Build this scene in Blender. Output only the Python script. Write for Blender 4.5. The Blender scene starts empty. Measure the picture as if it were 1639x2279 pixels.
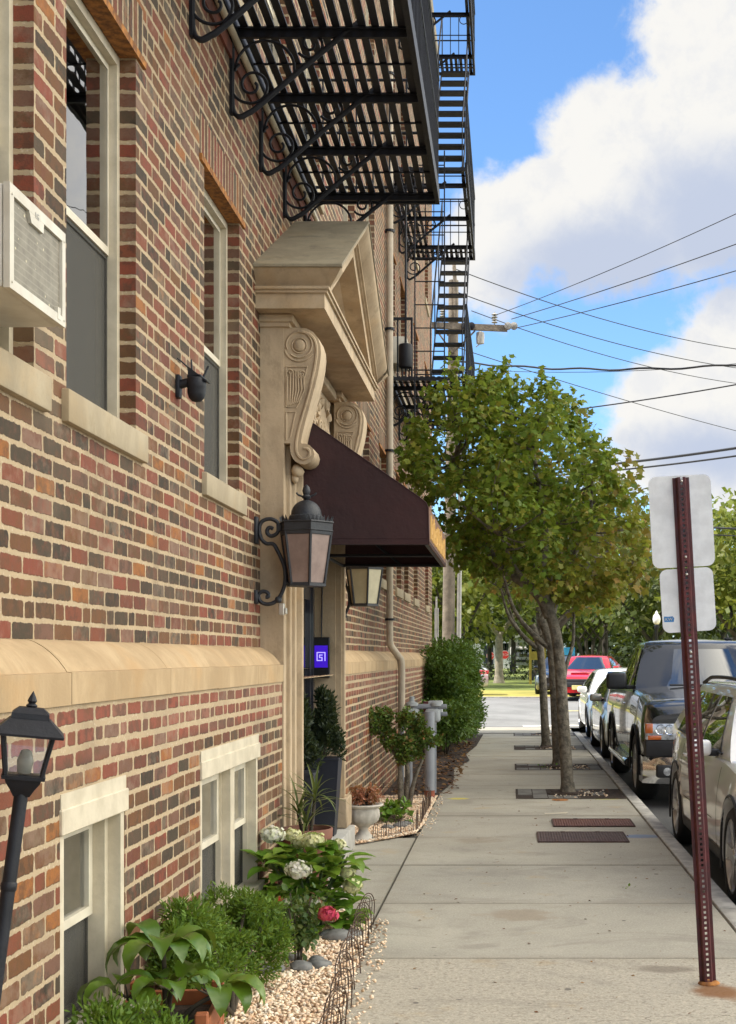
import bpy, bmesh, math, random
import numpy as np
from mathutils import Vector, Matrix, Euler
R = math.radians
PI = math.pi
rnd = random.Random(7)
nrs = np.random.RandomState(11)
S = bpy.context.scene
COL = S.collection

# ---------------------------------------------------------------- objects
def tag(o, label=None, cat=None, group=None, kind=None):
    if label: o['label'] = label
    if cat: o['category'] = cat
    if group: o['group'] = group
    if kind: o['kind'] = kind
    return o

def empty(name, loc=(0, 0, 0), rz=0, label=None, cat=None, group=None):
    o = bpy.data.objects.new(name, None)
    COL.objects.link(o)
    o.location = loc
    o.rotation_euler = (0, 0, rz)
    return tag(o, label, cat, group)

def kids(o):
    return [c for c in bpy.data.objects if c.parent is o]

def copy_tree(o, parent=None):
    c = o.copy()
    COL.objects.link(c)
    c.parent = parent
    for ch in kids(o):
        copy_tree(ch, c)
    return c

class MB:
    """collects geometry for one mesh object"""
    def __init__(s):
        s.v = []; s.f = []; s.m = []; s.mi = 0; s.big = []
    def add(s, vs, fs, mi=None):
        b = len(s.v)
        s.v += [tuple(p) for p in vs]
        mi = s.mi if mi is None else mi
        for f in fs:
            s.f.append(tuple(i + b for i in f)); s.m.append(mi)
        return s
    def quad(s, a, b, c, d):
        return s.add([a, b, c, d], [(0, 1, 2, 3)])
    def box(s, x0, x1, y0, y1, z0, z1, rot=None, at=None):
        vs = [(x, y, z) for z in (z0, z1) for y in (y0, y1) for x in (x0, x1)]
        if rot is not None:
            M = rot if isinstance(rot, Matrix) else Euler(rot).to_matrix()
            c = Vector(at) if at is not None else Vector(((x0 + x1) / 2, (y0 + y1) / 2, (z0 + z1) / 2))
            vs = [tuple(M @ (Vector(p) - c) + c) for p in vs]
        return s.add(vs, [(0, 2, 3, 1), (4, 5, 7, 6), (0, 1, 5, 4), (2, 6, 7, 3), (0, 4, 6, 2), (1, 3, 7, 5)])
    def rbox(s, x0, x1, y0, y1, z0, z1, r=.01, seg=2, rot=None):
        bm = bmesh.new()
        bmesh.ops.create_cube(bm, size=1)
        c = Vector(((x0 + x1) / 2, (y0 + y1) / 2, (z0 + z1) / 2))
        for v in bm.verts:
            v.co = Vector((v.co.x * (x1 - x0), v.co.y * (y1 - y0), v.co.z * (z1 - z0)))
        bmesh.ops.bevel(bm, geom=list(bm.edges), offset=r, segments=seg, affect='EDGES', profile=.5)
        M = Euler(rot).to_matrix() if rot is not None else Matrix.Identity(3)
        bm.verts.index_update()
        s.add([tuple(M @ v.co + c) for v in bm.verts], [tuple(v.index for v in f.verts) for f in bm.faces])
        bm.free()
        return s
    def prism(s, poly, axis, a, b):
        """poly: 2D outline; axis 'x': poly=(y,z) ; 'y': poly=(x,z); 'z': poly=(x,y)"""
        def P(p, t):
            return (t, p[0], p[1]) if axis == 'x' else (p[0], t, p[1]) if axis == 'y' else (p[0], p[1], t)
        n = len(poly)
        vs = [P(p, a) for p in poly] + [P(p, b) for p in poly]
        fs = [tuple(range(n)), tuple(range(2 * n - 1, n - 1, -1))]
        fs += [(i, i + n, (i + 1) % n + n, (i + 1) % n) for i in range(n)]
        return s.add(vs, fs)
    def tube(s, pts, r, n=8, cap=True, flat=None):
        pts = [Vector(p) for p in pts]
        k = len(pts)
        rs = list(r) if hasattr(r, '__len__') else [r] * k
        T = []
        for i in range(k):
            t = pts[min(i + 1, k - 1)] - pts[max(i - 1, 0)]
            T.append(t.normalized() if t.length > 1e-9 else Vector((0, 0, 1)))
        up = Vector((0, 0, 1)) if abs(T[0].z) < .9 else Vector((0, 1, 0))
        N = (up - T[0] * up.dot(T[0])).normalized()
        vs = []; fs = []
        for i in range(k):
            N = N - T[i] * N.dot(T[i])
            if N.length < 1e-6:
                N = Vector((1, 0, 0)) - T[i] * T[i].x
            N.normalize()
            B = T[i].cross(N)
            for j in range(n):
                a = 2 * PI * j / n
                vs.append(pts[i] + (N * math.cos(a) + B * math.sin(a)) * rs[i])
        for i in range(k - 1):
            for j in range(n):
                fs.append((i * n + j, i * n + (j + 1) % n, (i + 1) * n + (j + 1) % n, (i + 1) * n + j))
        if cap:
            fs.append(tuple(range(n - 1, -1, -1)))
            fs.append(tuple(range((k - 1) * n, k * n)))
        return s.add(vs, fs)
    def lathe(s, prof, c=(0, 0, 0), n=16, axis='z', phase=0.0, cap=True):
        vs = []; fs = []
        k = len(prof)
        for (r, h) in prof:
            for j in range(n):
                a = 2 * PI * j / n + phase
                p = (r * math.cos(a), r * math.sin(a), h)
                if axis == 'x': p = (h, r * math.cos(a), r * math.sin(a))
                if axis == 'y': p = (r * math.cos(a), h, r * math.sin(a))
                vs.append((p[0] + c[0], p[1] + c[1], p[2] + c[2]))
        for i in range(k - 1):
            for j in range(n):
                fs.append((i * n + j, i * n + (j + 1) % n, (i + 1) * n + (j + 1) % n, (i + 1) * n + j))
        if cap:
            fs.append(tuple(range(n - 1, -1, -1))); fs.append(tuple(range((k - 1) * n, k * n)))
        return s.add(vs, fs)
    def grid(s, rows, closed=False):
        """rows: list of equal-length point lists"""
        n = len(rows[0]); vs = [p for r in rows for p in r]; fs = []
        for i in range(len(rows) - 1):
            for j in range(n if closed else n - 1):
                fs.append((i * n + j, i * n + (j + 1) % n, (i + 1) * n + (j + 1) % n, (i + 1) * n + j))
        return s.add(vs, fs)
    def blob(s, c, r, seed=0, amp=.15, sub=2, sq=(1, 1, 1)):
        bm = bmesh.new()
        bmesh.ops.create_icosphere(bm, subdivisions=sub, radius=1)
        q = random.Random(seed)
        ph = [q.uniform(0, 6.28) for _ in range(6)]
        bm.verts.index_update()
        vs = []
        for v in bm.verts:
            d = v.co
            k = 1 + amp * (math.sin(3 * d.x + ph[0]) * math.sin(2.6 * d.y + ph[1]) + .6 * math.sin(5 * d.z + ph[2]) * math.sin(4 * d.x + ph[3]))
            vs.append((c[0] + d.x * r * k * sq[0], c[1] + d.y * r * k * sq[1], c[2] + d.z * r * k * sq[2]))
        s.add(vs, [tuple(v.index for v in f.verts) for f in bm.faces])
        bm.free()
        return s
    def build(s, name, mats, parent=None, smooth=None, loc=(0, 0, 0), rot=(0, 0, 0), fixn=False):
        me = bpy.data.meshes.new(name)
        me.from_pydata(s.v, [], s.f)
        if not isinstance(mats, (list, tuple)): mats = [mats]
        for m in mats: me.materials.append(m)
        if len(mats) > 1:
            me.polygons.foreach_set('material_index', s.m)
        if fixn:
            bm = bmesh.new(); bm.from_mesh(me)
            bmesh.ops.recalc_face_normals(bm, faces=bm.faces); bm.to_mesh(me); bm.free()
        if smooth is not None:
            me.shade_smooth()
            if smooth < 179:
                me.set_sharp_from_angle(angle=R(smooth))
        me.update()
        o = bpy.data.objects.new(name, me)
        COL.objects.link(o)
        o.location = loc; o.rotation_euler = rot
        if parent is not None: o.parent = parent
        return o

def arc(cx, cz, r, a0, a1, n=12):
    return [(cx + r * math.cos(R(a0 + (a1 - a0) * i / n)), cz + r * math.sin(R(a0 + (a1 - a0) * i / n))) for i in range(n + 1)]

def spiral(cx, cz, r0, r1, a0, a1, n=30):
    return [(cx + (r0 + (r1 - r0) * i / n) * math.cos(R(a0 + (a1 - a0) * i / n)), cz + (r0 + (r1 - r0) * i / n) * math.sin(R(a0 + (a1 - a0) * i / n))) for i in range(n + 1)]

def smooth_path(pts, n=6):
    pts = [Vector(p) for p in pts]
    out = []
    for i in range(len(pts) - 1):
        p0 = pts[max(i - 1, 0)]; p1 = pts[i]; p2 = pts[i + 1]; p3 = pts[min(i + 2, len(pts) - 1)]
        for k in range(n):
            t = k / n
            out.append(.5 * ((2 * p1) + (p2 - p0) * t + (2 * p0 - 5 * p1 + 4 * p2 - p3) * t * t + (3 * p1 - p0 - 3 * p2 + p3) * t ** 3))
    out.append(pts[-1])
    return out

# ---------------------------------------------------------------- leaves
LEAF_OVAL = (np.array([(0, 0, 0), (.28, .3, .04), (.3, .6, .03), (0, 1, -.08), (-.3, .6, .03), (-.28, .3, .04), (0, .5, -.03)]),
             [(0, 1, 6), (1, 2, 6), (2, 3, 6), (3, 4, 6), (4, 5, 6), (5, 0, 6)])
LEAF_MAPLE = (np.array([(0, 0, 0), (.38, .12, .05), (.30, .32, .02), (.62, .55, -.06), (.28, .60, .03), (0, 1, -.08), (-.28, .60, .03), (-.62, .55, -.06), (-.30, .32, .02), (-.38, .12, .05), (0, .42, -.02)]),
              [(0, 1, 2, 10), (10, 2, 3, 4), (10, 4, 5, 6), (10, 6, 7, 8), (0, 10, 8, 9)])
LEAF_QUAD = (np.array([(-.32, 0, 0), (.3, .1, .05), (.36, .9, 0), (-.25, 1, -.05)]), [(0, 1, 2, 3)])
LEAF_NEEDLE = (np.array([(-.10, 0, 0), (.10, 0, 0), (.17, .5, .03), (0, 1, 0), (-.17, .5, .03)]), [(0, 1, 2, 3, 4)])

def rot_rows(dirs, ups):
    """matrices whose Y axis is dirs and whose Z axis is near ups"""
    y = dirs / np.maximum(np.linalg.norm(dirs, axis=1, keepdims=True), 1e-6)
    x = np.cross(y, ups); x /= np.maximum(np.linalg.norm(x, axis=1, keepdims=True), 1e-6)
    z = np.cross(x, y)
    return np.stack([x, y, z], axis=2)

def leaf_mesh(name, pos, dirs, ups, size, tmpl, mat, parent=None):
    tv, tf = tmpl
    n = len(pos); k = len(tv)
    M = rot_rows(dirs, ups)
    size = np.asarray(size).reshape(-1, 1, 1)
    V = np.einsum('nij,kj->nki', M, tv) * size + pos[:, None, :]
    V = V.reshape(-1, 3)
    me = bpy.data.meshes.new(name)
    ls = np.array([len(f) for f in tf]); fl = np.concatenate([np.array(f) for f in tf])
    loops = (fl[None, :] + (np.arange(n) * k)[:, None]).ravel()
    tot = np.tile(ls, n); start = np.concatenate([[0], np.cumsum(tot)[:-1]])
    me.vertices.add(len(V)); me.vertices.foreach_set('co', V.ravel())
    me.loops.add(len(loops)); me.loops.foreach_set('vertex_index', loops.astype(np.int32))
    me.polygons.add(len(tot)); me.polygons.foreach_set('loop_start', start.astype(np.int32))
    me.update(calc_edges=True)
    me.validate()
    me.materials.append(mat)
    o = bpy.data.objects.new(name, me)
    COL.objects.link(o)
    if parent is not None: o.parent = parent
    return o

def clump_leaves(clumps, per, size, rs, shell=.55, droop=.25, upb=.7, flat=False):
    """clumps: (x,y,z,rx,ry,rz). leaves sit through each clump's volume, thick toward its outside"""
    P = []; D = []; U = []; Z = []
    for (x, y, z, rx, ry, rz) in clumps:
        n = max(4, int(per * (rx * ry * rz) ** (2 / 3.)))
        d = rs.normal(size=(n, 3)); d /= np.linalg.norm(d, axis=1, keepdims=True)
        rr = shell + (1 - shell) * rs.rand(n, 1) ** .6
        rr *= 1 + .18 * rs.normal(size=(n, 1))
        p = d * rr * np.array([[rx, ry, rz]]) + np.array([[x, y, z]])
        od = d + rs.normal(size=(n, 3)) * .6 - np.array([[0, 0, droop]])
        uu = d * .8 + np.array([[0, 0, upb]]) + rs.normal(size=(n, 3)) * .45
        if flat:
            od = np.cross(d, rs.normal(size=(n, 3))); uu = d + rs.normal(size=(n, 3)) * .25; p = p - od / np.maximum(np.linalg.norm(od, axis=1, keepdims=True), 1e-6) * size * .5
        P.append(p); D.append(od); U.append(uu); Z.append(size * (.65 + .7 * rs.rand(n)))
    return np.concatenate(P), np.concatenate(D), np.concatenate(U), np.concatenate(Z)

# ---------------------------------------------------------------- materials
class NG:
    def __init__(s, tree):
        s.t = tree; s.n = tree.nodes; s.l = tree.links
    def new(s, typ, **kw):
        nd = s.n.new(typ)
        for k, v in kw.items(): setattr(nd, k, v)
        return nd
    def put(s, sock, v):
        if v is None: return
        if isinstance(v, bpy.types.NodeSocket): s.l.new(v, sock)
        elif hasattr(v, '__len__') and sock.type == 'RGBA' and len(v) == 3: sock.default_value = (*v, 1)
        else: sock.default_value = v
    def m(s, op, a, b=None, c=None, clamp=False):
        nd = s.new('ShaderNodeMath', operation=op, use_clamp=clamp)
        for i, v in enumerate((a, b, c)):
            if v is not None: s.put(nd.inputs[i], v)
        return nd.outputs[0]
    def vm(s, op, a, b=None):
        nd = s.new('ShaderNodeVectorMath', operation=op)
        s.put(nd.inputs[0], a)
        if b is not None: s.put(nd.inputs[1], b)
        return nd.outputs[0]
    def sep(s, v):
        nd = s.new('ShaderNodeSeparateXYZ'); s.put(nd.inputs[0], v); return nd.outputs
    def comb(s, x=0., y=0., z=0.):
        nd = s.new('ShaderNodeCombineXYZ')
        for i, v in enumerate((x, y, z)): s.put(nd.inputs[i], v)
        return nd.outputs[0]
    def noise(s, vec, scale=5., detail=3., rough=.5, dist=0.):
        nd = s.new('ShaderNodeTexNoise')
        s.put(nd.inputs['Vector'], vec); nd.inputs['Scale'].default_value = scale
        nd.inputs['Detail'].default_value = detail; nd.inputs['Roughness'].default_value = rough; nd.inputs['Distortion'].default_value = dist
        return nd.outputs['Fac']
    def vor(s, vec, scale=5., feature='F1', out='Distance', rand=1.):
        nd = s.new('ShaderNodeTexVoronoi', feature=feature)
        s.put(nd.inputs['Vector'], vec); nd.inputs['Scale'].default_value = scale
        nd.inputs['Randomness'].default_value = rand
        return nd.outputs[out]
    def white(s, vec):
        nd = s.new('ShaderNodeTexWhiteNoise', noise_dimensions='3D'); s.put(nd.inputs['Vector'], vec)
        return nd.outputs['Value']
    def ss(s, x, a, b):
        nd = s.new('ShaderNodeMapRange', interpolation_type='SMOOTHSTEP')
        s.put(nd.inputs[0], x); s.put(nd.inputs[1], a); s.put(nd.inputs[2], b); nd.inputs[3].default_value = 0; nd.inputs[4].default_value = 1
        return nd.outputs[0]
    def lin(s, x, a, b, c, d):
        nd = s.new('ShaderNodeMapRange')
        s.put(nd.inputs[0], x); s.put(nd.inputs[1], a); s.put(nd.inputs[2], b); s.put(nd.inputs[3], c); s.put(nd.inputs[4], d)
        return nd.outputs[0]
    def mix(s, f, a, b, mode='MIX'):
        nd = s.new('ShaderNodeMix', data_type='RGBA', blend_type=mode)
        s.put(nd.inputs[0], f); s.put(nd.inputs[6], a); s.put(nd.inputs[7], b)
        return nd.outputs[2]
    def mixf(s, f, a, b):
        nd = s.new('ShaderNodeMix', data_type='FLOAT')
        s.put(nd.inputs[0], f); s.put(nd.inputs[2], a); s.put(nd.inputs[3], b)
        return nd.outputs[0]
    def ramp(s, f, stops, interp='LINEAR'):
        nd = s.new('ShaderNodeValToRGB'); cr = nd.color_ramp; cr.interpolation = interp
        while len(cr.elements) < len(stops): cr.elements.new(.5)
        for e, (p, c) in zip(cr.elements, stops):
            e.position = p; e.color = (*c, 1)
        s.put(nd.inputs[0], f)
        return nd.outputs[0]
    def bump(s, h, strength=.5, dist=.01):
        nd = s.new('ShaderNodeBump'); s.put(nd.inputs['Height'], h)
        nd.inputs['Strength'].default_value = strength; nd.inputs['Distance'].default_value = dist
        return nd.outputs[0]
    def pos(s):
        return s.new('ShaderNodeNewGeometry').outputs['Position']
    def obj(s):
        return s.new('ShaderNodeTexCoord').outputs['Object']
    def island(s):
        return s.new('ShaderNodeNewGeometry').outputs['Random Per Island']

def new_mat(name):
    m = bpy.data.materials.new(name); m.use_nodes = True
    g = NG(m.node_tree)
    return m, g, m.node_tree.nodes['Principled BSDF']

def pset(g, b, color=None, rough=None, metal=None, normal=None, coat=None, spec=None, **kw):
    for k, v in (('Base Color', color), ('Roughness', rough), ('Metallic', metal), ('Normal', normal), ('Coat Weight', coat), ('Specular IOR Level', spec)):
        if v is not None: g.put(b.inputs[k], v)
    for k, v in kw.items(): g.put(b.inputs[k.replace('_', ' ')], v)

def simple(name, c, rough=.6, metal=0., var=.15, scale=8., bump=.15, bscale=40., bdist=.004, c2=None, coat=0., spec=.5, world=False):
    """worn paint / metal / stone: large and small noise in colour, noise bump"""
    m, g, b = new_mat(name)
    v = g.pos() if world else g.obj()
    n1 = g.noise(v, scale, 5, .6)
    n2 = g.noise(v, scale * 7, 3, .6)
    c2 = c2 if c2 is not None else tuple(x * (1 - var * 2.0) for x in c)
    hi = tuple(min(1, x * (1 + var)) for x in c)
    col = g.mix(g.ss(n1, .3, .7), c2, hi)
    col = g.mix(g.m('MULTIPLY', n2, .25), col, c)
    pset(g, b, col, g.lin(n1, .2, .8, max(rough - .08, .02), min(rough + .1, 1)), metal, coat=coat, spec=spec)
    if bump:
        pset(g, b, normal=g.bump(g.noise(v, bscale, 4, .65), bump, bdist))
    return m

M = {}
def brick_mat(name, soldier=False, smear=False):
    m, g, b = new_mat(name)
    geo = g.new('ShaderNodeNewGeometry')
    px, py, pz = g.sep(geo.outputs['Position'])
    nx, ny, nz = g.sep(geo.outputs['True Normal'])
    side = g.m('GREATER_THAN', g.m('ABSOLUTE', ny), .5)
    flat = g.m('GREATER_THAN', g.m('ABSOLUTE', nz), .5)
    wob = g.m('MULTIPLY', g.m('SUBTRACT', g.noise(geo.outputs['Position'], 1.7, 2), .5), .012)
    u = g.mixf(side, py, px)
    v = g.mixf(flat, pz, px)
    v = g.m('ADD', v, wob)
    if soldier:
        u, v = g.m('MULTIPLY', v, 1.0), u
    H = .0715
    vn = g.m('DIVIDE', g.m('ADD', v, -.003), H)
    row = g.m('FLOOR', vn); fv = g.m('SUBTRACT', vn, row)
    Ps = .194; Pf = .292
    us = g.m('ADD', g.m('DIVIDE', u, Ps), g.m('MULTIPLY', g.m('FLOORED_MODULO', row, 2.), .5))
    us = g.m('ADD', us, g.m('MULTIPLY', g.m('SUBTRACT', g.white(g.comb(row, 3., 1.)), .5), .16))
    ids = g.m('FLOOR', us); fs = g.m('MULTIPLY', g.m('SUBTRACT', us, ids), Ps)
    dus = g.m('MINIMUM', fs, g.m('SUBTRACT', Ps, fs))
    uf = g.m('DIVIDE', u, Pf); idf = g.m('FLOOR', uf); ff = g.m('MULTIPLY', g.m('SUBTRACT', uf, idf), Pf)
    head = g.m('GREATER_THAN', ff, Ps)
    d1 = g.m('MINIMUM', ff, g.m('SUBTRACT', Ps, ff)); d2 = g.m('MINIMUM', g.m('SUBTRACT', ff, Ps), g.m('SUBTRACT', Pf, ff))
    duf = g.mixf(head, d1, d2)
    idf = g.m('ADD', g.m('MULTIPLY', idf, 2.), head)
    if soldier:
        du = g.m('MINIMUM', g.m('ADD', g.m('MULTIPLY', us, 0.), .1), .1); cid = g.m('MULTIPLY', row, 1.)
        cid2 = g.m('MULTIPLY', row, 0.)
    else:
        isf = g.m('COMPARE', g.m('FLOORED_MODULO', row, 6.), 0., .1)
        du = g.mixf(isf, dus, duf); cid = g.mixf(isf, ids, idf); cid2 = row
    if not soldier:
        du = g.mixf(side, du, .1); cid = g.mixf(side, cid, 0.)
    dv = g.m('MULTIPLY', g.m('MINIMUM', fv, g.m('SUBTRACT', 1., fv)), H)
    # ragged, rounded edges
    p = geo.outputs['Position']
    rag = g.m('MULTIPLY', g.m('SUBTRACT', g.noise(p, 42, 4, .65), .5), .017)
    rag2 = g.m('MULTIPLY', g.m('SUBTRACT', g.noise(p, 9, 2, .5), .5), .006)
    dist = g.m('ADD', g.m('ADD', g.m('SMOOTH_MIN', g.m('ADD', du, .0022), dv, .016), rag), rag2)
    th = .0088
    if smear:
        # heavier mortar toward the top courses of the basement wall
        th = g.m("ADD", .0086, g.m('MULTIPLY', g.ss(pz, .95, 1.38), .0045))
    mask = g.ss(dist, g.m('SUBTRACT', th, .0012), g.m('ADD', th, .0016))
    rv = g.comb(cid, cid2, g.m('MULTIPLY', side, 7.))
    r1 = g.white(rv)
    r1 = g.mixf(side, r1, g.m('ADD', .34, g.m('MULTIPLY', r1, .62)))
    r2 = g.white(g.vm('ADD', rv, (31.7, 5.1, 2.)))
    pal = [(0, (.042, .032, .020)), (.12, (.060, .044, .026)), (.24, (.085, .058, .034)), (.36, (.120, .060, .026)), (.48, (.150, .066, .024)), (.57, (.140, .046, .026)),
           (.66, (.190, .058, .028)), (.78, (.215, .055, .030)), (.88, (.165, .085, .055)), (.96, (.30, .115, .030))]
    if smear:
        pal2 = [(0, (.215, .070, .042)), (.3, (.255, .072, .042)), (.6, (.165, .080, .052)), (.8, (.26, .115, .075))]
        red = g.ramp(r1, pal2, 'CONSTANT'); base = g.ramp(r1, pal, 'CONSTANT')
        bc = g.mix(g.ss(pz, 1.20, 1.27), base, red)
    else:
        bc = g.ramp(r1, pal, 'CONSTANT')
    nm = g.noise(g.vm('ADD', p, g.comb(0., g.m('MULTIPLY', r1, 5.), g.m('MULTIPLY', r2, 9.))), 17, 4, .65)
    bc = g.mix(g.m('MULTIPLY', g.ss(nm, .44, .62), .55), bc, g.ramp(r2, pal, 'CONSTANT'))
    n1 = g.noise(g.vm('ADD', p, g.comb(g.m('MULTIPLY', r2, 9.), 0., 0.)), 26, 5, .7)
    n2 = g.noise(p, 140, 3, .7)
    bc = g.mix(g.m('MULTIPLY', g.ss(n1, .45, .75), .5), bc, (.17, .07, .045))
    bc = g.mix(g.m('MULTIPLY', g.ss(n2, .5, .72), .35), bc, (.05, .035, .03))
    # lime haze left on some bricks
    haze = g.m('MULTIPLY', g.ss(g.m('ADD', g.m('MULTIPLY', r2, .6), g.noise(p, 14, 4, .7)), .88, 1.18), .22)
    bc = g.mix(haze, bc, (.42, .34, .25))
    mc = g.mix(g.noise(p, 6, 4, .6), (.50, .385, .245), (.37, .275, .17))
    mc = g.mix(g.m('MULTIPLY', g.ss(g.noise(p, 85, 2), .55, .75), .5), mc, (.68, .60, .47))
    mc = g.mix(g.m('MULTIPLY', g.ss(g.noise(p, 1.4, 5, .65), .48, .68), .45), mc, (.30, .235, .16))
    col = g.mix(mask, mc, bc)
    stv = g.noise(g.comb(g.m('MULTIPLY', px, 1.), g.m('MULTIPLY', py, 2.2), g.m('MULTIPLY', pz, .28)), 1.3, 5, .65)
    col = g.mix(g.m('MULTIPLY', g.ss(stv, .52, .72), .34), col, (.10, .075, .05))
    col = g.mix(g.m('MULTIPLY', g.ss(g.noise(p, .8, 4, .6), .54, .72), .22), col, (.42, .33, .22))
    h = g.m('ADD', g.m('MULTIPLY', mask, 1.0), g.m('MULTIPLY', g.noise(p, 170, 4, .7), .30))
    pset(g, b, col, g.mixf(mask, .95, .78), 0., g.bump(h, .75, .007), spec=.3)
    return m

def stone_mat(name, c1, c2, stain=(.30, .24, .15), rough=.85, joint=None):
    m, g, b = new_mat(name)
    p = g.pos()
    px, py, pz = g.sep(p)
    sv = g.comb(g.m('MULTIPLY', px, 1.), g.m('MULTIPLY', py, 1.), g.m('MULTIPLY', pz, .55))
    n1 = g.noise(sv, 3.2, 6, .66, .8)
    n2 = g.noise(p, 60, 4, .7)
    col = g.mix(g.ss(n1, .32, .68), c2, c1)
    col = g.mix(g.m('MULTIPLY', g.ss(g.noise(p, 2.2, 5, .6), .52, .70), .40), col, (c1[0] * 1.05, c1[1] * .86, c1[2] * .62))
    col = g.mix(g.m('MULTIPLY', g.ss(g.noise(sv, 7, 6, .72), .50, .74), .6), col, stain)
    col = g.mix(g.m('MULTIPLY', g.ss(g.noise(p, 1.1, 4, .6), .5, .72), .35), col, tuple(x * .72 for x in c2))
    col = g.mix(g.m('MULTIPLY', g.ss(g.vor(p, 42.), .10, .05), .5), col, stain)
    col = g.mix(g.m('MULTIPLY', g.ss(n2, .52, .75), .25), col, tuple(x * .6 for x in c1))
    pset(g, b, col, rough, 0., g.bump(g.m('ADD', n2, g.noise(p, 14, 3)), .35, .004), spec=.3)
    return m

def leaf_mat(name, cols, trans=.35, rough=.55, spec=.35):
    m, g, b = new_mat(name)
    r = g.island()
    n = len(cols)
    col = g.ramp(r, [(i / max(n - 1, 1) if n > 1 else 0, c) for i, c in enumerate(cols)])
    p = g.pos()
    col = g.mix(g.m('MULTIPLY', g.noise(p, 30, 2), .25), col, tuple(x * .6 for x in cols[0]))
    pset(g, b, col, rough, 0., spec=spec)
    tr = g.new('ShaderNodeBsdfTranslucent')
    g.put(tr.inputs[0], g.mix(.5, col, (.30, .36, .05), 'MIX'))
    mx = g.new('ShaderNodeMixShader'); mx.inputs[0].default_value = trans
    g.l.new(b.outputs[0], mx.inputs[1]); g.l.new(tr.outputs[0], mx.inputs[2])
    g.l.new(mx.outputs[0], g.n['Material Output'].inputs['Surface'])
    return m

def glass_mat(name, tint=(.75, .8, .8), boost=1.0, rough=.01, tr=1.0):
    """thin pane: mirror by Fresnel over clear"""
    m, g, b = new_mat(name)
    g.n.remove(b)
    fr = g.new('ShaderNodeFresnel'); fr.inputs[0].default_value = 1.52
    nz = g.bump(g.noise(g.pos(), 3., 2), .04, .02)
    gl = g.new('ShaderNodeBsdfGlossy'); gl.inputs['Roughness'].default_value = rough
    g.put(gl.inputs['Normal'], nz)
    tn = g.new('ShaderNodeBsdfTransparent'); tn.inputs[0].default_value = (*tint, 1)
    mx = g.new('ShaderNodeMixShader')
    g.put(mx.inputs[0], g.m('MULTIPLY', fr.outputs[0], boost, clamp=True))
    g.l.new(tn.outputs[0], mx.inputs[1]); g.l.new(gl.outputs[0], mx.inputs[2])
    g.l.new(mx.outputs[0], g.n['Material Output'].inputs['Surface'])
    return m

def emit_mat(name, c, s):
    m, g, b = new_mat(name)
    pset(g, b, c, .4)
    b.inputs['Emission Color'].default_value = (*c, 1); b.inputs['Emission Strength'].default_value = s
    return m

def paint_mat(name, c, flake=0., rough=.22, dirt=.0):
    m, g, b = new_mat(name)
    v = g.obj()
    col = g.mix(g.m('MULTIPLY', g.noise(v, 2.5, 3), .2), c, tuple(x * .8 for x in c))
    if dirt:
        _, _, z = g.sep(v)
        d = g.m('MULTIPLY', g.m('MULTIPLY', g.ss(z, .75, .2), g.noise(v, 6, 4)), dirt)
        col = g.mix(d, col, (.22, .19, .15))
    pset(g, b, col, rough, flake, coat=1.0)
    b.inputs['Coat Roughness'].default_value = .03
    return m

def text_mesh(name, body, size, mat, parent=None, depth=.002, align='CENTER'):
    cu = bpy.data.curves.new(name, 'FONT')
    cu.body = body; cu.size = size; cu.extrude = depth; cu.align_x = align; cu.align_y = 'CENTER'
    o = bpy.data.objects.new(name, cu)
    COL.objects.link(o)
    dg = bpy.context.evaluated_depsgraph_get()
    me = bpy.data.meshes.new_from_object(o.evaluated_get(dg))
    bpy.data.objects.remove(o)
    bpy.data.curves.remove(cu)
    me.materials.clear(); me.materials.append(mat)
    ob = bpy.data.objects.new(name, me)
    COL.objects.link(ob)
    if parent is not None: ob.parent = parent
    return ob
EXPOSURE = 1.25
CLOUD = 4.0; EAST_FILL = 6.2; SKYMUL = 1.0; SKY_STR = .1
# ---------------------------------------------------------------- camera
cam = bpy.data.cameras.new('camera')
cam.sensor_fit = 'HORIZONTAL'; cam.sensor_width = 36
cam.lens = 36 * 2900 / 1639
cam.shift_x = -(1137 - 819.5) / 1639
cam.shift_y = (1460 - 1139.5) / 1639
cam.clip_start = .05; cam.clip_end = 3000
co = bpy.data.objects.new('camera', cam)
COL.objects.link(co)
co.location = (0, 0, 1.6); co.rotation_euler = (R(90), 0, 0)
S.camera = co
S.view_settings.view_transform = 'Standard'; S.view_settings.look = 'None'
S.view_settings.gamma = 1; S.view_settings.exposure = EXPOSURE
S.render.film_transparent = False
S.cycles.max_bounces = 8; S.cycles.transparent_max_bounces = 12; S.cycles.diffuse_bounces = 4; S.cycles.glossy_bounces = 4
S.cycles.use_denoising = True
S.cycles.sample_clamp_indirect = 6
S.cycles.caustics_reflective = False; S.cycles.caustics_refractive = False

# ---------------------------------------------------------------- sun and sky
SUN_EL, SUN_AZ = 52., 262.      # azimuth clockwise from +Y: the sun is behind the brick building
sd = Vector((math.sin(R(SUN_AZ)) * math.cos(R(SUN_EL)), math.cos(R(SUN_AZ)) * math.cos(R(SUN_EL)), math.sin(R(SUN_EL))))
sl = bpy.data.lights.new('sun', 'SUN'); sl.energy = 3.2; sl.angle = R(.53); sl.color = (1, .94, .84)
so = bpy.data.objects.new('sun', sl); COL.objects.link(so)
so.rotation_euler = sd.to_track_quat('Z', 'Y').to_euler()
so.location = (-20, 5, 40)

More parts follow.
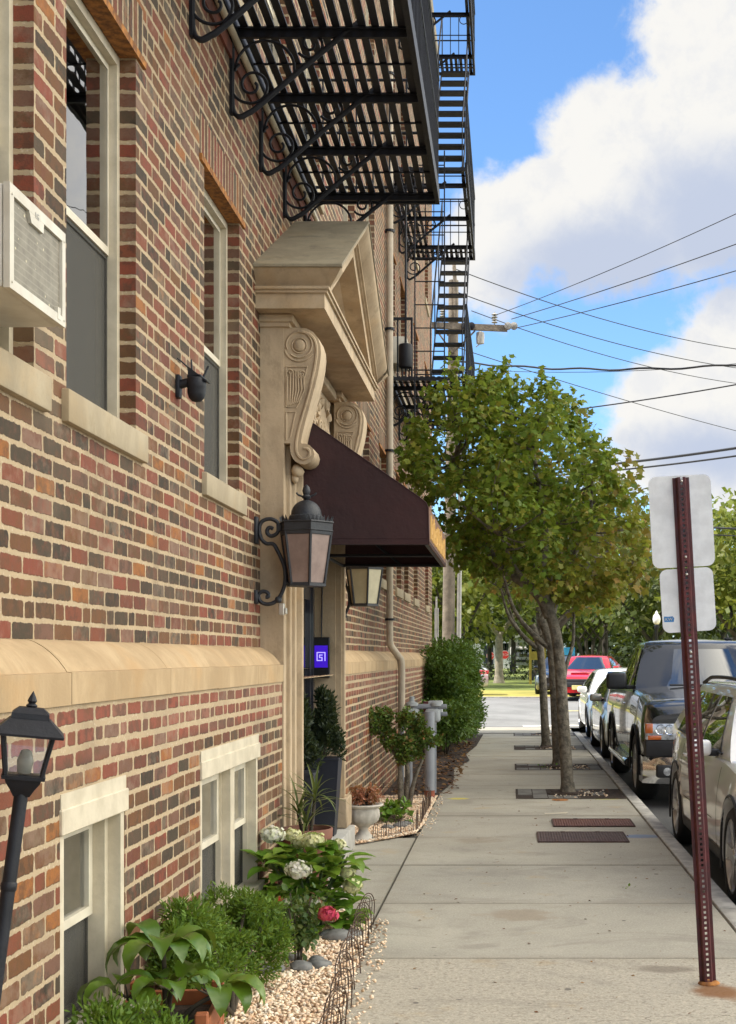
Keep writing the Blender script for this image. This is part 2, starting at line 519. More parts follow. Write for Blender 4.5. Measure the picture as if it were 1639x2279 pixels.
w = bpy.data.worlds.new('World'); S.world = w; w.use_nodes = True
g = NG(w.node_tree)
bg = g.n['Background']
sky = g.new('ShaderNodeTexSky', sky_type='NISHITA')
sky.sun_disc = False; sky.sun_elevation = R(SUN_EL); sky.sun_rotation = R(SUN_AZ)
sky.air_density = 1.0; sky.dust_density = .5; sky.ozone_density = 3.0
d = g.new('ShaderNodeTexCoord').outputs['Generated']
dx, dy, dz = g.sep(d)
yy = g.m('MAXIMUM', dy, .12)
a = g.m('DIVIDE', dx, yy); b_ = g.m('DIVIDE', dz, yy)
front = g.ss(dy, .2, .5)
def ell(cx, cy, rx, ry, rot, amp, p=1.0):
    c, s_ = math.cos(R(rot)), math.sin(R(rot))
    ua = g.m('SUBTRACT', a, cx); ub = g.m('SUBTRACT', b_, cy)
    u = g.m('DIVIDE', g.m('ADD', g.m('MULTIPLY', ua, c), g.m('MULTIPLY', ub, s_)), rx)
    v = g.m('DIVIDE', g.m('SUBTRACT', g.m('MULTIPLY', ub, c), g.m('MULTIPLY', ua, s_)), ry)
    q = g.m('SUBTRACT', 1., g.m('SQRT', g.m('ADD', g.m('MULTIPLY', u, u), g.m('MULTIPLY', v, v))))
    return g.m('MULTIPLY', g.m('MAXIMUM', q, -1.2), amp)
def mx(*t):
    r = t[0]
    for q in t[1:]: r = g.m('MAXIMUM', r, q)
    return r
# large cumulus upper right, smaller bank lower right, each a direction in the sky
field = mx(ell(.075, .395, .060, .060, 0, .75), ell(.020, .345, .075, .045, 8, .8), ell(.130, .37, .10, .095, 20, .9), ell(.155, .475, .065, .085, 10, .8), ell(.10, .33, .13, .055, 5, .6),
           ell(.175, .235, .055, .055, 40, .8), ell(.130, .195, .055, .045, 30, .75), ell(.13, .145, .075, .028, 10, .45), ell(.20, .19, .08, .10, 0, .6), ell(.36, .34, .16, .16, 0, .9), ell(-.02, .31, .05, .06, 0, .5))  # ellipse beyond the right edge is an unseen cloud added for the panes to reflect
nz1 = g.noise(d, 9., 8, .60, .3); nz2 = g.noise(d, 36., 6, .62, .2); nz3 = g.noise(d, 5., 4, .55)
lump = g.m('ADD', g.m('MULTIPLY', g.m('SUBTRACT', nz1, .5), .9), g.m('MULTIPLY', g.m('SUBTRACT', nz2, .5), .55))
df = g.m('ADD', field, lump)
dens_f = g.ss(df, -.07, .22)
# elsewhere in the sky: scattered cloud, brightened and warmed eastward as added facade fill
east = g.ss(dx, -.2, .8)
dens_o = g.m('MULTIPLY', g.ss(g.m('ADD', g.m('ADD', nz3, g.m('MULTIPLY', g.ss(dz, .75, .95), .09)), g.m('MULTIPLY', g.m('SUBTRACT', nz1, .5), .5)), .42, .58), g.m('ADD', .55, g.m('MULTIPLY', east, .5)))  # extra cloud overhead added for the windscreen to mirror
infr = g.m('MULTIPLY', front, g.m('MULTIPLY', g.ss(a, -.6, -.1), g.ss(a, .75, .5)))
infr = g.m('MULTIPLY', infr, g.ss(b_, .80, .55))
dens = g.mixf(infr, dens_o, dens_f)
shade = g.ss(g.m('ADD', mx(ell(.075, .295, .12, .060, 8, 1.1), ell(.165, .33, .09, .10, 60, 1.0), ell(.155, .155, .09, .035, 0, .8)), g.m('MULTIPLY', lump, .7)), -.05, .75)
hi = (CLOUD, CLOUD * .985, CLOUD * .95); lo = (CLOUD * .60, CLOUD * .67, CLOUD * .83)
cc = g.mix(shade, hi, lo)
cc = g.mix(g.m('MULTIPLY', g.ss(nz2, .45, .68), .22), cc, lo)
out_c = g.mix(east, (CLOUD * 1.3, CLOUD * 1.25, CLOUD * 1.15), (CLOUD * EAST_FILL, CLOUD * EAST_FILL * .94, CLOUD * EAST_FILL * .80))
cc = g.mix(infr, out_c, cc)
skyc = g.vm('MULTIPLY', sky.outputs[0], (SKYMUL * .72, SKYMUL * .92, SKYMUL * 1.08))
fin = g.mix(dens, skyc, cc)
below = g.ss(dz, -.02, .0)
fin = g.mix(below, (.35, .33, .28), fin)
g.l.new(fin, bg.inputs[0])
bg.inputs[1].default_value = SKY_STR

# ---------------------------------------------------------------- shared materials
M['brick'] = brick_mat('brick')
M['brick_base'] = brick_mat('brick_basement', smear=True)
M['soldier'] = brick_mat('brick_soldier', soldier=True)
M['stone'] = stone_mat('limestone', (.54, .42, .28), (.40, .305, .20), stain=(.26, .20, .13))
M['band'] = stone_mat('band_stone', (.50, .365, .215), (.385, .27, .15), stain=(.34, .245, .135))
M['sill'] = stone_mat('sill_stone', (.44, .365, .25), (.34, .28, .19))
M['slab'] = stone_mat('weathered_slab', (.34, .295, .205), (.25, .215, .15), stain=(.12, .11, .085))
M['step'] = stone_mat('step_granite', (.52, .51, .47), (.40, .39, .36), stain=(.3, .29, .27))
M['white'] = simple('cream_paint', (.60, .53, .40), .55, var=.06, scale=9, bump=.35, bscale=30, c2=(.50, .435, .315))
M['white_clean'] = simple('white_paint', (.64, .585, .46), .5, var=.05, scale=7, bump=.2, c2=(.56, .50, .385))
M['black_iron'] = simple('black_iron', (.012, .013, .018), .5, var=.2, scale=14, bump=.3, bscale=80, c2=(.007, .008, .011), spec=.35)
M['rust'] = simple('rusty_steel', (.36, .15, .035), .9, var=.35, scale=26, bump=.6, bscale=50, c2=(.11, .042, .018))
M['glass'] = glass_mat('window_glass', boost=2.8)
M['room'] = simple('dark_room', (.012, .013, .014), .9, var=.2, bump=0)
m_, g_, b_2 = new_mat('insect_screen'); pset(g_, b_2, (.085, .08, .068), .8)
tn_ = g_.new('ShaderNodeBsdfTransparent'); mx_ = g_.new('ShaderNodeMixShader'); mx_.inputs[0].default_value = .62
g_.l.new(tn_.outputs[0], mx_.inputs[1]); g_.l.new(b_2.outputs[0], mx_.inputs[2]); g_.l.new(mx_.outputs[0], g_.n['Material Output'].inputs['Surface']); M['screen'] = m_
M['blind'] = simple('blind_slats', (.55, .53, .46), .6, var=.05, bump=0)
M['curtain'] = simple('curtain_cloth', (.33, .32, .28), .9, var=.1, bump=.1)
# ================================================================ ground
def zprof(y):
    t = min(max((y - 29) / 15., 0), 1)
    return -.13 + .30 * (t * t * (3 - 2 * t))

def concrete_mat(name, slabs=True):
    m, g, b = new_mat(name)
    p = g.pos(); px, py, pz = g.sep(p)
    n1 = g.noise(p, .9, 5, .6); n2 = g.noise(p, 5., 5, .65); n3 = g.noise(p, 90., 3, .6); n4 = g.noise(p, 260., 2, .5)
    idx = g.m('FLOOR', g.m('DIVIDE', g.m('ADD', py, .78), 1.535))
    rs = g.white(g.comb(idx, 2., g.m('GREATER_THAN', px, -.83)))
    col = g.mix(g.ss(n1, .3, .7), (.315, .298, .248), (.425, .40, .33))
    col = g.mix(g.m('MULTIPLY', rs, .45), col, (.37, .355, .31))
    near = g.ss(py, 6.95, 6.85)
    col = g.mix(g.m('MULTIPLY', near, .7), col, (.43, .39, .315))
    # aggregate, coarser in the near slab
    agg = g.ss(g.vor(p, 95., out='Distance'), .25, .55)
    col = g.mix(g.m('MULTIPLY', g.ss(n3, .50, .68), g.m('ADD', .30, g.m('MULTIPLY', near, .15))), col, (.70, .62, .49))
    col = g.mix(g.m('MULTIPLY', g.ss(n3, .46, .32), g.m('ADD', .30, g.m('MULTIPLY', near, .15))), col, (.23, .195, .145))
    n6 = g.noise(p, 38., 3, .65)
    col = g.mix(g.m('MULTIPLY', g.ss(n6, .52, .66), g.m('ADD', .12, g.m('MULTIPLY', near, .40))), col, (.20, .175, .135))
    col = g.mix(g.m('MULTIPLY', g.ss(n6, .46, .34), g.m('ADD', .10, g.m('MULTIPLY', near, .32))), col, (.62, .55, .43))
    # damp drifts and old stains
    st = g.noise(g.comb(g.m('MULTIPLY', px, .55), py, pz), 1.6, 6, .7, 1.2)
    col = g.mix(g.m('MULTIPLY', g.ss(st, .50, .68), .46), col, (.225, .205, .17))
    col = g.mix(g.m('MULTIPLY', g.ss(g.noise(p, 2.3, 4, .6), .60, .72), .40), col, (.40, .30, .17))
    # gum spots and flecks
    v = g.vor(g.comb(px, g.m('MULTIPLY', py, .8), 0.), 3.1, out='Distance')
    col = g.mix(g.m('MULTIPLY', g.ss(g.m('ADD', v, g.m('MULTIPLY', n2, .05)), .085, .065), .75), col, (.095, .088, .078))
    v2 = g.vor(g.comb(g.m('MULTIPLY', px, .75), g.m('MULTIPLY', py, 1.6), 3.), 4.3, out='Distance')
    col = g.mix(g.m('MULTIPLY', g.ss(g.m('ADD', v2, g.m('MULTIPLY', n2, .07)), .095, .07), .8), col, (.08, .07, .06))
    def spot(cx, cy, rx, ry, c, k, rag=.5):
        u = g.m('DIVIDE', g.m('SUBTRACT', px, cx), rx); q = g.m('DIVIDE', g.m('SUBTRACT', py, cy), ry)
        dd = g.m('SQRT', g.m('ADD', g.m('MULTIPLY', u, u), g.m('MULTIPLY', q, q)))
        dd = g.m('ADD', dd, g.m('MULTIPLY', g.m('SUBTRACT', n2, .5), rag * 2))
        return c, g.m('MULTIPLY', g.ss(dd, 1.0, .45), k)
    for args in ((.99, 6.22, .15, .17, (.20, .075, .015), .85), (1.20, 6.05, .22, .2, (.26, .12, .04), .6), (.80, 6.65, .22, .10, (.16, .13, .10), .6), (-.59, 14.6, .15, .12, (.75, .66, .05), .75, .3),
                 (1.15, 11.55, .26, .16, (.16, .25, .42), .75, .35), (.05, 8.05, .30, .22, (.27, .20, .13), .45, 1.1), (-.3, 11.3, .3, .2, (.25, .20, .14), .45, 1.1), (1.08, 14.55, .2, .07, (.55, .5, .06), .6, .3)):
        c, k = spot(*args)
        col = g.mix(k, col, c)
    col = g.mix(g.m('MULTIPLY', g.ss(n2, .44, .30), .18), col, (.20, .185, .16))
    # dirt gathered along the joints
    e = g.m('MULTIPLY', g.m('SUBTRACT', g.m('DIVIDE', g.m('ADD', py, .78), 1.535), idx), 1.)
    ed = g.m('MULTIPLY', g.m('MINIMUM', e, g.m('SUBTRACT', 1., e)), 1.535)
    ed = g.m('MINIMUM', ed, g.m('ABSOLUTE', g.m('ADD', px, .83)))
    wj = g.m('ADD', .008, g.m('MULTIPLY', n2, .016))
    col = g.mix(g.m('MULTIPLY', g.ss(ed, wj, .004), .7), col, (.085, .075, .055))
    col = g.mix(g.m('MULTIPLY', g.ss(ed, .16, .02), g.m('MULTIPLY', g.ss(n2, .35, .6), .28)), col, (.26, .235, .18))
    # hairline crack in the near slab
    cr = g.m('ABSOLUTE', g.m('SUBTRACT', py, g.m('ADD', g.m('ADD', 5.62, g.m('MULTIPLY', px, .18)), g.m('MULTIPLY', g.m('SUBTRACT', g.noise(p, 6., 4), .5), .35))))
    col = g.mix(g.m('MULTIPLY', g.m('MULTIPLY', g.ss(cr, .006, .002), g.ss(px, .15, .3)), .6), col, (.12, .10, .08))
    pset(g, b, col, .92, 0., g.bump(g.m('ADD', g.m('MULTIPLY', n3, .6), g.m('MULTIPLY', n4, .4)), .45, .003), spec=.3)
    return m

def asphalt_mat(name, c=(.13, .13, .125)):
    m, g, b = new_mat(name)
    p = g.pos()
    n1 = g.noise(p, .7, 5, .6); n3 = g.noise(p, 120, 3, .7)
    col = g.mix(g.ss(n1, .3, .7), tuple(x * .8 for x in c), tuple(x * 1.2 for x in c))
    col = g.mix(g.m('MULTIPLY', g.ss(n3, .5, .7), .4), col, tuple(min(1, x * 2) for x in c))
    pset(g, b, col, .9, 0., g.bump(n3, .5, .004), spec=.3)
    return m

M['concrete'] = concrete_mat('sidewalk_concrete')
M['kerb'] = simple('kerb_granite', (.52, .50, .45), .85, var=.12, scale=6, bump=.4, c2=(.30, .285, .26), world=True)
M['asphalt'] = asphalt_mat('asphalt', (.085, .085, .085))
M['asphalt_cross'] = asphalt_mat('worn_asphalt', (.19, .19, .185))
M['dirt'] = simple('joint_dirt', (.09, .08, .062), .95, var=.3, scale=20, bump=.4, world=True)
M['soil'] = simple('mulch_soil', (.052, .034, .024), .95, var=.4, scale=18, bump=.9, bscale=60, bdist=.02, world=True, c2=(.02, .014, .01))
M['lawn'] = simple('lawn_green', (.14, .17, .03), .95, var=.4, scale=.8, bump=.5, bscale=25, bdist=.05, world=True, c2=(.075, .10, .02))
M['lawn_dry'] = simple('lawn_yellow', (.31, .27, .06), .95, var=.3, scale=1.5, bump=.5, bscale=25, world=True, c2=(.26, .24, .05))
M['yellow_line'] = simple('yellow_line_paint', (.62, .52, .22), .8, var=.15, scale=6, world=True, bump=.1)
M['white_line'] = simple('white_line_paint', (.68, .66, .58), .8, var=.15, scale=6, world=True, bump=.1)
M['brickpave'] = simple('red_paver', (.36, .12, .08), .9, var=.2, scale=9, world=True)

mb = MB(); mb.quad((-900, -200, -.40), (900, -200, -.40), (900, 1800, -.40), (-900, 1800, -.40))
tag(mb.build('ground', M['dirt']), 'bare earth far below the paving', 'ground', kind='structure')

mb = MB()
ys = [-6, 0, 8, 16, 24, 28, 29.5, 31]
for y0, y1 in zip(ys[:-1], ys[1:]):
    mb.quad((1.42, y0, zprof(y0)), (11.5, y0, zprof(y0)), (11.5, y1, zprof(y1)), (1.42, y1, zprof(y1)))
tag(mb.build('road', M['asphalt']), 'dark asphalt roadway under the parked cars', 'road', kind='structure')
mb = MB()
ys = [31, 33, 35, 37, 39, 41, 43, 44.5]
for y0, y1 in zip(ys[:-1], ys[1:]):
    mb.quad((-80, y0, zprof(y0)), (80, y0, zprof(y0)), (80, y1, zprof(y1)), (-80, y1, zprof(y1)))
tag(mb.build('cross_road', M['asphalt_cross']), 'sunlit pale asphalt cross street beyond the pavement', 'road', kind='structure')
mb = MB()
zz = zprof(36.5) + .006
for x0, x1, y in ((-4.4, -1.2, 36.9), (1.5, 8, 36.9)):
    mb.add([(x0, y, zprof(y) + .006), (x1, y + .1, zprof(y + .1) + .006), (x1, y + .32, zprof(y + .32) + .006), (x0, y + .22, zprof(y + .22) + .006)], [(0, 1, 2, 3)])
tag(mb.build('road_marking', M['yellow_line']), 'yellow line on the cross street', 'marking', kind='structure')
mb = MB()
mb.quad((.3, 31.4, zprof(31.4) + .006), (4.5, 31.9, zprof(31.9) + .006), (4.5, 32.35, zprof(32.35) + .006), (.3, 31.85, zprof(31.85) + .006))
mb.quad((-2.6, 40.6, zprof(40.6) + .006), (-1.2, 40.6, zprof(40.6) + .006), (-1.2, 40.9, zprof(40.9) + .006), (-2.6, 40.9, zprof(40.9) + .006))
tag(mb.build('road_marking', M['white_line']), 'worn white stop line at the corner', 'marking', kind='structure')

# pavement slabs with real open joints
JY = [-.78 + 1.535 * k for k in range(-2, 19)]
mb = MB()
gp = .006
def slab(x0, x1, y0, y1, z=0., sk=.0):
    e = .004
    a_ = [(x0 + gp, y0 + gp + sk), (x1 - gp, y0 + gp - sk), (x1 - gp, y1 - gp - sk), (x0 + gp, y1 - gp + sk)]
    cx = (x0 + x1) / 2; cy = (y0 + y1) / 2
    top = [(x + (e if x < cx else -e), y + (e if y < cy else -e), z) for x, y in a_]
    mid = [(x, y, z - e) for x, y in a_]; bot = [(x, y, z - .1) for x, y in a_]
    mb.add(top + mid + bot, [(0, 1, 2, 3), (4, 5, 1, 0), (5, 6, 2, 1), (6, 7, 3, 2), (7, 4, 0, 3), (8, 9, 5, 4), (9, 10, 6, 5), (10, 11, 7, 6), (11, 8, 4, 7)])
for y0, y1 in zip(JY[:-1], JY[1:]):
    sk = .0
    if y1 <= 6.95: slab(-.80, 1.31, y0, y1, 0, sk)
    else: slab(-.83, 1.31, y0, y1, rnd.uniform(-.002, .002), sk)
slab(-1.45, -.83, 7.75, 9.965); slab(-1.45, -.83, 9.965, 11.45)
# corner apron and ramp
mb.quad((-1.6, 27.1, -.002), (1.31, 27.1, -.002), (1.31, 29.2, -.002), (-1.6, 29.2, -.002))
mb.quad((-60, 29.2, -.004), (1.9, 29.2, -.004), (1.9, 31.02, zprof(31) + .01), (-60, 31.02, zprof(31) + .01))
tag(mb.build('sidewalk', M['concrete']), 'grey beige concrete pavement with open joints', 'pavement', kind='structure')
mb = MB(); mb.quad((-1.6, -6, -.018), (1.32, -6, -.018), (1.32, 27.1, -.018), (-1.6, 27.1, -.018))
tag(mb.build('sidewalk_bed', M['dirt']), 'dark dirt in the pavement joints', 'pavement', kind='structure')
mb = MB(); mb.quad((-.9, 29.5, .0), (.75, 29.5, .0), (.9, 30.1, -.035), (-1., 30.1, -.035))
tag(mb.build('paved_ramp', M['brickpave']), 'red paver strip at the corner ramp', 'ramp', kind='structure')

mb = MB()
y = -5.
while y < 27.2:
    l = rnd.uniform(1.7, 2.1)
    j = rnd.uniform(-.003, .003)
    mb.rbox(1.318 + j, 1.445 + j, y + .004, min(y + l, 27.3) - .004, -.25, .006 + rnd.uniform(-.002, .004), .012, 2)
    y += l
tag(mb.build('kerb', M['kerb'], smooth=35), 'long grey granite kerb beside the parked cars', 'kerb', kind='structure')

# far side: kerb, grass and park
def zpark(y): return .20 + .0035 * max(y - 44.5, 0)
mb = MB(); mb.box(-80, 80, 44.4, 44.6, -.3, .205)
tag(mb.build('kerb', M['kerb']), 'kerb at the far side of the cross street', 'kerb', kind='structure')
mb = MB(); mb.quad((-80, 44.6, zpark(44.6)), (80, 44.6, zpark(44.6)), (80, 52, zpark(52)), (-80, 52, zpark(52)))
tag(mb.build('verge_ground', M['lawn_dry']), 'yellow leaf strewn verge beyond the cross street', 'verge', kind='structure')
mb = MB(); mb.quad((-80, 52, zpark(52)), (80, 52, zpark(52)), (80, 400, zpark(400)), (-80, 400, zpark(400)))
tag(mb.build('park_ground', M['lawn']), 'green lawn of the park', 'lawn', kind='structure')
mb = MB(); mb.box(11.5, 11.65, -6, 31, -.3, .0); mb.box(11.65, 14.5, -6, 31, -.3, .004)
tag(mb.build('far_sidewalk', M['kerb']), 'pavement across the street', 'pavement', kind='structure')

# ================================================================ brick building
W = -1.6; WB = -1.46; YE = 26.5; YS = -3.
BLD = empty('apartment_building', (W, 9.67, 0), 0, 'long brick apartment building with cream stone band and white sash windows', 'building')
def B(mbx, name, mat, parent=None, **k):
    o = mbx.build(name, mat, None, **k)
    p = parent or BLD
    o.parent = p
    if p is BLD: o.matrix_parent_inverse = BLD.matrix_basis.inverted()
    return o

up1 = [(-2.6, -1.73), (-1.41, -.54), (1.0, 1.87), (3.5, 4.37), (4.69, 5.56), (6.8, 7.68), (12.1, 12.97), (13.85, 14.72), (15.9, 16.78), (18.15, 19.05), (19.5, 20.4), (21.5, 22.4), (24.4, 25.3)]
up2 = [(1.0, 1.9), (3.5, 4.4), (4.9, 5.8), (6.9, 7.8), (8.5, 9.4), (10.0, 10.9), (12.45, 13.35), (14.4, 15.3), (17.1, 18.0), (18.9, 19.8), (21.5, 22.4), (24.3, 25.2)]
ops = []
Z1 = (2.56, 4.165)
for s_ in up1: ops.append((s_[0], s_[1], *Z1))
for fl, (z0, z1) in enumerate(((5.45, 7.05), (8.3, 9.9), (11.15, 12.7))):
    for s_ in up2: ops.append((s_[0], s_[1], z0, z1))
ops.append((8.62, 10.72, 1.50, 2.75))      # top of the doorway
base_ops = [(.4, 1.1, .30, 1.15), (2.2, 2.9, .3, 1.15), (4.22, 4.93, .30, 1.15), (6.13, 7.53, .30, 1.15), (8.62, 10.72, -.2, 1.44)]

def wall_with_holes(mb, x, y0, y1, z0, z1, holes, depth):
    ysx = sorted({y0, y1, *[h[0] for h in holes], *[h[1] for h in holes]})
    zsx = sorted({z0, z1, *[h[2] for h in holes], *[h[3] for h in holes]})
    ysx = [q for q in ysx if y0 - 1e-6 <= q <= y1 + 1e-6]; zsx = [q for q in zsx if z0 - 1e-6 <= q <= z1 + 1e-6]
    for j in range(len(zsx) - 1):
        run = None
        for i in range(len(ysx) - 1):
            cy = (ysx[i] + ysx[i + 1]) / 2; cz = (zsx[j] + zsx[j + 1]) / 2
            hole = any(h[0] < cy < h[1] and h[2] < cz < h[3] for h in holes)
            if not hole and run is None: run = ysx[i]
            if run is not None and (hole or i == len(ysx) - 2):
                e = ysx[i] if hole else ysx[i + 1]
                mb.quad((x, run, zsx[j]), (x, e, zsx[j]), (x, e, zsx[j + 1]), (x, run, zsx[j + 1]))
                run = None
    for (a0, a1, c0, c1) in holes:
        d_ = x - depth
        mb.quad((x, a0, c0), (x, a0, c1), (d_, a0, c1), (d_, a0, c0))
        mb.quad((x, a1, c1), (x, a1, c0), (d_, a1, c0), (d_, a1, c1))
        mb.quad((x, a0, c1), (x, a1, c1), (d_, a1, c1), (d_, a0, c1))
        mb.quad((x, a1, c0), (x, a0, c0), (d_, a0, c0), (d_, a1, c0))
mb = MB()
wall_with_holes(mb, W, YS, YE, 1.5, 14.0, ops, .16)
mb.quad((W, YE, -.3), (-14, YE, -.3), (-14, YE, 14), (W, YE, 14))
mb.quad((-14, YS, -.3), (W, YS, -.3), (W, YS, 14), (-14, YS, 14))
mb.quad((-14, YE, -.3), (-14, YS, -.3), (-14, YS, 14), (-14, YE, 14))
B(mb, 'wall', M['brick'])
mb = MB()
wall_with_holes(mb, WB, YS, YE + .1, -.35, 1.45, base_ops, .16)
mb.quad((WB, YE + .1, -.35), (-2.2, YE + .1, -.35), (-2.2, YE + .1, 1.45), (WB, YE + .1, 1.45))
B(mb, 'basement_wall', M['brick_base'])
mb = MB(); mb.quad((W + .05, YS, 14), (W + .05, YE + .05, 14), (-14, YE + .05, 14), (-14, YS, 14))
mb.box(W - .1, W + .12, YS, YE + .12, 13.75, 14.05)
B(mb, 'roof', M['slab'])
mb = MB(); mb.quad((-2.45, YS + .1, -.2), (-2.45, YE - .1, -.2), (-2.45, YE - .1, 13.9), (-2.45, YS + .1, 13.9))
B(mb, 'dark_room_backing', M['room'])  # near-black sheet stands in for the dark of the rooms

# stone band, cut into blocks with fine joints
prof = [(W - .1, 1.655), (W + .004, 1.655), (W + .028, 1.646), (W + .056, 1.630), (W + .082, 1.610), (W + .106, 1.586), (W + .126, 1.560), (W + .134, 1.547), (W + .151, 1.544), (W + .151, 1.438), (W - .1, 1.438)]
mb = MB(); y = YS
cuts = []
while y < YE:
    cuts.append(y); y += rnd.choice((1.02, 1.1, .92, 1.25))
cuts.append(YE + .11)
for a0, a1 in zip(cuts[:-1], cuts[1:]):
    for s0, s1 in ((a0, min(a1, 8.315)), (max(a0, 11.025), a1)):
        if s1 - s0 > .05:
            j = rnd.uniform(-.0015, .0015)
            mb.prism([(px_ + j, pz_ + j) for px_, pz_ in prof], 'y', s0 + .0015, s1 - .0015)
B(mb, 'stone_band', M['band'], smooth=33)

def ring(mb, x0, x1, y0, y1, z0, z1, t, tt=None, tb=None):
    tt = t if tt is None else tt; tb = t if tb is None else tb
    mb.box(x0, x1, y0, y0 + t, z0, z1); mb.box(x0, x1, y1 - t, y1, z0, z1)
    mb.box(x0, x1, y0 + t, y1 - t, z1 - tt, z1); mb.box(x0, x1, y0 + t, y1 - t, z0, z0 + tb)

def upper_window(y0, y1, z0, z1, near=True, cover=None):
    mb = MB()
    ring(mb, W - .165, W - .069, y0 + .001, y1 - .001, z0 + .001, z1 - .016, .036, .042, .035)
    wn = B(mb, 'window', M['white'])
    zm = z0 + (z1 - z0) * .47
    a0, a1 = y0 + .038, y1 - .038
    mb = MB()
    ring(mb, W - .122, W - .103, a0, a1, zm - .02, z1 - .060, .018, .026, .034)
    ring(mb, W - .150, W - .136, a0, a1, z0 + .036, zm + .01, .042, .03, .05)
    B(mb, 'sash', M['white_clean'], wn)
    mb = MB()
    mb.box(W - .1085, W - .1055, a0 + .014, a1 - .016, zm, z1 - .08)
    mb.box(W - .145, W - .142, a0 + .03, a1 - .03, z0 + .05, zm)
    B(mb, 'pane', M['glass'], wn)
    mb = MB()
    ring(mb, W - .127, W - .110, a0, a1, z0 + .037, zm - .022, .016)
    mb.box(W - .120, W - .117, a0 + .01, a1 - .01, z0 + .05, zm - .03)
    B(mb, 'insect_screen', M['screen'], wn)
    if cover:
        mb = MB()
        if cover == 'curtain':
            rows = [[(-1.99 + .025 * math.sin(k * 1.9), y0 + (y1 - y0) * k / 24, zz_) for k in range(25)] for zz_ in (z0, z1)]
            mb.grid(rows); B(mb, 'curtain', M['curtain'], wn, smooth=180)
        else:
            k = 0
            zb = z0 + (z1 - z0) * .35
            while zb + k * .05 < z1:
                mb.box(-1.90, -1.87, y0 + .02, y1 - .02, zb + k * .05, zb + k * .05 + .004, rot=(0, .5, 0)); k += 1
            B(mb, 'blind', M['blind'], wn)
    mb = MB()
    mb.rbox(W - .07, W + .028, y0 - .05, y1 + .10, z0 - .125, z0 - .004, .008, 2)
    B(mb, 'sill', M['sill'], wn, smooth=35)
    mb = MB()
    mb.box(W - .067, W + .0005, y0 + .002, y1 - .002, z1 - .014, z1 - .003)
    mb.box(W + .001, W + .015, y0 - .11, y1 + .11, z1 - .014, z1 + .020)
    B(mb, 'lintel', M['rust'], wn)
    if near:
        mb = MB(); mb.box(W - .02, W + .003, y0 - .10, y1 + .10, z1 + .022, z1 + .235)
        B(mb, 'soldier_course', M['soldier'], wn)
    return wn
for i, s_ in enumerate(up1):
    upper_window(s_[0], s_[1], *Z1, cover=['curtain', 'curtain', 'blind'][i % 3] if i > 5 else 'curtain')
for fl, (z0, z1) in enumerate(((5.45, 7.05), (8.3, 9.9), (11.15, 12.7))):
    for i, s_ in enumerate(up2):
        upper_window(s_[0], s_[1], z0, z1, cover=['blind', None, 'curtain'][(i + fl) % 3])

def base_window(y0, y1, z0, z1, double=False):
    dp_ = .034 if double else 0.
    mb = MB()
    mb.box(WB - .16, WB + .004, y0, y1, z1 - .13, z1)                       # deep head board
    mb.rbox(WB - .01, WB + .012, y0 - .006, y1 + .012, z1 - .135, z1 - .05, .004, 1)
    mb.box(WB - .16, WB - .003, y1 - .045, y1, z0, z1 - .131)
    mb.box(WB - .16, WB - .05, y1 - .085 + dp_, y1 - .046, z0, z1 - .131)
    mb.box(WB - .16, WB - .003, y0, y0 + .045, z0, z1 - .131)
    mb.box(WB - .16, WB - .05, y0 + .046, y0 + .085 - dp_, z0, z1 - .131)
    if double:
        c = (y0 + y1) / 2 + .02
        mb.box(WB - .16, WB - .003, c - .05, c + .05, z0, z1 - .131)
        mb.box(WB - .16, WB - .05, c - .062, c - .051, z0, z1 - .131); mb.box(WB - .16, WB - .05, c + .051, c + .062, z0, z1 - .131)
    wn = B(mb, 'basement_window', M['white'])
    mb = MB(); mb.box(WB - .155, WB + .035, y0 - .02, y1 + .03, z0 - .055, z0 + .002)
    B(mb, 'sill', M['white_clean'], wn)
    spans = [(y0 + .086, y1 - .086)] if not double else [(y0 + .054, (y0 + y1) / 2 - .044), ((y0 + y1) / 2 + .084, y1 - .054)]
    zm = z0 + (z1 - z0) * .42
    sh = MB(); gl = MB(); sc = MB(); bl = MB()
    for a0, a1 in spans:
        ring(sh, WB - .125, WB - .095, a0, a1, zm - .015, z1 - .133, .042, .055, .034)
        ring(sh, WB - .147, WB - .130, a0, a1, z0 + .004, zm + .01, .03)
        gl.box(WB - .115, WB - .112, a0 + .03, a1 - .03, zm, z1 - .15)
        gl.box(WB - .142, WB - .139, a0 + .03, a1 - .03, z0 + .02, zm)
        ring(sc, WB - .126, WB - .112, a0, a1, z0 + .003, zm - .016, .014)
        sc.box(WB - .122, WB - .119, a0 + .01, a1 - .01, z0 + .01, zm - .02)
        k = 0
        while zm + k * .045 < z1 - .14:
            bl.box(WB - .195, WB - .150, a0 - .03, a0 + (a1 - a0) * .62, zm + k * .045, zm + k * .045 + .004, rot=(0, .75, 0)); k += 1
        bl.grid([[(WB - .20 + .012 * math.sin(q * 2.3), a0 + (a1 - a0) * .60 + (a1 - a0) * .5 * q / 12, zq) for q in range(13)] for zq in (zm - .1, z1)])
        if double:
            bl.grid([[(WB - .23 + .012 * math.sin(q * 2.1), a0 - .05 + (a1 - a0 + .1) * q / 16, zq) for q in range(17)] for zq in (z0, z1)])
    for q_ in (sh, gl, sc, bl): q_.v = [(x + dp_, y, z) for x, y, z in q_.v]
    B(sh, 'sash', M['white_clean'], wn); B(gl, 'pane', M['glass'], wn); B(sc, 'insect_screen', M['screen'], wn)
    B(bl, 'blind', M['blind'], wn)
for h in base_ops[:-1]:
    base_window(*h, double=(h[1] - h[0]) > 1)

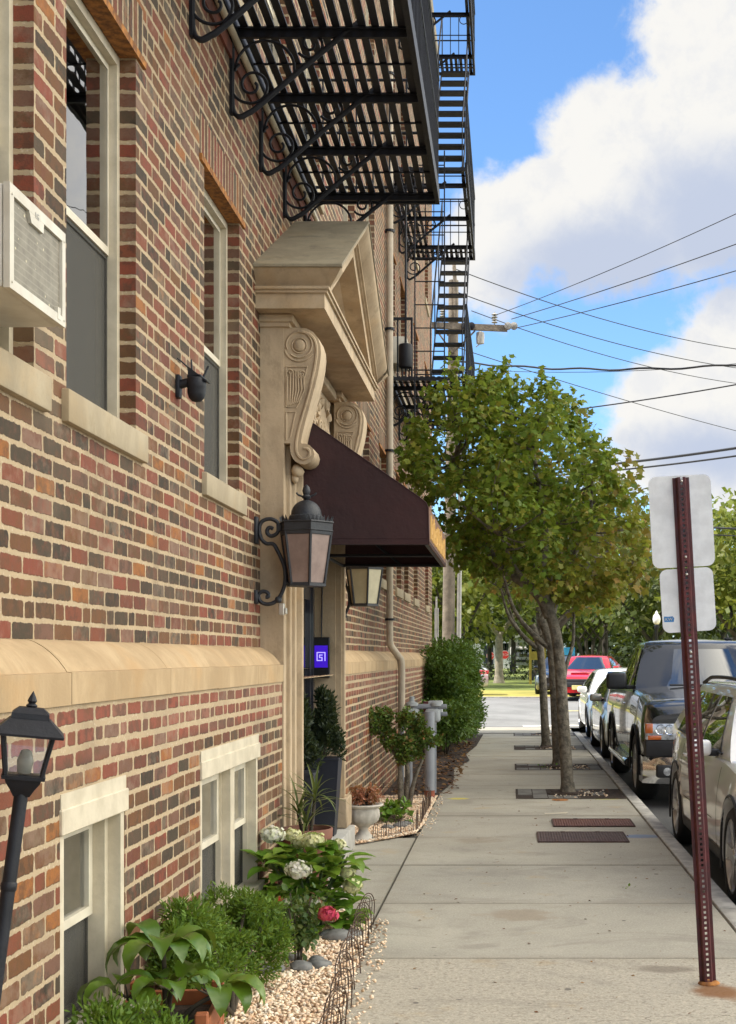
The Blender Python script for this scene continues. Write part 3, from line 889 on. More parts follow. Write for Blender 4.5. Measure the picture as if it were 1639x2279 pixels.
# rain pipe on the far wall
mb = MB()
mb.tube(smooth_path([(W + .06, 16.6, 13.5), (W + .06, 16.6, 8), (W + .06, 16.6, 3.), (W + .06, 16.6, 1.9), (W + .07, 16.62, 1.74), (W + .16, 16.64, 1.60), (W + .205, 16.65, 1.48), (W + .205, 16.65, .9), (W + .205, 16.65, .05)], 8), .045, 10)
dp = B(mb, 'rain_pipe', simple('pipe_paint', (.50, .42, .31), .6, var=.1, scale=5), smooth=60)
mb = MB()
for z in (11.2, 9, 7., 5.75, 4.2, 2.05): mb.lathe([(.046, z), (.062, z), (.062, z + .03), (.046, z + .03)], (W + .06, 16.6, 0), 10); mb.box(W - .01, W + .05, 16.56, 16.64, z, z + .025)
B(mb, 'pipe_clamp', M['black_iron'], dp)
# ================================================================ stone door surround (part of the building)
YC = 9.67; YA, YB = 8.32, 11.02
mb = MB()
for s_ in (0, 1):
    def yy_(a, b):
        return (YA + a, YA + b) if s_ == 0 else (YB - b, YB - a)
    a0, a1 = yy_(0, .10); mb.box(W - .12, W + .150, a0, a1, .43, 3.70)
    a0, a1 = yy_(.10, .16); mb.rbox(W - .12, W + .178, a0, a1, .43, 3.70, .006, 1)
    a0, a1 = yy_(.16, .215); mb.rbox(W - .12, W + .200, a0, a1, .43, 2.82, .014, 2)
    a0, a1 = yy_(.215, .235); mb.box(W - .12, W + .190, a0, a1, .43, 2.82)
    a0, a1 = yy_(.235, .285); mb.rbox(W - .12, W + .235, a0, a1, .43, 2.82, .016, 2)
    a0, a1 = yy_(.285, .30); mb.box(W - .2, W + .205, a0, a1, .43, 2.82)
    # capital under the soffit
    a0, a1 = yy_(-.02, .30); mb.box(W - .1, W + .19, a0, a1, 3.70, 3.725); mb.rbox(W - .1, W + .215, a0 - .012, a1 + .012, 3.727, 3.779, .012, 2)
mb.box(W - .3, W + .185, YA + .302, YB - .302, 2.60, 2.86)     # lintel over the door
mb.box(W - .12, W + .10, YA + .162, YB - .162, 2.862, 3.70)     # frieze
mb.rbox(W - .1, W + .17, YA + .3, YB - .3, 3.70, 3.778, .02, 2)
# reveals
mb.box(W - .3, W + .16, YA + .301, YA + .312, .19, 2.60); mb.box(W - .3, W + .16, YB - .312, YB - .301, .19, 2.60)
DS = B(mb, 'door_surround', M['stone'], smooth=30)
mb = MB()
mb.rbox(W - .05, W + .255, YA - .012, YA + .31, .18, .43, .01, 1); mb.rbox(W - .05, W + .255, YB - .31, YB + .012, .18, .43, .01, 1)
B(mb, 'plinth', M['stone'], DS, smooth=30)

def console(y0, y1):
    mb = MB()
    out = [(-1.46, 3.70), (-1.355, 3.70), (-1.305, 3.695), (-1.262, 3.672), (-1.232, 3.635), (-1.216, 3.585), (-1.213, 3.535), (-1.219, 3.475), (-1.232, 3.40), (-1.252, 3.32), (-1.274, 3.24), (-1.296, 3.16),
           (-1.315, 3.09), (-1.332, 3.02), (-1.342, 2.965), (-1.335, 2.958), (-1.31, 2.958), (-1.285, 2.948), (-1.264, 2.925), (-1.255, 2.893), (-1.262, 2.862), (-1.283, 2.838), (-1.312, 2.826), (-1.345, 2.828), (-1.378, 2.845), (-1.40, 2.875), (-1.41, 2.915), (-1.41, 2.96), (-1.46, 2.96)]
    mb.prism(out, 'y', y0, y1)
    o = B(mb, 'console', M['stone'], DS, smooth=30)
    mb = MB()
    e = y0 - .002
    def line(pts, r):
        mb.tube([(x, e, z) for x, z in pts], r, 6)
    line(arc(-1.352, 3.59, .082, 200, -130, 26), .007)
    line(arc(-1.352, 3.585, .048, 0, 360, 22), .005)
    line([(-1.44, 3.56)] + arc(-1.352, 3.58, .095, 195, 330, 14), .007)
    edge = [(-1.36, 3.675), (-1.305, 3.665), (-1.262, 3.635), (-1.243, 3.585), (-1.241, 3.53), (-1.248, 3.47), (-1.262, 3.40), (-1.28, 3.32), (-1.302, 3.24), (-1.325, 3.16), (-1.345, 3.09), (-1.362, 3.02), (-1.372, 2.95), (-1.368, 2.90), (-1.345, 2.867), (-1.315, 2.86), (-1.29, 2.878), (-1.285, 2.905), (-1.30, 2.925), (-1.325, 2.925)]
    line(smooth_path([(x, 0, z) for x, z in edge], 3) and [(p.x, p.z) for p in smooth_path([(x, 0, z) for x, z in edge], 3)], .010)
    line([(-1.435, 3.45), (-1.30, 3.45), (-1.322, 3.36), (-1.35, 3.22), (-1.37, 3.19), (-1.435, 3.19), (-1.435, 3.45)], .006)
    line([(-1.435, 3.16), (-1.375, 3.16), (-1.41, 3.0), (-1.435, 2.98), (-1.435, 3.16)], .006)
    # shell leaf in the panel
    for k in range(7):
        t = k / 6.
        line([(-1.425 + .012 * k, 3.20 + .004 * k), (-1.428 + .018 * k, 3.30), (-1.43 + .018 * k + .004 * math.sin(k), 3.39 + .035 * math.sin(PI * t)), (-1.425 + .018 * k, 3.375)], .007)
    line(spiral(-1.335, 3.40, .024, .006, 0, 420, 18), .006); line(spiral(-1.41, 3.415, .02, .005, 180, -240, 18), .006)
    b = MB(); b.lathe([(.0, -.012), (.028, -.010), (.04, 0), (.04, .006)], (-1.352, e, 3.585), 18, 'y', cap=False)
    mb.v, mb.f, mb.m = mb.v, mb.f, mb.m
    mb.add(b.v, b.f)
    c = B(mb, 'console_carving', M['stone'], DS, smooth=60)
    # small drop under the foot
    mb = MB(); mb.blob((-1.385, (y0 + y1) / 2, 2.80), .04, 3, .1, 2, (1, 2.2, 1.1)); mb.blob((-1.40, (y0 + y1) / 2, 2.755), .026, 5, .1, 2, (1, 1.6, 1.4))
    B(mb, 'console_drop', M['stone'], DS, smooth=180)
console(8.33, 8.575); console(10.765, 11.01)

# carved frieze between the consoles
mb = MB()
q = random.Random(5)
for k in range(260):
    y = q.uniform(8.66, 10.68); z = q.uniform(2.98, 3.66)
    mb.blob((W + .10, y, z), q.uniform(.014, .042), k, .3, 1, (.9, 1, q.uniform(.8, 1.6)))
for k in range(16):
    y = 8.75 + k * .122
    pts = spiral(y, q.uniform(3.1, 3.55), .07, .015, q.uniform(0, 360), q.uniform(400, 760), 20)
    mb.tube([(W + .125, a_, c_) for a_, c_ in pts], .011, 6)
B(mb, 'carved_panel', M['stone'], DS, smooth=60)

# pediment
def levels(sx):
    return [(-.015, -1.05), (-.03, -1.056), (-.055, -1.064), (-.08, -1.085), (-.105, -1.112), (-.125, -1.134)]
mb = MB()
YL, YR = 8.17, 11.17
mb.box(W - .1, -1.167, YL, YR, 3.781, 3.876); mb.box(W - .1, -1.150, YL - .016, YR + .016, 3.876, 3.896); mb.box(W - .1, -1.136, YL - .03, YR + .03, 3.896, 3.914)
mb.prism([(YL + .12, 3.915), (YR - .12, 3.915), (YC, 4.62)], 'x', W - .08, W + .16)
mb.prism([(YL + .42, 3.935), (YR - .42, 3.935), (YC, 4.47)], 'x', W - .08, W + .145)
sl_ = .5007
def rake(profile, a, b, dirn):
    """profile (x, offset below the top line); swept along the slope from Y=a to Y=b"""
    def zt(y): return 4.037 + sl_ * ((y - 8.09) if dirn > 0 else (11.25 - y))
    n = len(profile)
    vs = [(x, a, zt(a) + o) for x, o in profile] + [(x, b, zt(b) + o) for x, o in profile]
    mb.add(vs, [tuple(range(n)), tuple(range(2 * n - 1, n - 1, -1))] + [(i, i + n, (i + 1) % n + n, (i + 1) % n) for i in range(n)])
cy_ = [(W - .02, -.018), (-1.056, -.018), (-1.058, -.04), (-1.070, -.065), (-1.094, -.092), (-1.122, -.118), (-1.134, -.128), (-1.134, -.150), (-1.1515, -.152), (-1.1515, -.168), (-1.1688, -.170), (-1.1688, -.262), (W - .02, -.262)]
sub = [(W - .02, -.263), (-1.30, -.263), (-1.33, -.285), (-1.36, -.30), (-1.36, -.33), (-1.40, -.335), (W - .02, -.335)]
for dn, a, b in ((1, 8.20, YC - .0015), (-1, YC + .0015, 11.14)):
    rake(cy_, a, b, dn); rake(sub, a + (.25 if dn > 0 else 0), b - (0 if dn > 0 else .25), dn)
# returns of the cyma round each end
for s_ in (1, -1):
    lv = [(3.915, 8.20, -1.136), (3.93, 8.19, -1.128), (3.955, 8.165, -1.105), (3.985, 8.135, -1.08), (4.005, 8.115, -1.064), (4.019, 8.105, -1.056)]
    rows = []
    for z, y, x in lv:
        f = (lambda t: t) if s_ == 1 else (lambda t: 2 * YC - t)
        rows.append([(W - .02, f(y), z), (x, f(y), z), (x, f(8.215), z)])
    mb.grid(rows)
PD = B(mb, 'pediment', M['stone'], DS, smooth=28)
mb = MB()
for dn, a, b in ((1, 8.088, YC - .001), (-1, YC + .001, 11.252)):
    rake([(W - .02, 0), (-1.048, 0), (-1.048, -.0165), (W - .02, -.0165)], a, b, dn)
mb.box(W - .02, -1.0495, 8.090, 8.125, 4.0195, 4.033)
B(mb, 'pediment_slab', M['slab'], DS, smooth=28)

# step and door
mb = MB(); mb.rbox(W - .3, -1.31, 8.55, 10.98, -.05, .178, .012, 2)
B(mb, 'step', M['step'], DS, smooth=35)
M['navy'] = paint_mat('dark_navy_paint', (.012, .014, .028), 0, .35)
M['darkglass'] = simple('dark_door_glass', (.01, .012, .02), .08, var=.1, bump=0)
mb = MB()
ring(mb, W - .08, W - .01, YA + .313, YB - .313, .18, 2.6, .07, .08, .03)
mb.box(W - .07, W - .02, YC - .05, YC + .05, .18, 2.52)
for a0, a1 in ((YA + .39, YC - .055), (YC + .055, YB - .39)):
    ring(mb, W - .065, W - .025, a0, a1, .22, 2.15, .09, .1, .22)
mb.box(W - .07, W - .02, YA + .385, YB - .385, 2.16, 2.24)
DR = B(mb, 'entrance_door', M['navy'])
mb = MB(); mb.box(W - .05, W - .045, YA + .4, YB - .4, .3, 2.5)
B(mb, 'door_glass', M['darkglass'], DR)
mb = MB()
for yh in (YC - .10, YC + .10): mb.tube([(W - .02, yh, 1.0), (W + .03, yh, 1.02), (W + .03, yh, 1.45), (W - .02, yh, 1.47)], .012, 8)
B(mb, 'door_handle', simple('steel', (.5, .5, .5), .3, 1., bump=0), DR)

# ================================================================ awning
M['canvas'] = simple('maroon_canvas', (.042, .0172, .018), .9, var=.14, scale=3, bump=.35, bscale=5, bdist=.03, c2=(.028, .011, .0125))
M['valance'] = simple('valance_canvas', (.16, .085, .05), .9, var=.08, scale=3, bump=.2, bscale=300)
M['gold'] = simple('gold_lettering', (.62, .36, .10), .7, var=.1, scale=8, bump=0)
AW = empty('awning', (W + .2, YC, 2.33), 0, 'dark maroon canvas awning over the stone doorway with gold lettered front', 'awning')
def A(mbx, name, mat, parent=None, root=None, **k):
    root = root or AW
    o = mbx.build(name, mat, None, **k)
    p = parent or root
    o.parent = p
    if p is root: o.matrix_parent_inverse = root.matrix_basis.inverted()
    return o
ay0, ay1 = 8.58, 10.76
sec = [(-1.40, 3.20), (-.60, 2.645), (-.558, 2.61), (-.545, 2.58), (-.537, 2.334)]
mb = MB(); th = .006
rows = [[(x, y, z) for x, z in sec] for y in (ay0, ay1)]
mb.grid([[(x, ay0 + (ay1 - ay0) * k / 10, z - .008 * math.sin(PI * (k % 5) / 5.)) for x, z in sec[:4]] for k in range(11)])
for y in (ay0, ay1):
    poly = sec + [(-1.40, 2.334)]
    mb.add([(x, y, z) for x, z in poly], [tuple(range(len(poly)))])
    mb.add([(x, y + (th if y == ay0 else -th), z) for x, z in poly], [tuple(range(len(poly)))])
A(mb, 'canvas', M['canvas'], smooth=40)
mb = MB(); mb.box(-.545, -.537, ay0 + .001, ay1 - .001, 2.334, 2.585)
A(mb, 'valance', M['valance'])
mb = MB()
for y in (ay0 + .03, (ay0 + ay1) / 2, ay1 - .03):
    mb.tube([(-1.38, y, 2.345), (-.56, y, 2.345), (-.57, y, 2.56), (-1.38, y, 3.12)], .012, 6)
    mb.tube([(-1.38, y, 2.75), (-.9, y, 2.345)], .01, 6)
mb.tube([(-.56, ay0 + .02, 2.345), (-.56, ay1 - .02, 2.345)], .014, 6); mb.tube([(-1.385, ay0 + .02, 2.345), (-1.385, ay1 - .02, 2.345)], .014, 6)
mb.tube([(-.57, ay0 + .02, 2.56), (-.57, ay1 - .02, 2.56)], .012, 6)
A(mb, 'awning_frame', M['black_iron'])
# flowing gold device on the front valance, too slanted in the photo to read
mb = MB()
q = random.Random(3)
x = -.5355
def stroke(pts, r): mb.tube([(x, y, z) for y, z in pts], r, 6)
y = ay0 + .14; k = 0
while y < ay1 - .28:
    h = [.16, .12, .17, .10, .13, .15][k % 6]
    stroke([(y, 2.38), (y + .004, 2.38 + h)], .011)
    if k % 2 == 0: stroke(arc(y + .05, 2.38 + h * .55, .05, 150, -150, 12), .010)
    else: stroke([(y, 2.38 + h), (y + .07, 2.38 + h), (y + .085, 2.38)], .010)
    if k % 3 == 0: stroke([(y, 2.385), (y + .09, 2.39)], .009)
    y += .155; k += 1
A(mb, 'gold_lettering', M['gold'])
mb = MB(); mb.box(-.5372, -.534, ay0 + .02, ay1 - .02, 2.337, 2.345); mb.box(-.5372, -.534, ay0 + .02, ay1 - .02, 2.352, 2.358)
for y in (ay0 - .001, ay1 + .001): mb.tube([(-1.38, y, 2.375), (-.54, y, 2.375)], .0022, 5); mb.tube([(p_[0], y, p_[1]) for p_ in sec], .004, 5)
A(mb, 'valance_binding', M['canvas'])

# ================================================================ wall lanterns
M['amber'] = simple('mauve_lantern_glass', (.285, .21, .18), .35, var=.12, scale=9, bump=.15, bscale=60, c2=(.21, .15, .13))
M['lantern_iron'] = simple('lantern_iron', (.022, .025, .03), .5, var=.25, scale=18, bump=.4, bscale=90, c2=(.012, .013, .018))
M['steel'] = simple('bright_steel', (.55, .52, .46), .35, .8, var=.1, bump=.1)
def lantern():
    """bracket plane is local XZ, wall at x=0, lantern axis at x=.322, z measured from the ground"""
    L = empty('wall_lantern', (W, 8.15, 0))
    def lp(a, b): return (-.0214 + .000421 * a, 0, 2.724 - .000421 * b)
    ax = .322
    ph = R(-72)
    hexa = [(math.cos(ph + k * PI / 3), math.sin(ph + k * PI / 3)) for k in range(6)]
    zb, zt, rb, rt = 2.046, 2.372, .118, .165
    mb = MB()
    mb.lathe([(.02, zb - .012), (rb + .012, zb - .012), (rb + .012, zb + .004), (rb - .01, zb + .016)], (ax, 0, 0), 6, phase=ph)
    for cx, cy in hexa:
        mb.tube([(ax + cx * rb, cy * rb, zb), (ax + cx * rt, cy * rt, zt)], .0095, 6)
    mb.lathe([(rt - .012, zt - .022), (rt + .006, zt - .018), (rt + .008, zt), (rt + .014, zt + .006), (rt + .008, zt + .012), (rt + .010, zt + .052), (rt + .018, zt + .058), (rt + .012, zt + .066), (.09, zt + .070)], (ax, 0, 0), 6, phase=ph)
    for k in range(6):
        p0 = hexa[k]; p1 = hexa[(k + 1) % 6]
        for j in range(6):
            t = (j + .5) / 6
            x = (p0[0] + (p1[0] - p0[0]) * t) * (rt + .008); y = (p0[1] + (p1[1] - p0[1]) * t) * (rt + .008)
            mb.add([(ax + x * 1.0 - y * .07, y + x * .07, zt + .064), (ax + x + y * .07, y - x * .07, zt + .064), (ax + x * 1.06, y * 1.06, zt + .102), (ax + x * .93, y * .93, zt + .07)], [(0, 1, 2), (1, 3, 2), (3, 0, 2)])
    cage = mb.build('lantern_frame', M['lantern_iron'], L, smooth=30)
    mb = MB()
    for k in range(6):
        p0 = hexa[k]; p1 = hexa[(k + 1) % 6]; e = .985
        mb.quad((ax + p0[0] * rb * e, p0[1] * rb * e, zb + .004), (ax + p1[0] * rb * e, p1[1] * rb * e, zb + .004), (ax + p1[0] * rt * e, p1[1] * rt * e, zt - .01), (ax + p0[0] * rt * e, p0[1] * rt * e, zt - .01))
    mb.build('lantern_glass', M['amber'], L)
    mb = MB()
    mb.lathe([(.108, zt + .068), (.108, zt + .098), (.100, zt + .104)] + [(.096 * math.cos(R(t)), zt + .106 + .098 * math.sin(R(t))) for t in range(0, 86, 9)] + [(.012, zt + .206), (.012, zt + .225)], (ax, 0, 0), 24)
    mb.build('lantern_dome', M['lantern_iron'], L, smooth=40)
    mb = MB()
    mb.lathe([(.012, zt + .205), (.026, zt + .214), (.030, zt + .226), (.018, zt + .236), (.022, zt + .245), (.026, zt + .262), (.020, zt + .283), (.006, zt + .298), (.0005, zt + .30)], (ax, 0, 0), 14)
    for sx in (1, -1): mb.tube(smooth_path([(ax + .012 * sx, 0, zt + .222), (ax + .05 * sx, 0, zt + .236), (ax + .062 * sx, 0, zt + .25)], 4), .006, 6)
    mb.build('finial', M['lantern_iron'], L, smooth=50)
    mb = MB()
    mb.rbox(-.004, .022, -.03, .03, 2.30, 2.47, .004, 1); mb.rbox(-.004, .022, -.03, .03, 1.925, 2.012, .004, 1)
    s1 = [lp(a, b) for a, b in ((320, 780), (270, 760), (232, 800), (238, 850), (280, 885), (330, 880), (380, 845), (405, 780), (395, 700), (340, 650), (270, 632), (190, 650), (135, 700), (118, 780), (125, 870), (160, 950), (225, 1000), (300, 1000), (345, 1030), (400, 1130), (450, 1240), (485, 1340), (500, 1440), (500, 1540), (490, 1620), (460, 1710), (420, 1790), (370, 1850), (300, 1890), (220, 1900), (150, 1875), (110, 1820), (108, 1755), (150, 1715), (210, 1715), (250, 1750), (245, 1790), (210, 1795))]
    mb.tube(smooth_path(s1, 4), .0125, 8)
    mb.box(lp(375, 0)[0], lp(440, 0)[0], -.014, .014, lp(0, 810)[2], lp(0, 720)[2])
    mb.tube([lp(480, 1590), lp(580, 1600)], .012, 8); mb.lathe([(.016, 0), (.022, .008), (.022, .03), (.016, .038)], (lp(400, 0)[0], 0, lp(0, 1880)[2]), 10)
    mb.build('bracket', M['lantern_iron'], L, smooth=60)
    return L
L1 = lantern()
tag(L1, 'black iron wall lantern with mauve glass hanging in front of the awning', 'lantern', 'wall lanterns flanking the doorway')
mb = MB(); mb.rbox(.152, .185, -.022, .022, 1.855, 1.93, .004, 1); mb.rbox(.186, .20, -.02, .02, 1.862, 1.90, .003, 1)
L2 = copy_tree(L1); L2.location = (W, 11.39, 0)
tag(L2, 'pale glass wall lantern half hidden below the far end of the awning', 'lantern', 'wall lanterns flanking the doorway')
mb.build('sensor_box', M['steel'], L1, smooth=30)
M['opal'] = simple('pale_lantern_glass', (.50, .46, .32), .35, var=.08, scale=9, bump=.1)
for c in kids(L2):
    if c.name.startswith('lantern_glass'):
        c.data = c.data.copy(); c.data.materials[0] = M['opal']

# ================================================================ small things on the wall
M['ac_shell'] = simple('ac_shell', (.62, .585, .50), .5, var=.06, scale=6, bump=.08, c2=(.52, .47, .375))
m, g, b = new_mat('condenser_fins')
px, py, pz = g.sep(g.pos())
fin = g.m('ABSOLUTE', g.m('SINE', g.m('MULTIPLY', py, 900.)))
rowl = g.ss(g.m('ABSOLUTE', g.m('SINE', g.m('MULTIPLY', pz, 150.))), .90, 1.)
n = g.noise(g.pos(), 14, 5, .7)
col = g.mix(g.ss(n, .3, .7), (.20, .18, .145), (.30, .275, .22)); col = g.mix(g.m('MULTIPLY', rowl, .35), col, (.42, .39, .32))
col = g.mix(g.ss(g.vor(g.pos(), 26.), .14, .09), col, (.62, .55, .38))
pset(g, b, col, .7, .3, g.bump(fin, .4, .002)); M['fins'] = m
def ac_unit(y0, z0, x0=-1.45, w_=.47, h_=.305):
    T = empty('air_conditioner', (x0, y0, z0))
    mb = MB()
    mb.rbox(-.48, -.012, 0, w_, 0, h_, .012, 2)
    o = mb.build('casing', M['ac_shell'], T, smooth=30)
    mb = MB()
    mb.box(-.011, .008, .0, .032, .0, h_); mb.box(-.011, .008, w_ - .03, w_, 0, h_); mb.box(-.011, .008, .032, w_ - .03, h_ - .032, h_); mb.box(-.011, .008, .032, w_ - .03, 0, .03)
    mb.prism([(.15, h_ - .033), (.17, h_ - .064), (.27, h_ - .064), (.275, h_ - .033)], 'x', -.009, .0085)
    mb.box(-.011, .0095, w_ - .075, w_ - .05, .012, .05)
    for a_, b_2 in ((.016, .02), (.016, h_ - .03), (w_ - .016, .02), (w_ - .016, h_ - .03)): mb.lathe([(.004, 0), (.0035, .003), (0.0005, .0035)], (.008, a_, b_2), 8, 'x')
    mb.build('rear_frame', M['ac_shell'], T, smooth=30)
    mb = MB(); mb.box(-.03, -.002, .03, w_ - .028, .028, h_ - .03)
    mb.build('condenser_grille', M['fins'], T)
    t = text_mesh('logo_text', 'LG', .026, M['steel'], T, .0005)
    t.location = (.0095, .215, h_ - .030); t.rotation_euler = (R(90), 0, R(90))
    return T
tag(ac_unit(3.75, 2.662), 'dirty cream window air conditioner with grey fins jutting from the nearest window', 'air conditioner')
T2 = ac_unit(17.35, 5.50, -1.40, .52, .36)
tag(T2, 'distant window air conditioner high on the far wall behind the rain pipe', 'air conditioner')

T = empty('security_camera', (W, 6.24, 2.88), 0, 'black dome security camera with two aerials on the brick beside a window', 'camera')
mb = MB(); mb.rbox(-.002, .02, -.028, .028, -.045, .065, .006, 2); mb.tube([(.015, 0, .02), (.07, 0, .035)], .022, 10); mb.rbox(.055, .125, -.03, .035, .045, .066, .008, 2)
mb.build('wall_mount', M['black_iron'], T, smooth=40)
mb = MB(); mb.lathe([(.02, .055), (.040, .052), (.0455, .045), (.0455, .005), (.043, .0), (.043, -.02), (.036, -.045), (.022, -.06), (.001, -.065)], (.095, 0, 0), 20)
mb.build('camera_dome', M['black_iron'], T, smooth=40)
mb = MB(); mb.tube([(.075, 0, .04), (.07, 0, .14)], [.006, .004], 8); mb.tube([(.072, .0, .085), (.03, -.02, .125), (.01, -.03, .14)], [.004, .004, .003], 6)
mb.tube([(.12, .02, .055), (.145, .03, .115)], [.006, .005], 8)
mb.build('aerial', M['black_iron'], T, smooth=60)
mb = MB(); mb.prism([(.06, .066), (.15, .03), (.152, .034), (.062, .10)], 'y', -.03, .04)
mb.build('sun_shield', M['black_iron'], T)

T = empty('lit_sign', (-1.551, 10.68, 1.42), 0, 'small black wall sign with glowing blue panel and pale square spiral', 'sign')
mb = MB(); mb.rbox(-.068, .068, -.02, .026, 0, .333, .004, 1)
mb.build('sign_case', simple('black_case', (.008, .008, .01), .35, var=.1, bump=0), T, smooth=30)
mb = MB(); mb.box(-.054, .054, -.0225, -.0195, .085, .265)
mb.build('lit_panel', emit_mat('blue_glow', (.035, .005, .42), .42), T)
mb = MB()
def seg(x0, x1, z0, z1): mb.box(x0, x1, -.0245, -.0226, z0, z1)
c = .175; t_ = .0078
seg(-.036, .036, c + .029, c + .029 + t_); seg(-.036, -.036 + t_, c - .036, c + .0288); seg(-.0358 + t_, .012, c - .036, c - .036 + t_); seg(.012 - t_, .012, c - .0278, c - .004); seg(-.016, .0038, c - .0118, c - .004); seg(-.016, -.016 + t_, c - .0038, c + .016); seg(-.0078, .012, c + .0084, c + .016); seg(.036 - t_, .036, c - .036, c + .0288)
mb.build('emblem', emit_mat('emblem_glow', (.42, .36, .9), .5), T)
mb = MB(); mb.tube(smooth_path([(.0, .0, .333), (.0, .01, .45), (.004, .012, .7), (-.002, .01, .95)], 5), .006, 6)
mb.build('cable', M['black_iron'], T)
# ================================================================ fire escapes
XO = -.555
def fe_part(mb, name, root, mat=None, parent=None, **k):
    return A(mb, name, mat or M['black_iron'], parent, root, **k)

def bracket(mb, y, z, xo=-.80, s=1.0):
    """scrolled bracket in the XZ plane under a platform at height z"""
    def P(dx, dz): return (W + dx * s, y, z + dz * s)
    mb.box(W - .003, W + .018, y - .022, y + .022, z - .50 * s, z - .06)
    mb.tube(smooth_path([P(.012, -.12), P(.012, -.40), P(.022, -.485), P(.055, -.515), P(.10, -.495), P(.16, -.455), P(.42, -.23), P(.74, .03)], 5), [.014] * 14 + [.017] * 22, 8)
    def T(pts, r): mb.tube([P(a_, b_2) for a_, b_2 in pts], r, 6)
    T(spiral(.125, -.335, .105, .022, 250, 760, 40), .009)
    T(spiral(.125, -.335, .105, .14, 250, 120, 12)[::1], .009)
    T([(.02, -.25)] + arc(.20, -.25, .17, 180, 15, 16) + [(.37, -.29)], .009)
    T(spiral(.46, -.10, .085, .02, 215, 720, 36), .009)

def platform(root, y0, y1, z, joists, near_open=None, xo=XO):
    """slatted floor: bars along the wall, joists across, heavy outer channel"""
    mb = MB()
    n = 13
    for k in range(n):
        x = W + .085 + (xo - W - .15) * k / (n - 1)
        if near_open and near_open[0] <= k <= near_open[1]:
            mb.box(x - .022, x + .022, near_open[2], y1 - .02, z, z + .012)
            continue
        mb.box(x - .022, x + .022, y0 + .02, y1 - .02, z, z + .012)
    fl = fe_part(mb, 'floor_grating', root)
    mb = MB()
    mb.box(xo - .035, xo, y0, y1, z - .045, z + .06); mb.box(W + .015, W + .05, y0, y1, z - .03, z + .03)
    mb.box(W + .0501, xo - .0351, y0, y0 + .03, z - .045, z - .002); mb.box(W + .0501, xo - .0351, y1 - .03, y1, z - .045, z - .002)
    for y in joists:
        mb.box(W + .0501, xo - .0351, y - .012, y + .012, z - .055, z - .002); mb.box(W + .0501, xo - .0351, y - .030, y + .030, z - .012, z - .001)
    js = sorted([y0] + list(joists) + [y1])
    for a0, a1 in zip(js[:-1], js[1:]):
        if a1 - a0 > .5: mb.tube([(W + .05, (a0 + a1) / 2, z - .006), (xo - .03, (a0 + a1) / 2, z - .006)], .008, 6)
    fe_part(mb, 'floor_beam', root)
    return fl

def railing(root, y0, y1, z, xo=XO, sides=(True, True), h=.92, ring_=True):
    mb = MB()
    for zz in (z + .08, z + h * .55, z + h):
        mb.tube([(xo - .015, y0, zz), (xo - .015, y1, zz)], .012 if zz < z + h - .01 else .017, 6)
        for on, y in zip(sides, (y0, y1)):
            if on: mb.tube([(W, y, zz), (xo - .015, y, zz)], .012, 6)
    n = int((y1 - y0) / .115)
    for k in range(n + 1):
        y = y0 + (y1 - y0) * k / n
        mb.box(xo - .022, xo - .009, y - .0065, y + .0065, z, z + h)
    for on, y in zip(sides, (y0, y1)):
        if on:
            for k in range(8):
                x = W + (xo - W) * k / 8
                mb.box(x - .006, x + .006, y - .006, y + .006, z + .01, z + h)
            if ring_:
                x = W + (xo - W) * 6.6 / 8
                mb.tube([(x + .065 * math.cos(t * PI / 10), y, z + h - .09 + .065 * math.sin(t * PI / 10)) for t in range(21)], .007, 6)
    return fe_part(mb, 'railing', root, smooth=50)

FE = empty('fire_escape', (W, 8.2, 5.18), 0, 'black iron fire escape balcony with scrolled brackets above the stone pediment', 'fire escape')
js = [5.6, 6.5, 7.43, 8.3, 9.17, 10.08]
platform(FE, 5.0, 10.2, 5.18, js)
for y in js[1:]:
    mb = MB(); bracket(mb, y, 5.19); fe_part(mb, 'bracket', FE, smooth=60)
railing(FE, 5.0, 10.2, 5.19, ring_=False)
mb = MB(); mb.tube([(W + .035, 4.5, 5.112), (W + .035, 10.7, 5.112)], .021, 8)
cond = B(mb, 'wall_conduit', M['white'], smooth=60)
mb = MB(); mb.box(W - .01, W + .016, 4.6, 10.6, 5.00, 5.085)
B(mb, 'wall_ledger', simple('red_oxide_steel', (.16, .045, .025), .85, var=.3, scale=8, bump=.3))

FE2 = empty('fire_escape', (W, 18.6, 5.18), 0, 'tall black iron fire escape stack with stairs at the far end of the wall', 'fire escape')
Y0, Y1 = 16.7, 20.5
xs0, xs1 = -1.06, -.64
for k, z in enumerate((5.18, 7.87, 10.78)):
    platform(FE2, Y0, Y1, z, [17.3, 18.6, 19.9], near_open=(4, 11, 20.0 if k else 17.6) if k else None)
    for y in (17.3, 18.6, 19.9):
        mb = MB(); bracket(mb, y, z, s=1.0); fe_part(mb, 'bracket', FE2, smooth=60)
    railing(FE2, Y0, Y1, z, sides=(k == 2, True))
def stair(z0, z1, ya, yb):
    mb = MB()
    for x in (xs0, xs1):
        mb.prism([(ya, z0), (ya + .13, z0), (yb + .13, z1), (yb, z1)], 'x', x - .006, x + .006)
        mb.tube([(x, ya, z0 + .75), (x, yb, z1 + .75)], .012, 6)
        for t in (0, .33, .66, 1.): mb.tube([(x, ya + (yb - ya) * t, z0 + (z1 - z0) * t), (x, ya + (yb - ya) * t, z0 + (z1 - z0) * t + .75)], .009, 6)
    n = 11
    for k in range(1, n):
        y = ya + (yb - ya) * k / n; z = z0 + (z1 - z0) * k / n
        mb.box(xs0 + .007, xs1 - .007, y - .04, y + .13, z - .012, z + .012)
    fe_part(mb, 'stair', FE2)
stair(5.19, 7.88, 17.25, 20.2); stair(7.88, 10.79, 17.25, 20.2)
mb = MB()
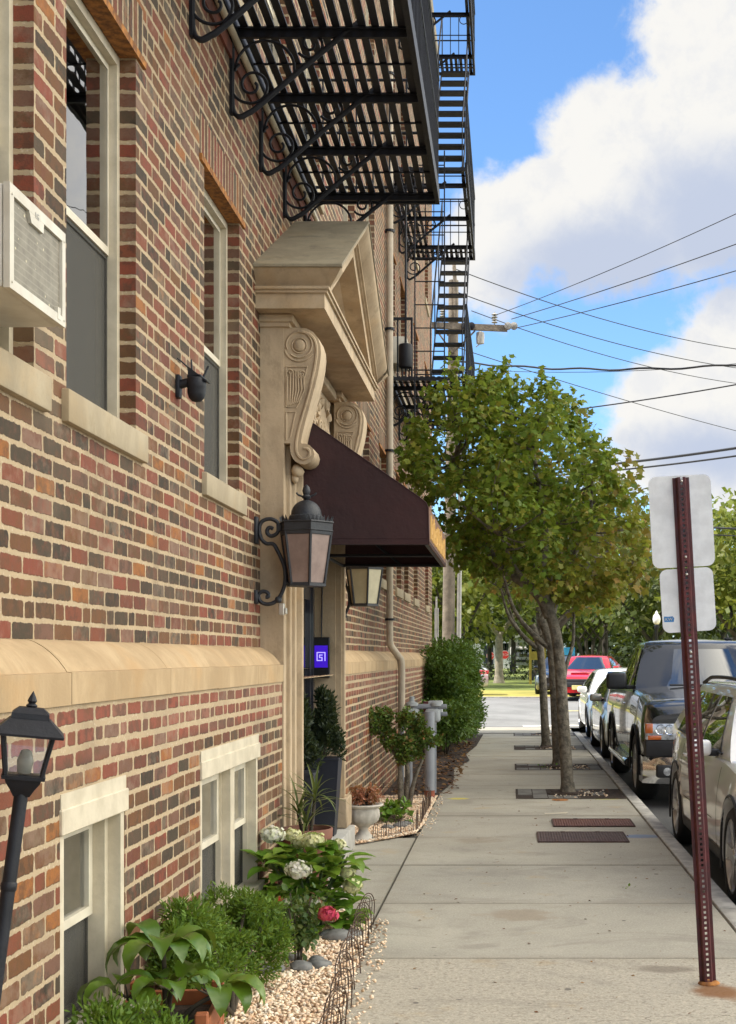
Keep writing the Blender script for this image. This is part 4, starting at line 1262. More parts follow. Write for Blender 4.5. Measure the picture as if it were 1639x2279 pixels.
for x in (-1.222, -.845): mb.box(x - .008, x + .008, 16.62, 16.645, 4.4, 8.05)
z = 4.6
while z < 8: mb.tube([(-1.222, 16.632, z), (-.845, 16.632, z)], .008, 6); z += .297
fe_part(mb, 'drop_ladder', FE2)
mb = MB()
mb.tube([(-1.36, 16.9, 5.62), (-1.36, 16.9, 7.8)], .014, 8); mb.box(-1.57, -1.27, 16.88, 16.92, 5.96, 5.99); mb.box(-1.475, -1.455, 16.89, 16.91, 5.2, 5.96); mb.box(-1.295, -1.27, 16.88, 16.92, 5.2, 5.96)
fe_part(mb, 'weight_guide', FE2)
mb = MB(); mb.lathe([(.02, 5.66), (.085, 5.64), (.092, 5.62), (.092, 5.36), (.085, 5.34), (.02, 5.335)], (-1.36, 16.9, 0), 14)
for dx in (-.05, 0, .05): mb.tube([(-1.36 + dx, 16.9, 5.34), (-1.36 + dx * .8, 16.9, 5.2)], .012, 6)
fe_part(mb, 'counterweight', FE2, smooth=40)
# ================================================================ vehicles
M['tyre'] = simple('tyre_rubber', (.022, .022, .023), .85, var=.2, bump=.2)
M['alloy'] = simple('alloy_rim', (.52, .52, .53), .3, .85, var=.1, bump=0)
M['chrome'] = simple('chrome_trim', (.75, .75, .76), .10, 1., var=.03, bump=0)
M['trim'] = simple('black_plastic_trim', (.018, .018, .02), .55, var=.15, bump=.1)
M['seam'] = simple('panel_gap', (.006, .006, .006), .9, var=.1, bump=0)
m, g, b = new_mat('car_glass')
pset(g, b, (.010, .014, .015), .02, 0., spec=.9); b.inputs['Coat Weight'].default_value = 1.; b.inputs['Coat IOR'].default_value = 2.1; b.inputs['Coat Roughness'].default_value = .01
M['carglass'] = m
M['lens'] = simple('clear_lens', (.62, .64, .66), .12, .35, var=.25, scale=22, bump=0, c2=(.25, .26, .27), coat=1.)
M['amberlens'] = simple('amber_lens', (.55, .13, .025), .15, var=.15, bump=0, coat=1.)
M['redlens'] = simple('red_lens', (.55, .015, .02), .15, var=.15, bump=0, coat=1.)
M['plate'] = simple('licence_plate', (.72, .62, .25), .5, var=.1, bump=0)

def smooth_fn(pts, w=.10):
    xs = np.array([p[0] for p in pts]); zs = np.array([p[1] for p in pts])
    gx = np.arange(xs[0] - .5, xs[-1] + .5, .02)
    gz = np.interp(gx, xs, zs)
    k = max(1, int(w / .02)); ker = np.hanning(2 * k + 3); ker /= ker.sum()
    gp_ = np.pad(gz, k + 1, mode='edge'); gs = np.convolve(gp_, ker, 'valid')
    return lambda y: float(np.interp(y, gx, gs))

class Car:
    def __init__(s, name, loc, rz, paint, top, bot, hw, axles, wr, gh, crown=.03, arch=.07, label=None, group=None, flare=.012):
        s.root = empty(name, loc, rz, label, 'pickup truck' if 'pickup' in name else 'car', group)
        s.L = top[-1][0]; s.top = smooth_fn(top); s.bot = smooth_fn(bot, .06); s.hw = smooth_fn(hw, .14)
        s.axles = axles; s.wr = wr; s.ar = wr + arch; s.gh = gh; s.crown = crown; s.paint = paint; s.flare = flare
        s.lower()
        s.green()
    def cross(s, y):
        b, t, w = s.bot(y), s.top(y), s.hw(y)
        h = t - b; c = s.crown
        pts = [(0, b), (w * .72, b), (w * .93, b + .012), (w - .022, b + .05), (w - .008, b + .14 * h), (w - .002, b + .30 * h), (w, b + .48 * h), (w - .006, b + .62 * h), (w - .010, b + .68 * h), (w - .028, b + .82 * h), (w - .052, t - .035), (w - .085, t - .008), (w - .14, t + c * .2), (w * .6, t + c * .7), (w * .3, t + c * .95), (0, t + c)]
        ah = -1
        for ay in s.axles:
            q = s.ar ** 2 - (y - ay) ** 2
            if q > 0: ah = s.wr + math.sqrt(q)
        if ah > 0:
            out = []
            for i, (x, z) in enumerate(pts):
                if i <= 11 and z < ah:
                    z = ah + i * .0006; x = x + (s.flare if i >= 3 else 0)
                out.append((x, z))
            pts = out
        return pts
    def side_x(s, y, z):
        p = s.cross(y)[2:12]
        zs = [q[1] for q in p]; xs = [q[0] for q in p]
        return float(np.interp(z, zs, xs))
    def lower(s):
        ys = set(np.round(np.arange(0, s.L + .001, .05), 3))
        for ay in s.axles:
            for k in range(-14, 15): ys.add(round(ay + s.ar * math.sin(k / 14 * PI / 2) * .9999, 4))
            ys.add(round(ay - s.ar - .002, 4)); ys.add(round(ay + s.ar + .002, 4))
        ys = sorted(y for y in ys if 0 <= y <= s.L)
        rows = []
        for y in ys:
            h = s.cross(y)
            rows.append([(x, y, z) for x, z in h] + [(-x, y, z) for x, z in h[-2:0:-1]])
        mb = MB(); n = len(rows[0])
        mb.grid(rows, closed=True)
        # underside and wheel wells in dark trim
        for fi, f in enumerate(mb.f):
            j = f[0] % n
            if j in (0, 1) or j >= n - 2: mb.m[fi] = 1
        mb.add(rows[0], [tuple(range(n - 1, -1, -1))]); mb.add(rows[-1], [tuple(range(n))])
        o = mb.build('body', [s.paint, M['trim']], s.root, smooth=32, fixn=True)
        s.body = o
    # --- greenhouse
    def ghs(s, v):
        q = s.gh
        e = v
        yf = q['yc'] + (q['y1'] - q['yc']) * e; yr = q['yr'] + (q['y2'] - q['yr']) * e
        w = q['wb'] + (q['wt'] - q['wb']) * (max(v, 0.) ** 1.25)
        zf = q['zb'] + (q['zr'] - q['zb']) * v; zr_ = q.get('zb2', q['zb']) + (q['zr'] - q.get('zb2', q['zb'])) * v
        return yf, yr, w, zf, zr_
    def green(s):
        q = s.gh; mb = MB(); rows = []
        for v, ins in ((-.12, 0), (0, 0), (.25, 0), (.5, 0), (.75, 0), (.90, 0), (.955, .012), (.985, .04), (1.0, .085)):
            yf, yr, w, zf, zr_ = s.ghs(v)
            w -= ins; yf += ins * 1.3; yr -= ins * 1.3
            r = []
            nf = 9; bow = q.get('bow', .10)
            for k in range(nf):
                t = -1 + 2 * k / (nf - 1); r.append((t * w, yf + bow * t * t, zf))
            ns = 12
            for k in range(1, ns):
                t = k / ns; ya = yf + bow + (yr - bow * .6 - yf - bow) * t; r.append((w + .012 * math.sin(PI * t), ya, zf + (zr_ - zf) * t))
            for k in range(nf):
                t = 1 - 2 * k / (nf - 1); r.append((t * w, yr - bow * .6 * t * t, zr_))
            for k in range(1, ns):
                t = 1 - k / ns; ya = yf + bow + (yr - bow * .6 - yf - bow) * t; r.append((-w - .012 * math.sin(PI * t), ya, zf + (zr_ - zf) * t))
            rows.append(r)
        top = rows[-1]
        cyy = sum(p[1] for p in top) / len(top); zz_ = q['zr']
        for k, dz in ((.6, .022), (.25, .032)):
            rows.append([(p[0] * k, cyy + (p[1] - cyy) * k, zz_ + dz) for p in top])
        mb.grid(rows, closed=True)
        mb.add(rows[-1], [tuple(range(len(top)))])
        mb.build('cabin', s.paint, s.root, smooth=38, fixn=True)
        # windscreen
        mb = MB(); gr = []
        for i in range(9):
            v = .02 + q.get('ws', .88) * i / 8
            yf, yr, w, zf, zr_ = s.ghs(v)
            gr.append([(t * (w - q.get('wi', .065)), yf + q.get('bow', .1) * t * t - .006, zf + .004) for t in [-1 + 2 * k / 12 for k in range(13)]])
        mb.grid(gr); mb.build('windscreen', M['carglass'], s.root, smooth=180)
        mb = MB(); gr = []
        for i in range(9):
            v = .12 + .78 * i / 8
            yf, yr, w, zf, zr_ = s.ghs(v)
            gr.append([(t * (w - .07), yr - q.get('bow', .1) * .6 * t * t + .006, zr_ + .004) for t in [-1 + 2 * k / 10 for k in range(11)]])
        if q.get('rear', True):
            mb.grid(gr); mb.build('rear_window', M['carglass'], s.root, smooth=180)
        for (yb0, yb1, yt0, yt1) in q['panes']:
            for sg in (-1, 1):
                mb = MB(); gr = []
                for i in range(7):
                    v = q.get('v0', .05) + (q.get('v1', .86) - q.get('v0', .05)) * i / 6; t = i / 6
                    yf, yr, w, zf, zr_ = s.ghs(v)
                    ya = yb0 + (yt0 - yb0) * t; yb = yb1 + (yt1 - yb1) * t
                    row = []
                    for k in range(9):
                        y = ya + (yb - ya) * k / 8; u = (y - yf) / (yr - yf)
                        row.append((sg * (w + .012 * math.sin(PI * min(max(u, 0), 1)) + .005), y, zf + (zr_ - zf) * u))
                    gr.append(row)
                mb.grid(gr); mb.build('side_window', M['carglass'], s.root, smooth=180)
    # --- fittings
    def patch(s, mb, y0, y1, z0, z1, off=.004, sides=(-1, 1), ny=6, nz=4, skew=0.):
        for sg in sides:
            gr = []
            for i in range(nz + 1):
                z = z0 + (z1 - z0) * i / nz
                gr.append([(sg * (s.side_x(y0 + (y1 - y0) * k / ny, z) + off), y0 + (y1 - y0) * k / ny + skew * (z - z0), z) for k in range(ny + 1)])
            mb.grid(gr)
    def seams(s, ys, z0=None, z1=None):
        mb = MB()
        for y in ys:
            s.patch(mb, y - .006, y + .006, (z0 or s.bot(y) + .06), (z1 or s.top(y) - .03), .002, ny=1, nz=10)
        mb.build('door_gap', M['seam'], s.root)
    def handles(s, ys, z, mat=None):
        for y in ys:
            for sg in (-1, 1):
                x = s.side_x(y, z)
                mb = MB(); mb.rbox(sg * (x + .005) - .018, sg * (x + .005) + .018, y - .09, y + .09, z - .014, z + .014, .008, 2)
                mb.build('door_handle', mat or s.paint, s.root, smooth=50)
    def mirrors(s, y, z, size=(.20, .12, .15), mat=None, out=.10):
        for sg in (-1, 1):
            x = s.gh['wb'] + .02
            mb = MB(); mb.rbox(*sorted((sg * (x + out - .03), sg * (x + out - .03 + size[0]))), y - size[1] / 2, y + size[1] / 2, z, z + size[2], min(size) * .3, 3)
            w_ = mb.build('wing_mirror', mat or s.paint, s.root, smooth=60)
            mb = MB(); mb.rbox(*sorted((sg * (x - .04), sg * (x + out))), y - .03, y + .05, z + .0, z + .05, .012, 2)
            mb.build('mirror_arm', M['trim'], w_, smooth=50)
    def wheels(s, width=.24, rim=.72, spokes=5, twin=True, dark=False):
        R_ = s.wr; rr = R_ * rim
        t = MB(); h = width / 2
        t.lathe([(rr, -h + .02), (rr + .012, -h), (R_ - .035, -h + .004), (R_ - .008, -h + .03), (R_, -h * .4), (R_, h * .4), (R_ - .008, h - .03), (R_ - .035, h - .004), (rr + .012, h), (rr, h - .02)], (0, 0, 0), 40, 'x', cap=False)
        r = MB()
        o_ = -h          # outer face toward -x
        r.lathe([(rr + .004, o_ + .012), (rr - .012, o_ + .008), (rr - .026, o_ + .03), (rr - .03, h - .03)], (0, 0, 0), 40, 'x', cap=False)
        for k in range(spokes):
            for da in ((-.13, .13) if twin else (0,)):
                a = 2 * PI * k / spokes + da
                hw_ = .022 if twin else .04
                ca, sa = math.cos(a), math.sin(a); pa, pb = -sa, ca
                vs = []
                for rad, w0, x0 in ((.05, hw_ * 1.1, o_ + .028), (rr - .02, hw_ * 1.25, o_ + .016)):
                    for sx in (-1, 1):
                        for dx in (0, .03):
                            vs.append((x0 + dx, ca * rad + pa * w0 * sx, sa * rad + pb * w0 * sx))
                r.add(vs, [(0, 1, 3, 2), (4, 6, 7, 5), (0, 4, 5, 1), (2, 3, 7, 6), (0, 2, 6, 4), (1, 5, 7, 3)])
        r.lathe([(.07, o_ + .05), (.065, o_ + .022), (.045, o_ + .014), (.001, o_ + .012)], (0, 0, 0), 20, 'x', cap=False)
        d_ = MB(); d_.lathe([(rr - .02, 0.0), (.001, 0.0)], (0, 0, 0), 30, 'x', cap=False)
        d_.lathe([(rr * .62, -.03), (.05, -.032)], (0, 0, 0), 30, 'x', cap=False)
        first = None
        for ay in s.axles:
            for sg in (-1, 1):
                w_ = empty('wheel', (sg * (s.hw(ay) - h + .004), ay, R_), 0)
                w_.parent = s.root
                if sg > 0: w_.rotation_euler = (0, 0, PI)
                if first is None:
                    first = [t.build('tyre', M['tyre'], w_, smooth=50), r.build('rim', M['alloy'], w_, smooth=40, fixn=True), d_.build('brake_disc', M['trim'], w_)]
                else:
                    for c0 in first:
                        c = c0.copy(); COL.objects.link(c); c.parent = w_
    def part(s, mb, name, mat, smooth=40, parent=None):
        return mb.build(name, mat, parent or s.root, smooth=smooth)

# ---- black pickup
M['p_black'] = paint_mat('black_car_paint', (.008, .009, .012), 0, .18, .25)
M['p_white'] = paint_mat('white_car_paint', (.90, .89, .87), 0, .25, .12)
M['p_silver'] = paint_mat('champagne_paint', (.40, .37, .31), .55, .28, .15)
M['p_white2'] = paint_mat('pearl_paint', (.78, .78, .76), 0, .25, .1)
M['p_red'] = paint_mat('red_car_paint', (.52, .012, .018), .0, .2, .0)
M['p_grey'] = paint_mat('silver_car_paint', (.45, .47, .50), .5, .28, .0)

pk = Car('pickup', (2.50, 14.75, -.13), 0, M['p_black'],
         top=[(0, 1.02), (.05, 1.11), (.25, 1.19), (.9, 1.265), (1.75, 1.305), (3.95, 1.29), (4.0, 1.29), (5.75, 1.29), (5.8, 1.25)],
         bot=[(0, .50), (.4, .44), (1.6, .42), (4.2, .42), (5.0, .5), (5.8, .6)],
         hw=[(0, .93), (.12, .975), (.35, .995), (1.0, 1.0), (5.4, 1.0), (5.7, .985), (5.8, .96)],
         axles=(.98, 4.55), wr=.405, crown=.05, arch=.075,
         gh=dict(yc=1.70, y1=2.42, y2=3.80, yr=3.98, zb=1.30, zr=1.93, wb=.905, wt=.70, bow=.17, ws=.80, wi=.085, panes=[(2.12, 2.98, 2.50, 2.98), (3.06, 3.80, 3.06, 3.70)], v1=.84),
         label='black crew cab pickup truck with chrome bumper parked behind the white car')
pk.seams((1.98, 3.02, 3.92)); pk.handles((2.78, 3.70), 1.10, M['chrome']); pk.mirrors(2.15, 1.30, (.26, .13, .21), M['trim'], .10); pk.wheels(.27, .66, 5)
mb = MB()
for sg in (-1, 1):
    x0, x1 = sorted((sg * .60, sg * .97))
    mb.rbox(x0, x1, -.018, .16, .775, .965, .02, 2)
hl = pk.part(mb, 'headlight', M['lens'])
mb = MB()
for sg in (-1, 1):
    x0, x1 = sorted((sg * .885, sg * .975)); mb.rbox(x0, x1, -.021, .17, .85, .962, .012, 2)
    x0, x1 = sorted((sg * .79, sg * .95)); mb.rbox(x0, x1, -.022, .1, .778, .832, .012, 2)
pk.part(mb, 'indicator', M['amberlens'], parent=hl)
mb = MB()
for sg in (-1, 1):
    for xx in (.70, .80):
        mb.lathe([(.058, -.024), (.05, -.021), (.046, -.005), (.02, .01)], (sg * xx, 0, .895), 16, 'y', cap=False)
pk.part(mb, 'lamp_reflector', M['chrome'], parent=hl)
mb = MB(); mb.rbox(-.60, .60, -.03, .1, .66, 1.02, .03, 2)
gr_ = pk.part(mb, 'grille', M['chrome'])
mb = MB()
for x0, x1 in ((-.55, -.04), (.04, .55)):
    for z0, z1 in ((.70, .82), (.87, .99)): mb.rbox(x0, x1, -.036, .0, z0, z1, .01, 1)
pk.part(mb, 'grille_mesh', M['trim'], parent=gr_)
mb = MB(); mb.rbox(-.975, .975, -.035, .2, .585, .772, .02, 2)
pk.part(mb, 'valance_panel', M['trim'])
mb = MB()
gr2 = []
for i in range(9):
    z = .285 + .30 * i / 8; bul = .045 * math.sin(PI * i / 8)
    gr2.append([(t * 1.0, -.09 + .16 * abs(t) ** 4 - bul, z) for t in [-1 + 2 * k / 24 for k in range(25)]])
mb.grid(gr2)
for sg in (-1, 1):
    mb.grid([[(sg * 1.0, y, z) for y in (.07 - .045 * math.sin(PI * i / 8), .30, .46)] for i, z in enumerate([.285 + .30 * i / 8 for i in range(9)])])
bp_ = pk.part(mb, 'front_bumper', M['chrome'], 60)
mb = MB()
for sg in (-1, 1): x0, x1 = sorted((sg * .66, sg * .86)); mb.rbox(x0, x1, -.135, -.02, .36, .50, .02, 2)
fl_ = pk.part(mb, 'fog_lamp_bezel', M['trim'], parent=bp_)
mb = MB()
for sg in (-1, 1): mb.lathe([(.045, -.14), (.03, -.142), (.001, -.143)], (sg * .74, 0, .43), 14, 'y', cap=False)
pk.part(mb, 'fog_lamp', M['lens'], parent=bp_)
mb = MB()
for sg in (-1, 1): mb.tube([(sg * 1.03, 1.55, .40), (sg * 1.045, 1.7, .40), (sg * 1.045, 3.95, .40), (sg * 1.03, 4.05, .40)], .05, 10); mb.box(*sorted((sg * .95, sg * 1.09)), 1.75, 3.9, .435, .452)
pk.part(mb, 'running_board', M['chrome'], 60)
mb = MB()
for ay in pk.axles:
    for sg in (-1, 1):
        mb.tube([(sg * 1.012, ay + (pk.ar + .012) * math.cos(R(t)), pk.wr + (pk.ar + .012) * math.sin(R(t))) for t in range(-8, 189, 7)], .016, 6)
pk.part(mb, 'wheel_arch_trim', M['trim'], 60)
mb = MB(); mb.tube([(-.5, 1.60, 1.365), (.02, 1.66, 1.36)], .012, 6); mb.tube([(.05, 1.60, 1.365), (.6, 1.68, 1.36)], .012, 6)
pk.part(mb, 'wiper', M['trim'])
mb = MB(); mb.box(.12, .26, 2.288, 2.29, 1.80, 1.83); mb.rbox(-.70, .70, 3.9, 4.05, 1.9, 1.93, .01, 1)
mb = MB(); mb.tube([(.45, 2.9, 1.94), (.45, 3.0, 2.02)], .012, 6); mb.rbox(.40, .50, 2.86, 3.0, 1.945, 1.975, .012, 2)
pk.part(mb, 'roof_aerial', M['trim'])

# ---- white compact suv, nearest
KS = 1.09
def KY(l): return [(y_ * KS, z_) for y_, z_ in l]
sv = Car('parked_car', (2.42, 8.10, -.13), 0, M['p_white'],
         top=KY([(0, .70), (.10, .80), (.4, .885), (1.25, .975), (2.6, 1.00), (3.9, 1.045), (4.3, 1.03), (4.42, .98), (4.45, .86)]),
         bot=KY([(0, .24), (.3, .20), (1.2, .19), (3.3, .19), (4.0, .26), (4.45, .36)]),
         hw=KY([(0, .70), (.12, .80), (.35, .875), (.8, .90), (3.6, .90), (4.1, .875), (4.32, .80), (4.45, .66)]),
         axles=(.82 * KS, 3.58 * KS), wr=.345, crown=.03, arch=.055,
         gh=dict(yc=1.12 * KS, y1=1.90 * KS, y2=3.75 * KS, yr=4.36 * KS, zb=.975, zb2=1.04, zr=1.505, wb=.825, wt=.60, bow=.13, panes=[tuple(c_ * KS for c_ in t_) for t_ in ((1.62, 2.42, 2.02, 2.42), (2.50, 3.22, 2.50, 3.18), (3.30, 3.85, 3.27, 3.55))], v1=.80, v0=.03),
         label='white compact car with black roof rails cut by the right edge nearest the kerb')
sv.seams([c_ * KS for c_ in (1.42, 2.46, 3.30)]); sv.handles([c_ * KS for c_ in (2.28, 3.12)], .86); sv.mirrors(1.72 * KS, .965, (.19, .12, .125), M['p_white'], .07); sv.wheels(.225, .74, 5)
mb = MB()
for sg in (-1, 1):
    pts = []
    for t in range(21):
        u = t / 20; y = (1.75 + 2.05 * u) * KS
        pts.append((sg * (.60 - .02 * math.sin(PI * u)), y, 1.50 + .045 * min(1, 6 * u, 6 * (1 - u)) - .02 * (2 * u - 1) ** 2))
    mb.tube([(sg * .69, 1.55 * KS, 1.30)] + pts, .017, 8)
sv.part(mb, 'roof_rail', M['trim'], 60)
mb = MB()
for ay in sv.axles:
    for sg in (-1, 1): mb.tube([(sg * (.902), ay + (sv.ar + .004) * math.cos(R(t)), sv.wr + (sv.ar + .018) * math.sin(R(t))) for t in range(-20, 201, 7)], .010, 6)
sv.patch(mb, 1.25 * KS, 3.15 * KS, .215, .33, .008, ny=10)
sv.part(mb, 'black_cladding', M['trim'], 60)
mb = MB()
for sg in (-1, 1):
    mb.tube([(sg * (.828 + .006), y * KS, .985 + .065 * (y - 1.12) / 3.24) for y in (1.55, 2., 2.6, 3.2, 3.86)], .010, 6)
sv.part(mb, 'window_trim', M['trim'], 60)
mb = MB(); sv.patch(mb, 3.98 * KS, 4.32 * KS, .80, .94, .006, ny=6)
sv.part(mb, 'tail_light', M['redlens'], 60)
mb = MB(); sv.patch(mb, 1.6 * KS, 3.6 * KS, .505, .511, .003, ny=12, nz=1); sv.part(mb, 'crease_shade_strip', M['seam'])  # dark strip laid on the side as shade along the body crease
mb = MB()
for sg in (-1, 1): x0, x1 = sorted((sg * .42, sg * .74)); mb.rbox(x0, x1, .05, .3, .60, .74, .03, 3)
sv.part(mb, 'headlight', M['lens'])
mb = MB(); mb.rbox(-.36, .36, -.012, .05, .5, .68, .02, 2); sv.part(mb, 'grille', M['trim'])
mb = MB(); mb.rbox(-.68, .68, 4.38 * KS, 4.47 * KS, .36, .5, .03, 2); sv.part(mb, 'rear_bumper', M['trim'])

# ---- sedans
def sedan(name, loc, rz, paint, label, group=None, L=4.75, coupe=False):
    c = Car(name, loc, rz, paint,
            top=[(0, .60), (.08, .72), (.4, .80), (1.2, .93), (2.4, .97), (3.7, 1.0), (4.3, 1.03), (L - .06, 1.01), (L, .88)],
            bot=[(0, .26), (.3, .19), (1.2, .17), (3.4, .17), (4.2, .25), (L, .36)],
            hw=[(0, .62), (.1, .74), (.35, .85), (.8, .905), (3.7, .91), (4.3, .87), (L - .12, .80), (L, .66)],
            axles=(.92, 3.70), wr=.335, crown=.035, arch=.045,
            gh=dict(yc=1.15, y1=2.05, y2=3.35, yr=4.25, zb=.94, zb2=1.03, zr=1.43, wb=.80, wt=.56, bow=.16, panes=[(1.75, 2.55, 2.28, 2.55), (2.63, 3.55, 2.63, 3.28)], v1=.82) if not coupe else
            dict(yc=1.55, y1=2.35, y2=3.35, yr=4.30, zb=.98, zb2=1.05, zr=1.44, wb=.82, wt=.60, bow=.12, panes=[(2.02, 3.1, 2.48, 3.05)], v1=.80),
            label=label, group=group)
    if not coupe:
        c.seams((1.5, 2.59, 3.5)); c.handles((2.35, 3.3), .83)
        c.mirrors(1.78, .93, (.21, .12, .13), None, .05)
    else:
        c.seams((1.75, 3.15)); c.mirrors(2.1, .98, (.20, .12, .12), None, .05)
    c.wheels(.22, .72, 5, twin=not coupe)
    mb = MB()
    for sg in (-1, 1):
        gr = []
        for i in range(5):
            z = .60 + .13 * i / 4
            gr.append([(sg * (.40 + .42 * k / 8), -.012 + (.02 + .30 * (k / 8) ** 2.2) + .10 * (z - .6), z) for k in range(9)])
        mb.grid(gr)
    if not coupe: c.part(mb, 'headlight', M['lens'], 180)
    mb = MB(); mb.rbox(-.42, .42, -.03, .06, .30 if not coupe else .44, .44 if not coupe else .60, .02, 2)
    if coupe: mb.rbox(-.74, .74, -.005, .10, .575, .70, .03, 2)
    gp2 = c.part(mb, 'grille', M['trim'])
    if coupe:
        hl = MB(); rg = MB()
        for sg in (-1, 1):
            for xx in (.60, .42):
                hl.lathe([(.055, -.012), (.04, -.02), (.001, -.024)], (sg * xx, 0, .64), 16, 'y', cap=False)
                rg.tube([(sg * xx + .058 * math.cos(t * PI / 8), -.02, .64 + .058 * math.sin(t * PI / 8)) for t in range(17)], .008, 6)
        h_ = c.part(hl, 'headlight', M['lens'], 60)
        c.part(rg, 'lamp_halo', emit_mat('halo_lamp', (1., .72, .35), 2.2), 60, parent=h_)
    mb = MB(); mb.rbox(-.16, .16, -.045, -.02, .36, .50, .006, 1); c.part(mb, 'licence_plate', M['plate'])
    mb = MB(); c.patch(mb, L - .32, L - .06, .78, .93, .008, ny=5); mb.rbox(.45, .72, L - .06, L + .012, .78, .92, .02, 2); mb.rbox(-.72, -.45, L - .06, L + .012, .78, .92, .02, 2)
    c.part(mb, 'tail_light', M['redlens'], 60)
    return c
sedan('parked_car', (2.45, 21.25, -.13), 0, M['p_silver'], 'champagne silver sedan parked directly behind the black pickup')
sedan('parked_car', (2.52, 26.9, -.13), 0, M['p_white2'], 'white sedan at the far end of the kerb near the corner')
rc = sedan('parked_car', (2.12, 41.6, zprof(42.5) + .0), R(-13), M['p_red'], 'bright red muscle coupe turning out of the cross street', L=4.9, coupe=True)
mb = MB(); mb.rbox(-.3, .3, .5, 1.0, .86, .90, .03, 2); rc.part(mb, 'bonnet_scoop', M['p_red'])
sedan('parked_car', (1.72, 46.6, zprof(44.5)), R(-6), M['p_black'], 'black sedan half hidden behind the street tree trunks')
sedan('parked_car', (-5.55, 46.8, zprof(44.5)), R(-90), M['p_grey'], 'silver car with red tail light showing past the big green bush')
# ================================================================ street trees
M['bark'] = simple('grey_bark', (.185, .16, .12), .95, var=.35, scale=13, bump=1., bscale=34, bdist=.03, c2=(.055, .048, .036))
M['bark_pale'] = simple('pale_bark', (.33, .28, .21), .95, var=.2, scale=5, bump=.8, bscale=14, bdist=.02, c2=(.20, .17, .12))
M['bark_dark'] = simple('dark_bark', (.06, .05, .04), .95, var=.2, scale=5, bump=.8, bscale=14, bdist=.02)
M['leaf_maple'] = leaf_mat('maple_leaves', [(.060, .115, .014), (.13, .22, .022), (.20, .30, .032), (.28, .34, .042), (.16, .26, .026), (.36, .34, .05), (.09, .165, .018), (.30, .21, .032)], .42)
M['leaf_autumn'] = leaf_mat('turning_leaves', [(.15, .18, .025), (.29, .22, .03), (.34, .18, .03), (.21, .21, .03), (.12, .15, .02), (.38, .21, .04)], .36)
M['leaf_turn'] = leaf_mat('leaves_starting_to_turn', [(.16, .19, .025), (.27, .24, .03), (.22, .26, .03), (.33, .22, .035), (.13, .18, .02), (.36, .19, .035)], .4)
M['leaf_park'] = leaf_mat('park_leaves', [(.05, .075, .014), (.09, .12, .02), (.13, .15, .025), (.07, .10, .016)], .3)
M['leaf_lime'] = leaf_mat('lime_leaves', [(.10, .14, .02), (.17, .20, .03), (.22, .22, .035), (.13, .17, .025)], .35)
M['leaf_dark'] = leaf_mat('dark_leaves', [(.022, .036, .010), (.035, .055, .013), (.05, .07, .018)], .2)
M['leaf_fleck'] = leaf_mat('flecked_leaves', [(.05, .07, .016), (.08, .10, .02), (.06, .085, .018), (.09, .12, .024), (.05, .07, .016), (.42, .42, .26)], .3)

def branch(mb, pts, r0, r1, n=8):
    p = smooth_path(pts, 5)
    k = len(p)
    mb.tube(p, [r0 + (r1 - r0) * i / (k - 1) for i in range(k)], n)
    return p

def inside(poly, x, z):
    c = False; n = len(poly)
    for i in range(n):
        x1, z1 = poly[i]; x2, z2 = poly[(i + 1) % n]
        if (z1 > z) != (z2 > z) and x < (x2 - x1) * (z - z1) / (z2 - z1) + x1: c = not c
    return c

